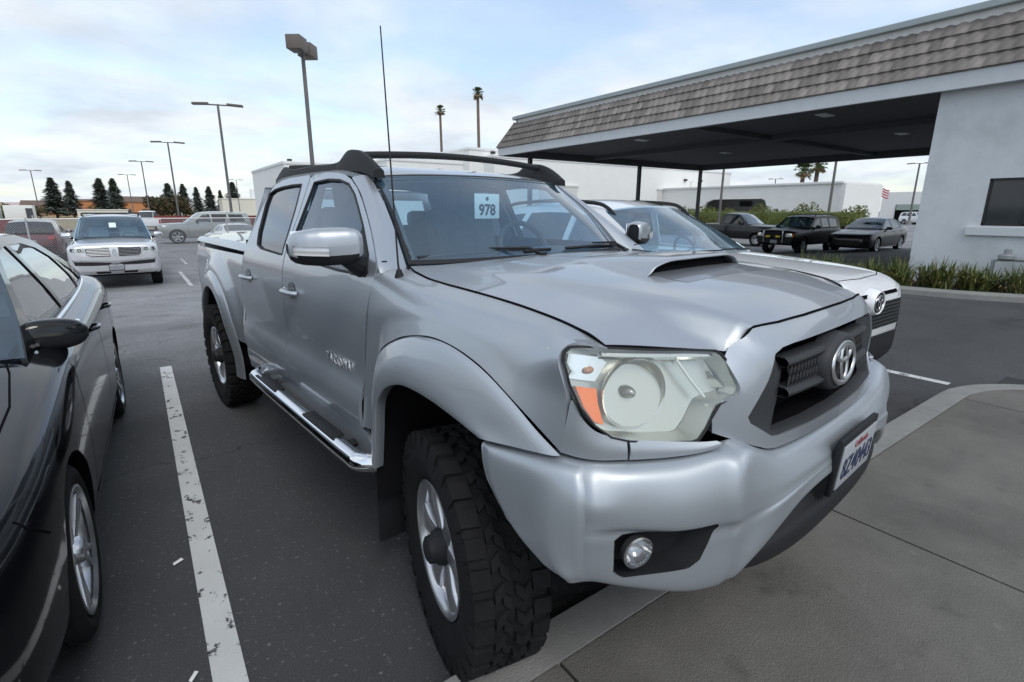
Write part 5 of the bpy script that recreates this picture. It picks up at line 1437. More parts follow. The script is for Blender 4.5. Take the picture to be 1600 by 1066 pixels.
def navigator():
    c = Car('luxury_suv', 'pale silver full-size SUV with twin chrome grilles facing the camera across the aisle', 'SUV', big_suv, M_PEARL, (-.56, 18.0, -.5), 0.0)
    c.mirrors(1.10, 1.33, .22, .17, M_CHROME, .07)
    c.wipers()
    c.handles((1.75, 2.75), 1.12)
    c.seam([(.62, .45), (.62, 1.15), (.8, 1.22)]); c.seam([(1.9, .45), (1.93, 1.2)]); c.seam([(2.75, .7), (2.92, 1.2)])
    for sg in (-1, 1):
        lp = [(sg*.60, .985), (sg*.93, 1.0), (sg*.945, 1.085), (sg*.60, 1.095)]
        hl = c.decal('headlamp', lp, M_REFLF, 'front', .010, .06)
        for x in (.70, .84):
            h, _ = c.ray((sg*x, -9, 1.04), (0, 1, 0)); G().lathe([(.045, -.02), (.04, -.03), (.03, -.012), (.0, -.005)], 16, (sg*x, h.y, 1.04), 'y').mk('lamp_projector', M_TRIM, c.t)
        c.decal('headlamp_lens', lp, M_CLEAR, 'front', .035, .1)
        gp = [(sg*.09, .865), (sg*.50, .875), (sg*.575, .93), (sg*.585, 1.07), (sg*.10, 1.105)]
        c.decal('grille', gp, M_TRIM, 'front', .010, .06)
        for k in range(6):
            z = .895+k*.037; pts = []
            for q in range(9):
                x = .10+q*.058+(0 if k else -.03*(q/8)); h, _ = c.ray((sg*x, -9, z), (0, 1, 0)); pts.append((sg*x, h.y-.02, z))
            G().tube(pts, .0115, 5).mk('grille_bar', M_SATIN, c.t)
        c.decal('lower_intake', [(sg*.10, .64), (sg*.5, .64), (sg*.84, .66), (sg*.86, .76), (sg*.45, .73), (sg*.10, .70)], M_TRIM, 'front', .010, .08)
        c.decal('air_slot', [(sg*.14, .42), (sg*.42, .42), (sg*.45, .48), (sg*.14, .47)], M_TRIM, 'front', .010, .08)
    h, _ = c.ray((0, -9, 1.0), (0, 1, 0))
    g = G(); g.tube([(x*.032, h.y-.035, .99+z*.075) for x, z in ((0, 1), (.8, .7), (1, 0), (.8, -.7), (0, -1), (-.8, -.7), (-1, 0), (-.8, .7))], .008, 6, closed=True); g.box((0, h.y-.035, .99), (.008, .012, .13)); g.mk('emblem', M_CHROME, c.t)
    c.decal('chrome_strip', [(-.88, .755), (-.5, .735), (0, .70), (.5, .735), (.88, .755), (.88, .80), (.5, .775), (0, .745), (-.5, .775), (-.88, .80)], M_CHROME, 'front', .016, .08)
    h, _ = c.ray((0, -9, .58), (0, 1, 0)); plate(c.t, '7SXR571', (0, h.y-.03, .585), (0, 0, 0))
    a, b = c.wsr[1][2], c.wsr[1][3]
    st = G().bbox((0, 0, 0), (.16, .004, .16), .001).mk('stock_sheet', mat('pale_paper', (.72, .82, .82), .7), c.t); st.location = (.02, c.wsr[1][3][1]-.06, c.wsr[1][3][2]+.13); st.rotation_euler = (R(-38), 0, 0)
    for sg in (-1, 1):
        G().tube(cr([(sg*.66, 1.5, 1.86), (sg*.67, 1.65, 1.93), (sg*.67, 3.4, 1.93), (sg*.66, 3.6, 1.88)], 4), .022, 7).mk('roof_rail', M_TRIM, c.t)
    for y in (1.75, 3.2): G().tube([(-.67, y, 1.935), (.67, y, 1.935)], .02, 6).mk('roof_crossbar', M_TRIM, c.t)
    for sg in (-1, 1): c.seam([(sg*.80, -.70), (sg*.86, -.4), (sg*.86, .45)], face='top')
navigator()

# ---------------------------------------------------------------- grey SUV parked side-on beyond the fence
M_GREYG = mat('grey_green_paint', (.30, .32, .31), .28, .5, coat=1.0)
def tahoe():
    c = Car('large_suv', 'grey-green full-size SUV parked side-on beyond the chain-link fence', 'SUV', dict(big_suv, Rt=.42, arch=.47, rim=.30, spokes=6, dark_rim=False, interior=False), M_GREYG, (2.0, 39.0, -.5), R(-90), hi=False)
    c.mirrors(1.10, 1.35, .2, .18, M_TRIM, .06)
    c.handles((1.7, 2.75), 1.12)
    c.seam([(.62, .45), (.62, 1.15), (.8, 1.22)], .012); c.seam([(1.9, .45), (1.93, 1.2)], .012); c.seam([(2.75, .7), (2.92, 1.2)], .012)
    for sg in (-1, 1): c.decal('headlamp', [(sg*.62, .95), (sg*.93, .96), (sg*.94, 1.08), (sg*.62, 1.06)], M_REFL, 'front', .01, .1)
    c.decal('grille', [(-.58, .75), (.58, .75), (.6, 1.08), (-.6, 1.08)], M_TRIM, 'front', .01, .1)
    c.decal('front_bumper', [(-.86, .50), (.86, .50), (.84, .70), (-.84, .70)], M_CHROME, 'front', .015, .1)
tahoe()

# ---------------------------------------------------------------- red SUV beyond the fence, seen from behind
M_REDP = mat('dark_red_paint', (.10, .008, .010), .25, .2, coat=1.0)
def red_suv():
    P = dict(rav, interior=False, win_mat=[M_TINT]*3, ws_mat=M_TINT)
    c = Car('red_suv', 'dark red SUV with grey roof seen from behind through the chain-link fence', 'SUV', dict(P, roof_mat=M_GREYG), M_REDP, (-3.35, 30.7, -.5), PI, hi=False)
    for sg in (-1, 1): c.decal('tail_lamp', [(sg*.50, .92), (sg*.84, .94), (sg*.84, 1.06), (sg*.50, 1.02)], M_RED, 'rear', .01, .1)
    c.decal('rear_bumper', [(-.7, .45), (.7, .45), (.7, .66), (-.7, .66)], M_TRIM, 'rear', .01, .1)
    h, _ = c.ray((0, 19, .82), (0, -1, 0)); G().bbox((0, h.y+.012, .82), (.3, .012, .15), .003).mk('licence_plate', M_PLATE, c.t)
    c.mirrors(.98, 1.155, .2, .15, M_REDP, .06)
red_suv()
def red_neighbour():
    c = Car('silver_crossover', 'silver crossover beside the red SUV behind the fence, only its roof showing', 'crossover', dict(rav, interior=False, win_mat=[M_TINT]*3, ws_mat=M_TINT), M_PEARL, (-6.2, 31.2, -.55), PI, hi=False)
    for sg in (-1, 1): c.decal('tail_lamp', [(sg*.50, .92), (sg*.84, .94), (sg*.84, 1.06), (sg*.50, 1.02)], M_RED, 'rear', .01, .1)
red_neighbour()

# ---------------------------------------------------------------- white coupe behind the pickup bed
coupe = dict(sedan, W=.93, Rt=.34, arch=.38, roof_z=1.36, wr=.55, interior=False,
    roof=[(.75, .97), (1.0, 1.10), (1.25, 1.22), (1.5, 1.31), (1.8, 1.345), (2.1, 1.34), (2.35, 1.30), (2.65, 1.20), (2.95, 1.09), (3.1, 1.04)],
    win=[[(1.0, 1.0), (1.1, 1.08), (1.5, 1.25), (1.95, 1.28), (2.0, 1.02)], [(2.08, 1.03), (2.04, 1.27), (2.35, 1.22), (2.5, 1.08)]], win_mat=[M_TINT]*2, trim=None)
c = Car('coupe', 'low white coupe parked beyond the tail of the silver pickup', 'coupe', coupe, M_WHITEP, (3.75, 31.6, -.5), PI+R(8), hi=False)
for sg in (-1, 1): c.decal('tail_lamp', [(sg*.40, .80), (sg*.68, .80), (sg*.68, .90), (sg*.40, .90)], M_RED, 'rear', .01, .1)
c.mirrors(1.05, 1.0, .18, .12, M_BLACK, .05)
c.seam([(.75, .3), (.7, .6), (.85, .94)], .012); c.seam([(2.1, .3), (2.15, .95)], .012)
c.decal('rear_spoiler', [(-.62, .97), (.62, .97), (.60, 1.0), (-.60, 1.0)], M_TRIM, 'rear', .02, .1)

# ---------------------------------------------------------------- pickups
def pickup_spec(**k):
    d = dict(W=.99, wb=3.55, Rt=.39, arch=.44, rim=.25, tw=.26, roof_z=1.88, wr=.66, gw0=.90,
        ys=[-.95, -.92, -.85, -.7, -.4, 0, .4, .8, 1.5, 2.4, 2.46, 3.0, 3.6, 4.2, 4.75, 4.82],
        w=[(-.95, .84), (-.92, .90), (-.85, .94), (-.6, .97), (.4, .985), (4.6, .985), (4.82, .92)],
        top=[(-.95, 1.12), (-.92, 1.16), (-.85, 1.20), (-.6, 1.22), (.4, 1.27), (.8, 1.28), (2.4, 1.30), (2.5, 1.22), (4.7, 1.22), (4.82, 1.1)],
        sh=[(-.95, 1.07), (-.92, 1.11), (-.85, 1.14), (0, 1.18), (.8, 1.22), (2.4, 1.24), (2.5, 1.25), (4.7, 1.25), (4.82, 1.12)],
        zb=[(-.95, .5), (-.8, .4), (4.5, .42), (4.82, .5)],
        roof=[(.55, 1.26), (.8, 1.45), (1.05, 1.66), (1.25, 1.80), (1.5, 1.865), (1.9, 1.88), (2.2, 1.86), (2.36, 1.80), (2.42, 1.55), (2.46, 1.27)], roof_i=(3, 7),
        win=[[(.86, 1.28), (.95, 1.38), (1.15, 1.57), (1.32, 1.73), (1.62, 1.76), (1.66, 1.29)], [(1.74, 1.29), (1.72, 1.76), (2.15, 1.75), (2.24, 1.30)]], win_mat=[M_TINT]*2, seat_y=1.5, bow=.14, crown=.04, crown2=.01, interior=False)
    d.update(k); return d
c = Car('crew_pickup', 'dark grey crew cab pickup parked in front of the hedge', 'pickup truck', pickup_spec(), M_GREYP, (30.4, 16.6, -.5), R(0), hi=False)
c.mirrors(1.0, 1.36, .2, .2, M_TRIM, .08); c.seam([(.6, .5), (.6, 1.2)], .012); c.seam([(1.66, .5), (1.7, 1.2)], .012); c.handles((1.5, 2.2), 1.12)
for sg in (-1, 1): c.decal('headlamp', [(sg*.6, .92), (sg*.9, .93), (sg*.9, 1.06), (sg*.6, 1.06)], M_REFL, 'front', .01, .1)
c.decal('grille', [(-.55, .72), (.55, .72), (.55, 1.06), (-.55, 1.06)], M_TRIM, 'front', .01, .1)
c = Car('white_pickup', 'white pickup truck seen from behind above the silver SUV roof', 'pickup truck', pickup_spec(), M_WHITEP, (1.1, 66.0, -.5), PI, hi=False)
c.decal('tailgate', [(-.72, .62), (.72, .62), (.72, 1.16), (-.72, 1.16)], M_WHITEP, 'rear', .012, .2)
for sg in (-1, 1): c.decal('tail_lamp', [(sg*.76, .72), (sg*.90, .72), (sg*.90, 1.12), (sg*.76, 1.12)], M_RED, 'rear', .01, .1)
c.decal('rear_bumper', [(-.85, .46), (.85, .46), (.85, .60), (-.85, .60)], M_CHROME, 'rear', .03, .2)

# ---------------------------------------------------------------- black SUV with brush guard, dark sedan
old4 = dict(rav, W=.87, wb=2.68, Rt=.375, arch=.42, rim=.22, tw=.25, roof_z=1.66, wr=.62, interior=True, lift=.02,
    w=[(-.93, .74), (-.91, .80), (-.86, .83), (-.6, .86), (3.1, .865), (3.5, .84), (3.66, .78)],
    top=[(-.93, .98), (-.91, 1.03), (-.86, 1.06), (-.6, 1.09), (-.1, 1.12), (.5, 1.16), (.8, 1.17), (3.4, 1.17), (3.6, 1.1), (3.66, .95)],
    sh=[(-.93, .94), (-.91, .98), (-.86, 1.01), (-.6, 1.03), (-.1, 1.05), (.9, 1.09), (3.0, 1.12), (3.4, 1.12), (3.6, 1.05), (3.66, .9)],
    zb=[(-.93, .50), (-.8, .42), (0, .40), (3.3, .40), (3.66, .5)],
    roof=[(.50, 1.14), (.72, 1.30), (.95, 1.46), (1.15, 1.585), (1.5, 1.64), (2.2, 1.66), (2.9, 1.65), (3.35, 1.60), (3.46, 1.38), (3.54, 1.16)],
    win=[[(.80, 1.16), (.88, 1.24), (1.08, 1.40), (1.28, 1.53), (1.60, 1.56), (1.64, 1.17)], [(1.71, 1.17), (1.68, 1.56), (2.3, 1.565), (2.40, 1.18)], [(2.48, 1.18), (2.46, 1.56), (3.15, 1.54), (3.28, 1.19)]], seat_y=1.5, bow=.12)
def brush_suv():
    c = Car('brush_guard_suv', 'black SUV with tubular brush guard and yellow fog lamps parked beyond the canopy lane', 'SUV', old4, M_BLACK2, (23.75, 12.0, -.34), R(-90), hi=False)
    c.mirrors(.92, 1.2, .18, .15, M_BLACK, .06); c.handles((1.5, 2.3), 1.0); c.wipers()
    for sg in (-1, 1):
        c.decal('headlamp', [(sg*.46, .80), (sg*.74, .80), (sg*.74, .96), (sg*.46, .96)], M_REFL, 'front', .012, .06)
        c.decal('corner_lamp', [(sg*.755, .80), (sg*.82, .81), (sg*.82, .95), (sg*.755, .96)], M_AMBER, 'front', .012, .06)
        G().tube(cr([(sg*.58, 1.25, 1.66), (sg*.60, 1.4, 1.72), (sg*.60, 2.9, 1.73), (sg*.58, 3.1, 1.67)], 4), .02, 6).mk('roof_rail', M_TRIM, c.t)
    for y in (1.5, 2.2, 2.9): G().tube([(-.6, y, 1.725), (.6, y, 1.725)], .016, 6).mk('roof_crossbar', M_TRIM, c.t)
    c.decal('grille', [(-.42, .80), (.42, .80), (.42, .96), (-.42, .96)], M_TRIM, 'front', .012, .06)
    gd = bpy.data.objects.new('brush_guard', None); COL.objects.link(gd); gd.parent = c.t
    G().tube(cr([(-.42, -1.05, .55), (-.42, -1.08, .95), (-.38, -1.06, 1.06), (0, -1.08, 1.08), (.38, -1.06, 1.06), (.42, -1.08, .95), (.42, -1.05, .55)], 5), .026, 8).mk('guard_hoop', M_SATIN, gd)
    for z in (.70, .92): G().tube([(-.42, -1.07, z), (.42, -1.07, z)], .018, 6).mk('guard_bar', M_TRIM, gd)
    for sg in (-1, 1):
        G().tube([(sg*.42, -1.08, .95), (sg*.82, -1.0, .98)], .018, 6).mk('guard_wing', M_TRIM, gd)
        f = G().bbox((sg*.22, -1.07, .80), (.20, .07, .09), .02).mk('auxiliary_lamp', mat('yellow_lens', (.85, .60, .03), .25, coat=.5), gd)
    c.decal('front_bumper', [(-.76, .52), (.76, .52), (.76, .70), (-.76, .70)], M_TRIM, 'front', .03, .1)
    h, _ = c.ray((0, -9, .6), (0, 1, 0)); G().bbox((0, h.y-.05, .58), (.3, .012, .15), .003).mk('licence_plate', M_PLATE, c.t)
brush_suv()
c = Car('grey_sedan', 'dark grey sedan parked beside the black SUV, near the white building wall', 'sedan', dict(sedan, interior=True), M_GREYP, (25.3, 9.75, -.17), R(-90), hi=False)
c.mirrors(.86, 1.0, .2, .13, M_BLACK, .05); c.handles((1.52, 2.36), .885); c.wipers()
c.seam([(.55, .30), (.56, .80), (.70, .94)], .01); c.seam([(1.66, .26), (1.70, .95)], .01)
c.decal('grille', [(-.6, .30), (.6, .30), (.5, .52), (-.5, .52)], M_TRIM, 'front', .006, .08)
for sg in (-1, 1): c.decal('headlamp', [(sg*.36, .60), (sg*.62, .63), (sg*.72, .69), (sg*.60, .70), (sg*.38, .65)], M_REFL, 'front', .006, .08)
c.decal('sill_trim', [(.40, .20), (2.18, .20), (2.15, .24), (.42, .24)], M_CHROME, 'side', .006, .2, side=1)
c.decal('sill_trim', [(.40, .20), (2.18, .20), (2.15, .24), (.42, .24)], M_CHROME, 'side', .006, .2, side=-1)
# far white vans near the last building
for i, (x, y) in enumerate(((98, 28.5), (101, 25.2))):
    c = Car('parked_suv', ('white SUV farther left of the two before the far garage', 'white SUV nearer the wall edge of the two before the far garage')[i], 'SUV', dict(big_suv, interior=False), M_WHITEP, (x, y, -.5), R(-30), hi=False, group='white SUVs before the far garage')


# ---------------------------------------------------------------- tile-roofed building with canopy
M_STUC = mat('grey_white_stucco', (.60, .635, .655), .9, var=.07, vscale=3, bump=.35, bscale=45, col2=(.50, .525, .53), c2scale=1.1, c2lo=.50, c2hi=.72)
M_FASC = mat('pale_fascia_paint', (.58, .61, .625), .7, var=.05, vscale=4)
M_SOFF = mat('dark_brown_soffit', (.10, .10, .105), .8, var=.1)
M_COPE = mat('grey_metal_coping', (.34, .385, .39), .5, .3, var=.08)
M_BAND = mat('whitewashed_band', (.60, .60, .57), .85, var=.12, vscale=8, bump=.4, bscale=30)
def tile_mat():
    m = mat('roof_tile', (.205, .185, .168), .85, var=.40, vscale=4, bump=.3, bscale=80)
    n, l = m.node_tree.nodes, m.node_tree.links; b = n['Principled BSDF']
    oi = n.new('ShaderNodeObjectInfo'); mr = n.new('ShaderNodeMapRange'); mr.inputs[3].default_value = .68; mr.inputs[4].default_value = 1.32; l.new(oi.outputs['Random'], mr.inputs[0])
    src = b.inputs['Base Color'].links[0].from_socket
    v = n.new('ShaderNodeVectorMath'); v.operation = 'SCALE'; l.new(src, v.inputs[0]); l.new(mr.outputs[0], v.inputs['Scale']); l.new(v.outputs[0], b.inputs['Base Color'])
    return m
M_TILE = tile_mat()
CX0, CX1, CY0, CY1 = 13.5, 28.0, -9.0, 19.85
bld = thing('service_building', 'grey stuccoed service building with tiled mansard roof and wide drive-through canopy', 'building', (13.5, 4.2, 0))
def L(x, y, z): return (x-13.5, y-4.2, z)
def bpart(nm, m, fn, smooth=False):
    g = G(); fn(g); g.v = [L(*p) for p in g.v]; return g.mk(nm, m, bld, smooth, 35)
# wall with window opening
wx = 13.72
def wallgeo(g):
    wy0, wy1, wz0, wz1 = -6.0, 3.10, 1.27, 2.17
    for (ya, yb, za, zb) in ((CY0, wy0, -.1, 3.9), (wy0, wy1, -.1, wz0), (wy0, wy1, wz1, 3.9), (wy1, 4.16, -.1, 3.9)):
        g.add([(wx, yb, za), (wx, ya, za), (wx, ya, zb), (wx, yb, zb)], [(0, 1, 2, 3)])
    for a, b in (((wy0, wz0), (wy1, wz0)), ((wy1, wz0), (wy1, wz1)), ((wy1, wz1), (wy0, wz1)), ((wy0, wz1), (wy0, wz0))):
        g.add([(wx, a[0], a[1]), (wx, b[0], b[1]), (wx+.09, b[0], b[1]), (wx+.09, a[0], a[1])], [(3, 2, 1, 0)])
    g.add([(wx, 4.16, -.1), (wx, 4.16, 3.9), (27.6, 4.16, 3.9), (27.6, 4.16, -.3)], [(0, 1, 2, 3)])
bpart('wall', M_STUC, wallgeo)
def fr(g):
    for (c, d) in (((wx+.06, -1.45, 1.29), (.05, 9.1, .045)), ((wx+.06, -1.45, 2.15), (.05, 9.1, .045)), ((wx+.06, 3.08, 1.72), (.05, .045, .86)), ((wx+.06, 2.48, 1.72), (.05, .05, .86)), ((wx+.06, 1.2, 1.72), (.05, .05, .86))): g.box(c, d)
bpart('window_frame', mat('dark_bronze_frame', (.03, .03, .032), .4, .4), fr)
for ya, yb in ((2.5, 3.07), (1.22, 2.46), (-.2, 1.18)):
    bpart('window_pane', mat('dark_window_pane', (.035, .040, .042), .08, 0, spec=.6), lambda g: g.add([(wx+.065, yb, 1.30), (wx+.065, ya, 1.30), (wx+.065, ya, 2.14), (wx+.065, yb, 2.14)], [(0, 1, 2, 3)]))
bpart('window_sill', M_FASC, lambda g: g.bbox((wx-.03, -1.4, 1.165), (.10, 9.4, .17), .01))
# canopy roof
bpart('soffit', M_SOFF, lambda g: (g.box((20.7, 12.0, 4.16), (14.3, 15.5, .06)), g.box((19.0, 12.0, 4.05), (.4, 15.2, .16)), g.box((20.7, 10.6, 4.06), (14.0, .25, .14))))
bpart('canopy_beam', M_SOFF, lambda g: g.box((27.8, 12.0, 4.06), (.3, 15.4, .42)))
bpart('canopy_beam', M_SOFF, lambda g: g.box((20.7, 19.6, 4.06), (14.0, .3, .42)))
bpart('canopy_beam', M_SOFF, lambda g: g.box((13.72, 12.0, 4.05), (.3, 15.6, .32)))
bpart('roof_deck', M_COPE, lambda g: g.box((21, 5.3, 5.28), (13.5, 28.0, .1)))
bpart('fascia', M_FASC, lambda g: (g.box((13.50, (CY0+CY1)/2, 4.025), (.10, CY1-CY0, .31)), g.box((20.8, CY1, 4.025), (14.5, .10, .31))))
bpart('plaster_band', M_BAND, lambda g: (g.box((14.01, (CY0+CY1)/2-.28, 5.245), (.08, CY1-CY0-.95, .15)), g.box((20.8, CY1-.55, 5.245), (13.5, .08, .15))))
bpart('coping', M_COPE, lambda g: (g.bbox((13.98, (CY0+CY1)/2-.26, 5.39), (.22, CY1-CY0-.85, .14), .02), g.bbox((20.8, CY1-.53, 5.39), (13.8, .22, .14), .02)))
for (x, y) in ((15.0, 19.55), (22.4, 19.55), (27.8, 19.55)):
    bpart('canopy_post', mat('charcoal_post', (.035, .036, .04), .6), lambda g: g.box((x, y, 1.70), (.16, .16, 4.45)))
for (x, y) in ((15.95, 7.4), (21.8, 7.5), (15.95, 13.9), (22.5, 14.6)):
    bpart('soffit_light', mat('frosted_diffuser', (.70, .72, .70), .5), lambda g: g.bbox((x, y, 4.12), (.55, .30, .04), .01))
# mansard slope under the tiles
S0, S1 = (13.43, 4.17), (13.99, 5.19)
bpart('mansard_slope', mat('roof_underlay', (.05, .047, .044), .9), lambda g: (g.add([(13.50, CY0, 4.17), (13.50, CY1-.03, 4.17), (14.03, CY1-.56, 5.19), (14.03, CY0, 5.19)], [(0, 3, 2, 1)]), g.add([(13.50, CY1-.03, 4.17), (27.9, CY1-.03, 4.17), (27.9, CY1-.56, 5.19), (14.03, CY1-.56, 5.19)], [(0, 3, 2, 1)])))
TW = .215; ROWS = 4
sl = math.hypot(S1[0]-S0[0], S1[1]-S0[1]); rowl = sl/ROWS
tg = G(); prof = []
for k in range(11):
    f = k/10; prof.append((f*TW, .010*math.sin(PI*f)**2+.006*math.sin(2*PI*f)))
rows_ = []
for (d, lift) in ((0, .045), (rowl*1.12, .004)):
    rows_.append([(y, d, h+lift) for y, h in prof])
grid_geo(tg, rows_)
tg.add([(y, 0, h+.045) for y, h in prof]+[(y, 0, h*.2-.01) for y, h in prof], [(k, k+1, 12+k, 11+k) for k in range(10)])
ang = math.atan2(S1[1]-S0[1], S1[0]-S0[0])
# tile local (across, up the slope, out): along the eaves for the long side
def tile_mesh(side):
    V = []
    for (a, d, h) in tg.v:
        ox, oz = d*math.cos(ang)-h*math.sin(ang), d*math.sin(ang)+h*math.cos(ang)
        V.append((ox, -a, oz) if side == 0 else (a, -ox, oz))
    me = bpy.data.meshes.new('roof_tile'); me.from_pydata(V, [], tg.f); me.materials.append(M_TILE); me.polygons.foreach_set('use_smooth', [True]*len(me.polygons)); me.set_sharp_from_angle(angle=R(50)); return me
T0, T1 = tile_mesh(0), tile_mesh(1)
spots = []
for r_ in range(ROWS):
    ox, oz = S0[0]+(S1[0]-S0[0])*r_/ROWS, S0[1]+(S1[1]-S0[1])*r_/ROWS
    yend = CY1-.0-.55*r_/ROWS
    k = 0
    while yend-k*TW > 1.0:
        spots.append((ox, yend-k*TW, oz, 0)); k += 1
spots.sort(key=lambda s_: s_[1])
for i, (x, y, z, sd_) in enumerate(spots[:296]):
    o = bpy.data.objects.new('roof_tile', T0); COL.objects.link(o); o.parent = bld; o.location = L(x, y, z)
g = G()
for (x, y, z, sd_) in spots[296:]:
    g.add([(v.co.x+x, v.co.y+y, v.co.z+z) for v in T0.vertices], [tuple(p.vertices) for p in T0.polygons])
for r_ in range(ROWS):
    ox, oz = (S1[0]-S0[0])*r_/ROWS, S0[1]+(S1[1]-S0[1])*r_/ROWS
    for k in range(64):
        x = 13.5+ox+k*TW
        g.add([(v.co.x+x, v.co.y+CY1+.07-ox, v.co.z+oz) for v in T1.vertices], [tuple(p.vertices) for p in T1.polygons])
g.v = [L(*p) for p in g.v]
o = g.mk('distant_roof_tiles', M_TILE, bld, True, 50, kind='stuff')
# hip trim at the corner of the mansard
bpart('hip_trim', M_TILE, lambda g: g.tube([(13.42, CY1+.07, 4.20), (13.99, CY1-.50, 5.20)], .05, 8), True)
# gas regulator on the wall
gm = thing('gas_meter', 'grey gas regulator and pipe at the foot of the stucco wall', 'gas meter', (13.45, 2.72, 0))
M_PIPE = mat('grey_pipe_paint', (.30, .32, .33), .5, .3)
G().tube([(0, 0, 0), (0, 0, .62), (0, -.25, .66), (0, -.7, .66)], .035, 10).mk('pipe', M_PIPE, gm)
G().lathe([(.0, -.05), (.11, -.05), (.13, -.03), (.13, .03), (.11, .05), (0, .05)], 20, (0, -.18, .70), 'z').mk('regulator', M_PIPE, gm)
G().lathe([(.06, 0), (.06, .09), (.03, .11), (0, .11)], 16, (0, -.18, .75), 'z').mk('regulator_cap', M_PIPE, gm)

# ---------------------------------------------------------------- planting strip along the wall
M_SOIL = mat('bark_soil', (.065, .05, .038), .95, var=.4, vscale=18, bump=.6, bscale=40)
bed = [(12.05, 6.9), (11.95, 4.2), (12.15, 2.9), (12.55, 2.0), (13.0, 1.0), (13.1, -8), (13.7, -8), (13.7, 4.1), (13.7, 6.9)]
g = G().prism([(x+.05, y) for x, y in bed], -.12, .075); o = g.mk('planting_bed', M_SOIL, None, False); o['kind'] = 'structure'
kp = cr([(13.7, 7.0), (12.6, 7.05), (12.05, 6.8), (11.93, 5.5), (11.95, 4.2), (12.15, 2.9), (12.55, 2.0), (13.0, 1.0), (13.1, -.5), (13.1, -8)], 5)
g = G(); sec = []
for i, p in enumerate(kp):
    a, b = Vector(kp[max(0, i-1)]), Vector(kp[min(len(kp)-1, i+1)]); d = (b-a).normalized(); nn = Vector((d.y, -d.x))
    nn = -nn if nn.x > 0 and False else nn
    z0 = gz(p[1])
    sec.append([(p[0]+nn.x*.16, p[1]+nn.y*.16, -.05+z0), (p[0]+nn.x*.15, p[1]+nn.y*.15, .09+z0), (p[0]+nn.x*.11, p[1]+nn.y*.11, .13+z0), (p[0], p[1], .135+z0), (p[0], p[1], 0+z0)])
grid_geo(g, sec); o = g.mk('planter_kerb', M_KERB, None, True, 40); o['kind'] = 'structure'
M_LEAF = [mat('strap_leaf_green', (.075, .105, .028), .55, var=.3, vscale=9), mat('strap_leaf_olive', (.20, .20, .06), .6, var=.3, vscale=9), mat('dry_leaf', (.28, .22, .10), .8, var=.3, vscale=9)]
def strap_plant(seed, n=95, h=.55, r=.5):
    rnd = random.Random(seed); gs = [G(), G(), G()]
    for k in range(n):
        a = rnd.uniform(0, 2*PI); ln = rnd.uniform(.65, 1.1)*h*1.35; lean = rnd.uniform(.15, 1.0); w = rnd.uniform(.010, .018)
        c_, s_ = math.cos(a), math.sin(a); b = (rnd.gauss(0, .07), rnd.gauss(0, .07)); P = []
        for q in range(5):
            f = q/4; rr = lean*f*ln*.75; zz = ln*f*(1-.45*lean*f*f)-.18*lean*ln*f**3
            ww = w*(1-.75*f**2) if q < 4 else .002
            px, py = b[0]+c_*rr, b[1]+s_*rr
            P += [(px-s_*ww, py+c_*ww, zz+.003), (px+s_*ww, py-c_*ww, zz+.003)]
        t_ = rnd.random(); gi_ = 0 if t_ < .55 else 1 if t_ < .88 else 2
        if gi_ == 2: P = [(x, y, z*.55) for x, y, z in P]
        gs[gi_].add(P, [(2*i, 2*i+1, 2*i+3, 2*i+2) for i in range(4)])
    return gs
protos = []
for sd_ in range(4):
    gs = strap_plant(20+sd_, 110, .50+.06*(sd_ % 3))
    protos.append([mesh_of(g_, M_LEAF[i], ('green_leaves', 'olive_leaves', 'dry_leaves')[i], 180) for i, g_ in enumerate(gs)])
rnd = random.Random(3)
pl_spots = [(12.75, 6.35), (12.6, 5.75), (12.95, 5.5), (12.55, 5.1), (12.9, 4.75), (12.6, 4.4), (12.85, 4.05), (12.5, 3.85), (12.95, 3.55), (12.7, 3.25), (13.1, 3.0), (12.85, 2.75), (13.25, 2.55), (13.0, 2.2), (13.35, 2.0), (13.2, 1.65), (13.45, 1.3)]
for i, (x, y) in enumerate(pl_spots):
    t_ = thing('strap_leaf_plant', 'clump of strap-leaved green plants in the bed along the stucco wall', 'plant', (x, y, .07), rnd.uniform(0, 6), 'strap-leaved clumps in the planting bed')
    k_ = rnd.uniform(.72, .98); t_.scale = (k_*1.15, k_*1.15, k_)
    for me, nm in zip(protos[i % 4], ('green_leaves', 'olive_leaves', 'dry_leaves')):
        o = bpy.data.objects.new(nm, me); COL.objects.link(o); o.parent = t_

# ---------------------------------------------------------------- white buildings behind
M_WB = mat('white_painted_block', (.80, .80, .77), .85, var=.04, vscale=.6)
M_WB2 = mat('white_parapet', (.74, .745, .73), .85, var=.04)
M_DOOR = mat('roller_door_white', (.62, .62, .58), .6)
def blockbox(nm, label, x0, x1, y0, y1, z1, z0=-.6):
    t_ = thing(nm, label, 'building', (x0, y0, z0)); o = G().box(((x1-x0)/2, (y1-y0)/2, (z1-z0)/2), (x1-x0, y1-y0, z1-z0)).mk('wall', M_WB, t_, False)
    G().bbox(((x1-x0)/2, (y1-y0)/2, z1-z0), (x1-x0+.12, y1-y0+.12, .22), .03).mk('parapet', M_WB2, t_)
    return t_
wb = blockbox('garage_building', 'long white block garage with roller doors behind the canopy', 24.0, 57.0, 36.0, 60.0, 5.75)
def on_wall(t_, nm, m, x0, x1, z0, z1, d=.03, base=(24.0, 36.0, -.6), axis='y', par=None):
    if axis == 'y': c_, s_ = ((x0+x1)/2-base[0], -d/2-.002, (z0+z1)/2-base[2]), (x1-x0, d, z1-z0)
    else: c_, s_ = (-d/2-.002, (x0+x1)/2-base[1], (z0+z1)/2-base[2]), (d, x1-x0, z1-z0)
    g_ = G().box(c_, s_)
    return g_.mk(nm, m, par or t_, False)
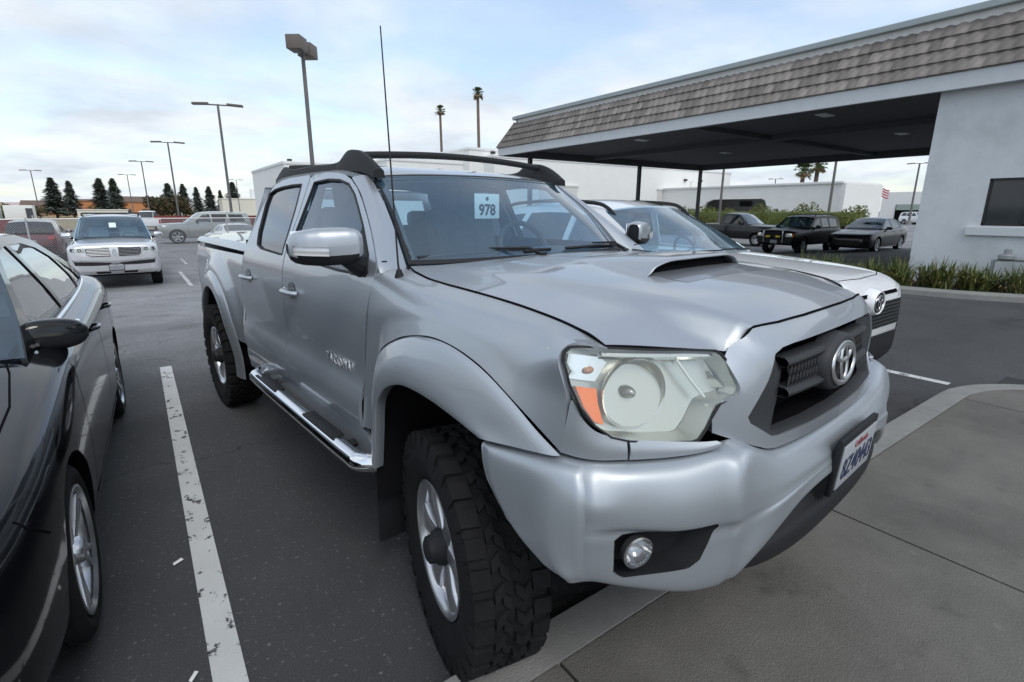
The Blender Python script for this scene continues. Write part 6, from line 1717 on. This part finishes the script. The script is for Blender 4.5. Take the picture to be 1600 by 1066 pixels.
# courses of painted block as shallow grooves
for (xa, xb, dk) in ((28.6, 33.0, False), (44.2, 47.9, True)):
    on_wall(wb, 'roller_door', M_DOOR, xa, xb, -.5, 3.6, .06)
    on_wall(wb, 'door_frame', M_WB2, xa-.15, xb+.15, 3.6, 3.75, .12)
    if dk: on_wall(wb, 'open_doorway', M_DARK, xa+.05, xb-.05, -.5, 2.45, .09)
for x in (27.9, 48.5, 51.2): 
    G().bbox((x-24, -.12, 5.3), (.35, .25, .22), .03).mk('wall_lamp', M_TRIM2, wb)
G().tube([(49.6-24, -.1, 0), (49.6-24, -.1, 5.2), (49.9-24, -.1, 5.3)], .06, 6).mk('downpipe', M_WB2, wb)
G().tube([(50.4-24, -.1, 0), (50.4-24, -.1, 4.4)], .05, 6).mk('downpipe', M_WB2, wb)
w2 = blockbox('left_annex', 'low white annex at the left end behind the silver cab roof', 9.0, 15.5, 40.0, 52.0, 4.75)
G().bbox((.6, .8, 5.55), (.3, .3, .25), .03).mk('roof_vent', M_TRIM2, w2)
w3 = blockbox('middle_block', 'white block with low parapet behind the roof rack of the pickup', 16.0, 24.3, 38.5, 56.0, 5.25)
w4 = blockbox('roof_penthouse', 'raised white parapet block on the garage roof left of the canopy', 22.6, 27.5, 37.5, 48.0, 6.35)
G().bbox((2.2, -.15, 6.75), (.35, .25, .2), .03).mk('parapet_lamp', M_TRIM2, w4)
# arcade building to the right: archway cut through the wall
ar = thing('arcade_building', 'white stucco building with a wide rounded archway behind the hedge', 'building', (45.0, 18.9, -.6))
def arch_poly(y0, y1, z1, r):
    return [(y0, -.7+.6)]+[(y0+r-r*math.cos(a), z1-r+r*math.sin(a)) for a in [R(k*10) for k in range(10)]]+[(y1-r+r*math.sin(a), z1-r+r*math.cos(a)) for a in [R(k*10) for k in range(10)]]+[(y1, -.1)]
ap = [(24.75-18.9, .0), (24.75-18.9, 2.6), (24.9-18.9, 3.0), (25.2-18.9, 3.15), (30.0-18.9, 3.15), (30.7-18.9, 2.9), (31.0-18.9, 2.4), (31.0-18.9, 0)]
ap = [(y, z+.02) for y, z in ap]
panel('wall', [(0, 0), (0, 4.25), (17.5, 4.25), (17.5, 0)], lambda y, z: (0, y, z), M_WB, ar, .8, [ap], .35, flip=True)
o = G().box((3.49, -.16, 2.12), (7.02, .32, 4.26)).mk('end_wall', M_WB, ar, False)
G().bbox((3.5, 8.75, 4.30), (7.3, 17.8, .20), .04).mk('parapet', M_WB2, ar)
G().box((6.8, 13.0, 2.1), (.3, 9.0, 4.2)).mk('back_wall', M_WB2, ar, False)
G().box((3.5, 9.0, 3.9), (6.7, 17.0, .2)).mk('ceiling', M_WB2, ar, False)
G().bbox((3.0, 9.5, 2.8), (.3, 1.2, .5), .03).mk('hanging_sign', M_TRIM, ar)
fb = thing('far_garage', 'small white garage with open bay beyond the arcade building', 'building', (104, 22.0, -.6))
G().box((5, 7, 2.6), (10, 16, 5.2)).mk('wall', M_WB, fb, False)
G().box((-.05, 9.2, 1.6), (.1, 7.2, 3.2)).mk('open_bay', M_DARK, fb, False)
G().box((-.08, 9.2, 2.75), (.1, 7.0, .9)).mk('rolled_door', mat('green_roller_door', (.32, .38, .34), .5), fb, False)
G().box((-.05, 4.2, 1.7), (.1, 1.4, 2.6)).mk('door', M_TRIM2, fb, False)

# ---------------------------------------------------------------- foliage
def leaf_cloud(g, rnd, n, fn, size):
    for k in range(n):
        p, s_ = fn(rnd); sz = size*rnd.uniform(.6, 1.4)*s_
        a = Vector((rnd.gauss(0, 1), rnd.gauss(0, 1), rnd.gauss(0, 1))).normalized(); b = a.orthogonal().normalized(); b = (Matrix.Rotation(rnd.uniform(0, 6.28), 3, a)@b); c_ = a.cross(b)
        P = Vector(p); g.add([P-b*sz, P+c_*sz*.45, P+b*sz, P-c_*sz*.45], [(0, 1, 2, 3)])
M_CONI = [mat('conifer_dark', (.070, .088, .072), .8, var=.3, vscale=.8), mat('conifer_mid', (.12, .14, .11), .8, var=.3, vscale=.8)]  # greens lightened and greyed to carry the haze of distance
M_BARK = mat('bark', (.09, .07, .055), .9, var=.3, vscale=6)
def conifer_mesh(seed, h=9.0, r=3.0):
    rnd = random.Random(seed); g1, g2 = G(), G()
    for k in range(3200):
        f = rnd.random()**.75; z = h*(.12+.88*f); a = rnd.uniform(0, 2*PI)
        rm = r*(1-f)**.8*(.75+.25*math.sin(a*3+z*1.7+seed))*(.72+.28*math.sin(z*4.2+a*2))+.05
        q = rnd.random()**.55; x, y = math.cos(a)*rm*q, math.sin(a)*rm*q; zz = z-.30*rm*q+rnd.gauss(0, .08)
        d = Vector((math.cos(a), math.sin(a), -.25+rnd.gauss(0, .25))).normalized(); sd_ = d.cross(Vector((0, 0, 1))).normalized(); L_ = rnd.uniform(.45, .95)*(1-.45*f); W_ = L_*.32
        P = Vector((x, y, zz)); up_ = Vector((0, 0, rnd.uniform(-.08, .08)))
        (g1 if rnd.random() < .6 else g2).add([P-d*L_*.3, P+sd_*W_+up_, P+d*L_, P-sd_*W_-up_], [(0, 1, 2, 3)])
    tr = G().tube([(0, 0, -.4), (0.03, 0, h*.5), (0, 0, h*.97)], [.22, .13, .02], 7)
    return [mesh_of(tr, M_BARK, 'trunk', 60), mesh_of(g1, M_CONI[0], 'crown', 180), mesh_of(g2, M_CONI[1], 'crown', 180)]
CM = [conifer_mesh(s_, 9.0, r_) for s_, r_ in ((1, 3.2), (2, 2.6), (3, 3.0), (4, 3.5), (6, 2.7))]
cons = [((-14.9, 165.9), 'outermost left conifer on the skyline beside the lamp post'), ((-12.8, 180.8), 'slimmer second conifer from the left on the skyline'), ((-5.8, 162), 'left of the middle pair of dark conifers above the silver SUV'), ((-3.1, 159.9), 'right of the middle pair of dark conifers above the silver SUV'),
        ((8.8, 180), 'first conifer of the right-hand row, behind the tall lamp post'), ((12.5, 181.5), 'second conifer of the right-hand row'), ((17.7, 203.3), 'small third conifer of the right-hand row'), ((20.5, 195.4), 'fourth conifer of the right-hand row'), ((27.7, 229.3), 'small faint conifer fifth in the right-hand row'), ((22.6, 161), 'last conifer of the right-hand row, beside the cab')]
for i, ((x, y), lb) in enumerate(cons):
    t_ = thing('conifer_tree', lb, 'tree', (x, y, -.6), i*1.3, 'conifers along the skyline'); q_ = (1.15, .95, 1.2, 1.05, 1.1, .98, .9, 1.12, .85, 1.05)[i]; t_.scale = (q_*1.2, q_*1.25, 1.03)
    for me, nm in zip(CM[(i*2) % 5], ('trunk', 'crown', 'crown')): o = bpy.data.objects.new(nm, me); COL.objects.link(o); o.parent = t_
M_HEDGE = [mat('hedge_green', (.085, .105, .022), .7, var=.35, vscale=1.2), mat('hedge_yellow_green', (.17, .18, .04), .7, var=.35, vscale=1.2)]
M_BUSH = [mat('bush_green', (.045, .06, .025), .8, var=.35, vscale=1), mat('bush_russet', (.10, .065, .035), .8, var=.35, vscale=1)]
def hedge(nm, label, x, y0, y1, w, h, mats, n=9000, z0=-.5, size=.085):
    t_ = thing(nm, label, 'hedge', (x, (y0+y1)/2, z0)); rnd = random.Random(11); gs = [G(), G()]; ln = y1-y0
    def f(r_):
        y = r_.uniform(-ln/2, ln/2); a = r_.uniform(-.2, PI+.2); e = .75+.25*noise.noise(Vector((y*.6, 1, 3)))+.12*noise.noise(Vector((y*2, 4, 3)))
        q = r_.random()**.25; return (math.cos(a)*w/2*q*(1 if abs(math.cos(a)) < .7 else 1), y, max(.02, h*e*(abs(math.sin(a))**.6)*q)), 1
    leaf_cloud(gs[0], rnd, n//2, f, size); leaf_cloud(gs[1], rnd, n//2, f, size)
    core = G().bbox((0, 0, h*.33), (w*.7, ln*.97, h*.66), .2).mk('branches', mats[0], t_)
    for g_, m in zip(gs, mats): g_.mk('leaves', m, t_, False)
hedge('hedge', 'clipped yellow-green hedge in front of the arcade building', 38.5, 14.4, 33.5, 2.4, 3.0, M_HEDGE, 16000)
def bush(x, y, z, r, h, lab, mats, n=900, nm='round_tree', cat='tree'):
    t_ = thing(nm, lab, cat, (x, y, z)); rnd = random.Random(int(abs(x*7+y))); gs = [G(), G()]
    lob = [(rnd.gauss(0, .45), rnd.gauss(0, .45), rnd.uniform(.45, .85), rnd.uniform(.35, .6)) for _ in range(8)]
    def f(r_):
        l_ = r_.choice(lob); v = Vector((r_.gauss(0, 1), r_.gauss(0, 1), r_.gauss(0, 1))).normalized()*(r_.random()**.35)*l_[3]
        return ((l_[0]+v.x)*r, (l_[1]+v.y)*r, (l_[2]+v.z*.8)*h), 1
    for g_ in gs: leaf_cloud(g_, rnd, n//2, f, r*.10)
    G().tube([(0, 0, 0), (0, 0, h*.5), (r*.2, 0, h*.7)], [r*.06, r*.05, r*.02], 6).mk('trunk', M_BARK, t_)
    for g_, m in zip(gs, mats): g_.mk('crown', m, t_, False)
bush(-21.5, 128, -.5, 3.6, 2.6, 'low olive tree at the far left edge of the skyline', M_HEDGE); bush(-16.5, 130, -.5, 3.2, 2.3, 'low green tree just left of the left pair of conifers', M_BUSH)
bush(5.6, 165, -.5, 4.6, 5.2, 'wide russet-green tree between the two conifer groups', M_BUSH, 1500); bush(9.6, 172, -.5, 3.0, 3.6, 'smaller dark bush just right of the russet-green tree', M_BUSH, 1200)
# palms
def palm(x, y, h, r, lab, seed, tr=.24):
    t_ = thing('palm_tree', lab, 'palm tree', (x, y, -.5)); rnd = random.Random(seed); g = G(); gd = G()
    for k in range(64):
        a = rnd.uniform(0, 2*PI); el = rnd.uniform(-.9, 1.35); d0 = Vector((math.cos(a)*math.cos(el), math.sin(a)*math.cos(el), math.sin(el))); P = Vector((0, 0, h)); n_ = 5; ln = r*rnd.uniform(.7, 1.0); sd_ = Vector((-math.sin(a), math.cos(a), 0))
        st = P+d0*ln*.55; tgt = g if el > -.35 else gd
        tgt.tube([P, st], [.03*r, .015*r], 4)
        for q in range(9):
            b_ = (q-4)/4*1.0; dd = (d0*math.cos(b_)+sd_*math.sin(b_)); tip = st+dd*ln*.5+Vector((0, 0, -.12*ln)); s2 = sd_*math.cos(b_)-d0*math.sin(b_)
            tgt.add([st, st+dd*ln*.25+s2*ln*.045, tip, st+dd*ln*.25-s2*ln*.045], [(0, 1, 2, 3)])
    G().tube([(0, 0, 0), (.15, .1, h*.5), (0, 0, h)], [tr*1.25, tr, tr*.85], 8).mk('trunk', mat('palm_bark', (.16, .12, .09), .9, var=.3, vscale=4), t_)
    g.mk('crown', mat('palm_green', (.06, .10, .03), .6, var=.25, vscale=1), t_, False)
    if gd.v: gd.mk('dead_fronds', mat('palm_dry', (.20, .15, .08), .8), t_, False)
palm(41.5, 77.5, 17.2, 1.05, 'left and shorter of the two tall palms above the cab roof', 4, .22); palm(39.7, 63.4, 17.2, 1.05, 'right and taller of the two tall palms beside the canopy', 9, .22)
palm(84.5, 41.2, 8.0, 1.7, 'bushy palm crown showing above the arcade building roof', 5, .35); palm(86.9, 40.3, 8.9, 1.7, 'higher palm crown at the right above the arcade building roof', 6, .35)
for (x, y, sc_, lb) in ((116, 33, .50, 'dark conifer behind the far garage, left of the lamp post'), (119, 31, .40, 'shorter dark conifer behind the far garage')):
    t_ = thing('conifer_tree', lb, 'tree', (x, y, -.6), 2.0); t_.scale = (sc_*2.0, sc_*2.0, sc_*1.5)
    for me, nm in zip(CM[1], ('trunk', 'crown', 'crown')): o = bpy.data.objects.new(nm, me); COL.objects.link(o); o.parent = t_

# ---------------------------------------------------------------- lamp posts
M_POLE = mat('galvanised_pole', (.16, .155, .15), .6, .4, var=.15, vscale=3); M_HEAD = mat('lamp_head_brown', (.14, .12, .105), .6, var=.1)
def lamp_post(x, y, h, lab, kind='tee', rz=0.0, r=.10, grp='lamp posts around the lot'):
    t_ = thing('lamp_post', lab, 'lamp post', (x, y, -.5), rz, grp)
    G().tube([(0, 0, 0), (0, 0, h+.5)], [r, r*.75], 10).mk('pole', M_POLE, t_)
    G().lathe([(r*2.4, 0), (r*2.4, .55), (r*2.0, .6), (0, .6)], 14).mk('footing', M_KERB, t_)
    zt = h+.5
    if kind == 'tee':
        G().tube([(-.55, 0, zt-.05), (.55, 0, zt-.05)], .05, 6).mk('cross_arm', M_POLE, t_)
        for s_ in (-1, 1): G().bbox((s_*1.05, 0, zt-.02), (1.0, .42, .14), .04, ry=s_*.05).mk('lamp_head', M_HEAD, t_)
    else:
        for s_ in (-1, 1):
            G().bbox((s_*.55, 0, zt), (.78, .62, .55), .02).mk('lamp_head', M_HEAD, t_)
        G().bbox((0, 0, zt), (.4, .16, .16), .02).mk('bracket', M_HEAD, t_)
    return t_
az = lambda x, y: -math.atan2(x, y)
for (x, y, lb) in ((-14.3, 131.9, 'lamp post farthest left on the skyline'), (0.0, 136.4, 'short-looking lamp post between the conifer pairs'), (2.0, 97.5, 'lamp post third from the left, above the white pickup'), (4.0, 68.5, 'lamp post fourth from the left, taller, in front of the russet tree'), (5.7, 42.4, 'tallest T-topped lamp post just left of the silver cab'), (21.1, 143.2, 'distant lamp post right behind the silver cab edge')):
    lamp_post(x, y, 8.5, lb, 'tee', az(x, y)+R(-8))
lamp_post(7.1, 25.9, 8.5, 'nearest lamp post with two boxy heads above the cab', 'box', R(52), .11)
lamp_post(96.7, 30.3, 8.5, 'double-headed lamp post beside the white wall edge', 'tee', R(-75), .16)
lamp_post(44.4, 19.3, 8.5, 'bare-looking lamp post in front of the arcade building corner', 'tee', R(-60), .11)
lamp_post(37.0, 24.0, 8.5, 'lamp post standing in the hedge by the archway', 'tee', R(-60), .10)
lamp_post(120, 64.5, 8.6, 'tiny T-topped lamp post above the arcade roof', 'tee', R(-60), .14)
# flag
fl = thing('flag_pole', 'striped national flag on a thin pole beyond the arcade building', 'flag', (98.5, 35.6, -.5))
fl.scale = (.75, .75, .88)
G().tube([(0, 0, 0), (0, 0, 6.6)], .035, 6).mk('pole', M_POLE, fl)
for k in range(7):
    g = G(); V = []
    for q in range(7):
        f = q/6; V += [(f*1.0, -f*1.5, 6.4-k*.22-f*.35+.10*math.sin(f*6)), (f*1.0, -f*1.5, 6.18-k*.22-f*.35+.10*math.sin(f*6))]
    g.add(V, [(2*i, 2*i+1, 2*i+3, 2*i+2) for i in range(6)]); g.mk('flag_stripe', mat('flag_red', (.45, .05, .06), .8) if k % 2 == 0 else mat('flag_white', (.7, .7, .7), .8), fl, False)
G().add([(0, 0.01, 6.42), (.42, -.62, 6.30), (.42, -.62, 5.6), (0, .01, 5.72)], [(0, 1, 2, 3)]).mk('flag_canton', mat('flag_blue', (.04, .05, .16), .8), fl, False)

# ---------------------------------------------------------------- chain-link fence
M_GALV = mat('galvanised_wire', (.42, .43, .44), .5, .6)
M_GALV2 = mat('galvanised_rail', (.52, .53, .54), .45, .5)
fn_ = thing('chain_link_fence', 'galvanised chain-link fence with top rail across the back of the aisle', 'fence', (0, 24.0, -.5))
FX0, FX1, FH = -15.0, 9.0, 1.72
G().tube([(FX0, 0, FH), (FX1, 0, FH)], .022, 6).mk('top_rail', M_GALV2, fn_)
x = FX0
while x <= FX1:
    G().tube([(x, 0, 0), (x, 0, FH+.05)], .03, 7).mk('fence_post', M_GALV2, fn_); x += 3.0
g = G(); dd = .075; H_ = FH-.06
k = FX0-H_
while k < FX1:
    for sgn in (1, -1):
        xa, xb = (k, k+H_) if sgn > 0 else (k+H_, k)
        za, zb = .04, .04+H_
        # clip at the ends
        if min(xa, xb) < FX0 or max(xa, xb) > FX1: continue
        g.add([(xa-.006, 0, za), (xa+.006, 0, za), (xb+.006, 0, zb), (xb-.006, 0, zb)], [(0, 1, 2, 3)])
        g.add([(xa, -.004, za), (xa, .004, za), (xb, .004, zb), (xb, -.004, zb)], [(0, 1, 2, 3)])
    k += dd
o = g.mk('wire_mesh', M_GALV, fn_, False, kind='stuff')

# ---------------------------------------------------------------- far left: red hoarding, trailers, houses, hills
M_HOARD = mat('dark_red_hoarding', (.16, .03, .025), .8, var=.2, vscale=2)
def hoarding(x0, x1, y, z1, lab):
    t_ = thing('red_hoarding', lab, 'hoarding', (x0, y, -.5)); n_ = int((x1-x0)/2.4)+1
    for k in range(n_): G().bbox((k*2.4+1.2, 0, (z1+.5)/2), (2.34, .08, z1+.5), .01).mk('board', M_HOARD, t_)
    for k in range(n_+1): G().tube([(k*2.4, .08, 0), (k*2.4, .08, z1+.8)], .05, 6).mk('post', M_GALV2, t_)
hoarding(-26, -8.0, 58.0, .75, 'long dark red hoarding at the left behind the red SUV')
hoarding(1.5, 13.0, 62.0, .95, 'dark red hoarding right of the white pickup')
M_TRL = mat('trailer_white', (.72, .73, .72), .6); M_TRD = mat('trailer_dark', (.06, .065, .075), .6)
for i, (x, w_) in enumerate(((-22.2, 3.4), (-18.3, 3.2), (-14.4, 3.4))):
    t_ = thing('site_trailer', ('white site trailer at the left edge of the photo', 'middle white site trailer of the row at the left', 'rightmost white site trailer, just left of the conifers')[i], 'trailer', (x, 112, -.5))
    G().bbox((0, 0, 1.45), (w_, 2.6, 2.4), .06).mk('box', M_TRL, t_); G().box((w_*.36, -1.33, 1.2), (w_*.24, .05, 2.0)).mk('door', M_TRD, t_, False); G().box((0, 0, .15), (w_*.9, 2, .3)).mk('skirt', M_TRD, t_, False)
M_TAN = mat('tan_render', (.42, .25, .15), .85, var=.1); M_ORG = mat('orange_sheathing', (.50, .22, .10), .85, var=.15); M_RF = mat('brown_roof', (.16, .11, .085), .9)
def house(x, y, w, h, d, m, lab, gable=1.6):
    t_ = thing('house', lab, 'house', (x, y, -.5)); G().box((0, 0, h/2), (w, d, h)).mk('wall', m, t_, False)
    g = G().add([(-w/2-.4, -d/2-.4, h), (w/2+.4, -d/2-.4, h), (w/2+.4, d/2+.4, h), (-w/2-.4, d/2+.4, h), (-w/2-.4, 0, h+gable), (w/2+.4, 0, h+gable)], [(0, 1, 5, 4), (2, 3, 4, 5), (1, 2, 5), (3, 0, 4), (0, 3, 2, 1)]); g.mk('roof', M_RF, t_, False)
    for k in range(max(2, int(w/3))):
        for z in ([1.4, 4.0] if h > 5 else [1.6]): G().box((-w/2+w*(k+.5)/max(2, int(w/3)), -d/2-.03, z), (1.1, .06, 1.2)).mk('window', M_TRD, t_, False)
house(-20.5, 210, 11, 3.0, 8, M_TAN, 'tan house between the left conifers and the trailers'); house(-11.5, 215, 8, 4.6, 8, M_ORG, 'orange unfinished house between the two conifer pairs', .6); house(1.0, 215, 8, 4.4, 8, M_ORG, 'orange unfinished house right of the middle conifers', 1.8); house(6.2, 225, 9, 4.0, 8, M_TAN, 'tan house partly behind the russet tree')
for i, (x, y, w_, h_) in enumerate(((-5.5, 152, 9, 1.9), (24.5, 150, 13, 4.6))):
    t_ = thing('storage_shed', ('low pale shed below the middle conifers', 'pale cream shed right of the conifers, left of the cab')[i], 'shed', (x, y, -.5)); G().box((0, 0, h_/2), (w_, 6, h_)).mk('wall', mat('cream_metal', (.66, .65, .58), .7), t_, False); G().box((0, 0, h_+.08), (w_+.3, 6.3, .16)).mk('roof', M_WB2, t_, False)
tk = thing('water_tank', 'pale cylindrical tank on the shed roof left of the cab', 'tank', (26.5, 151, 4.2)); G().lathe([(0, 0), (1.5, 0), (1.5, 2.2), (1.35, 2.5), (0, 2.6)], 20).mk('vessel', M_TRL, tk)
# dry grass strip and far hills
M_DRY = mat('dry_grass', (.30, .24, .14), .95, var=.25, vscale=.6)
o = G().add([(-120, 70, -.49), (160, 70, -.49), (400, 900, -.49), (-500, 900, -.49)], [(0, 1, 2, 3)]).mk('dry_field', M_DRY, None, False); o['kind'] = 'structure'
def hill(nm, x0, x1, y, h, seed, col):
    g = G(); n_ = 60; V = []
    for k in range(n_+1):
        x = x0+(x1-x0)*k/n_; e = math.sin(PI*k/n_)**.6*h*(.62+.5*noise.noise(Vector((k*.11, seed, 0)))+.2*noise.noise(Vector((k*.4, seed, 4))))
        for (dy, f) in ((0, 0), (120, .45), (260, .8), (420, 1.0), (700, .6), (900, 0)): V.append((x, y+dy, max(-1, e*f*(1+.12*noise.noise(Vector((k*.3, dy*.01, seed)))))-.5))
    g.add(V, [(k*6+q, (k+1)*6+q, (k+1)*6+q+1, k*6+q+1) for k in range(n_) for q in range(5)]); o = g.mk(nm, mat(nm+'_ground', col, .95, var=.15, vscale=.01), None, True, 80); o['kind'] = 'structure'
hill('hill', -1700, -60, 1700, 78, 2, (.52, .42, .38))


# ---------------------------------------------------------------- litter and leaves on the ground
M_PAPER = mat('white_paper_scrap', (.75, .75, .73), .8)
def scrap(x, y, w, l_, rz, lab, m=M_PAPER, z=None):
    t_ = G().add([(-w, -l_, .006), (w, -l_*.8, .009), (w*.9, l_, .012), (-w*.8, l_*.9, .007), (0, 0, .013)], [(0, 1, 4), (1, 2, 4), (2, 3, 4), (3, 0, 4)]).mk('litter_scrap', m, None, False)
    t_.location = (x, y, gz(y) if z is None else z); t_.rotation_euler = (0, 0, rz); tag(t_, lab, 'litter')
p = (-0.062, 2.504, 0.000)
scrap(p[0], p[1], .022, .010, .4, 'small white paper scrap on the asphalt left of the painted line')
p = (-0.059, 1.778, 0.000)
scrap(p[0], p[1], .020, .007, .9, 'tiny white scrap beside the near end of the painted line')
M_DL = mat('fallen_leaf', (.30, .26, .12), .8)
for i, (px, py, lab) in enumerate(((0, 0, ''),)): pass
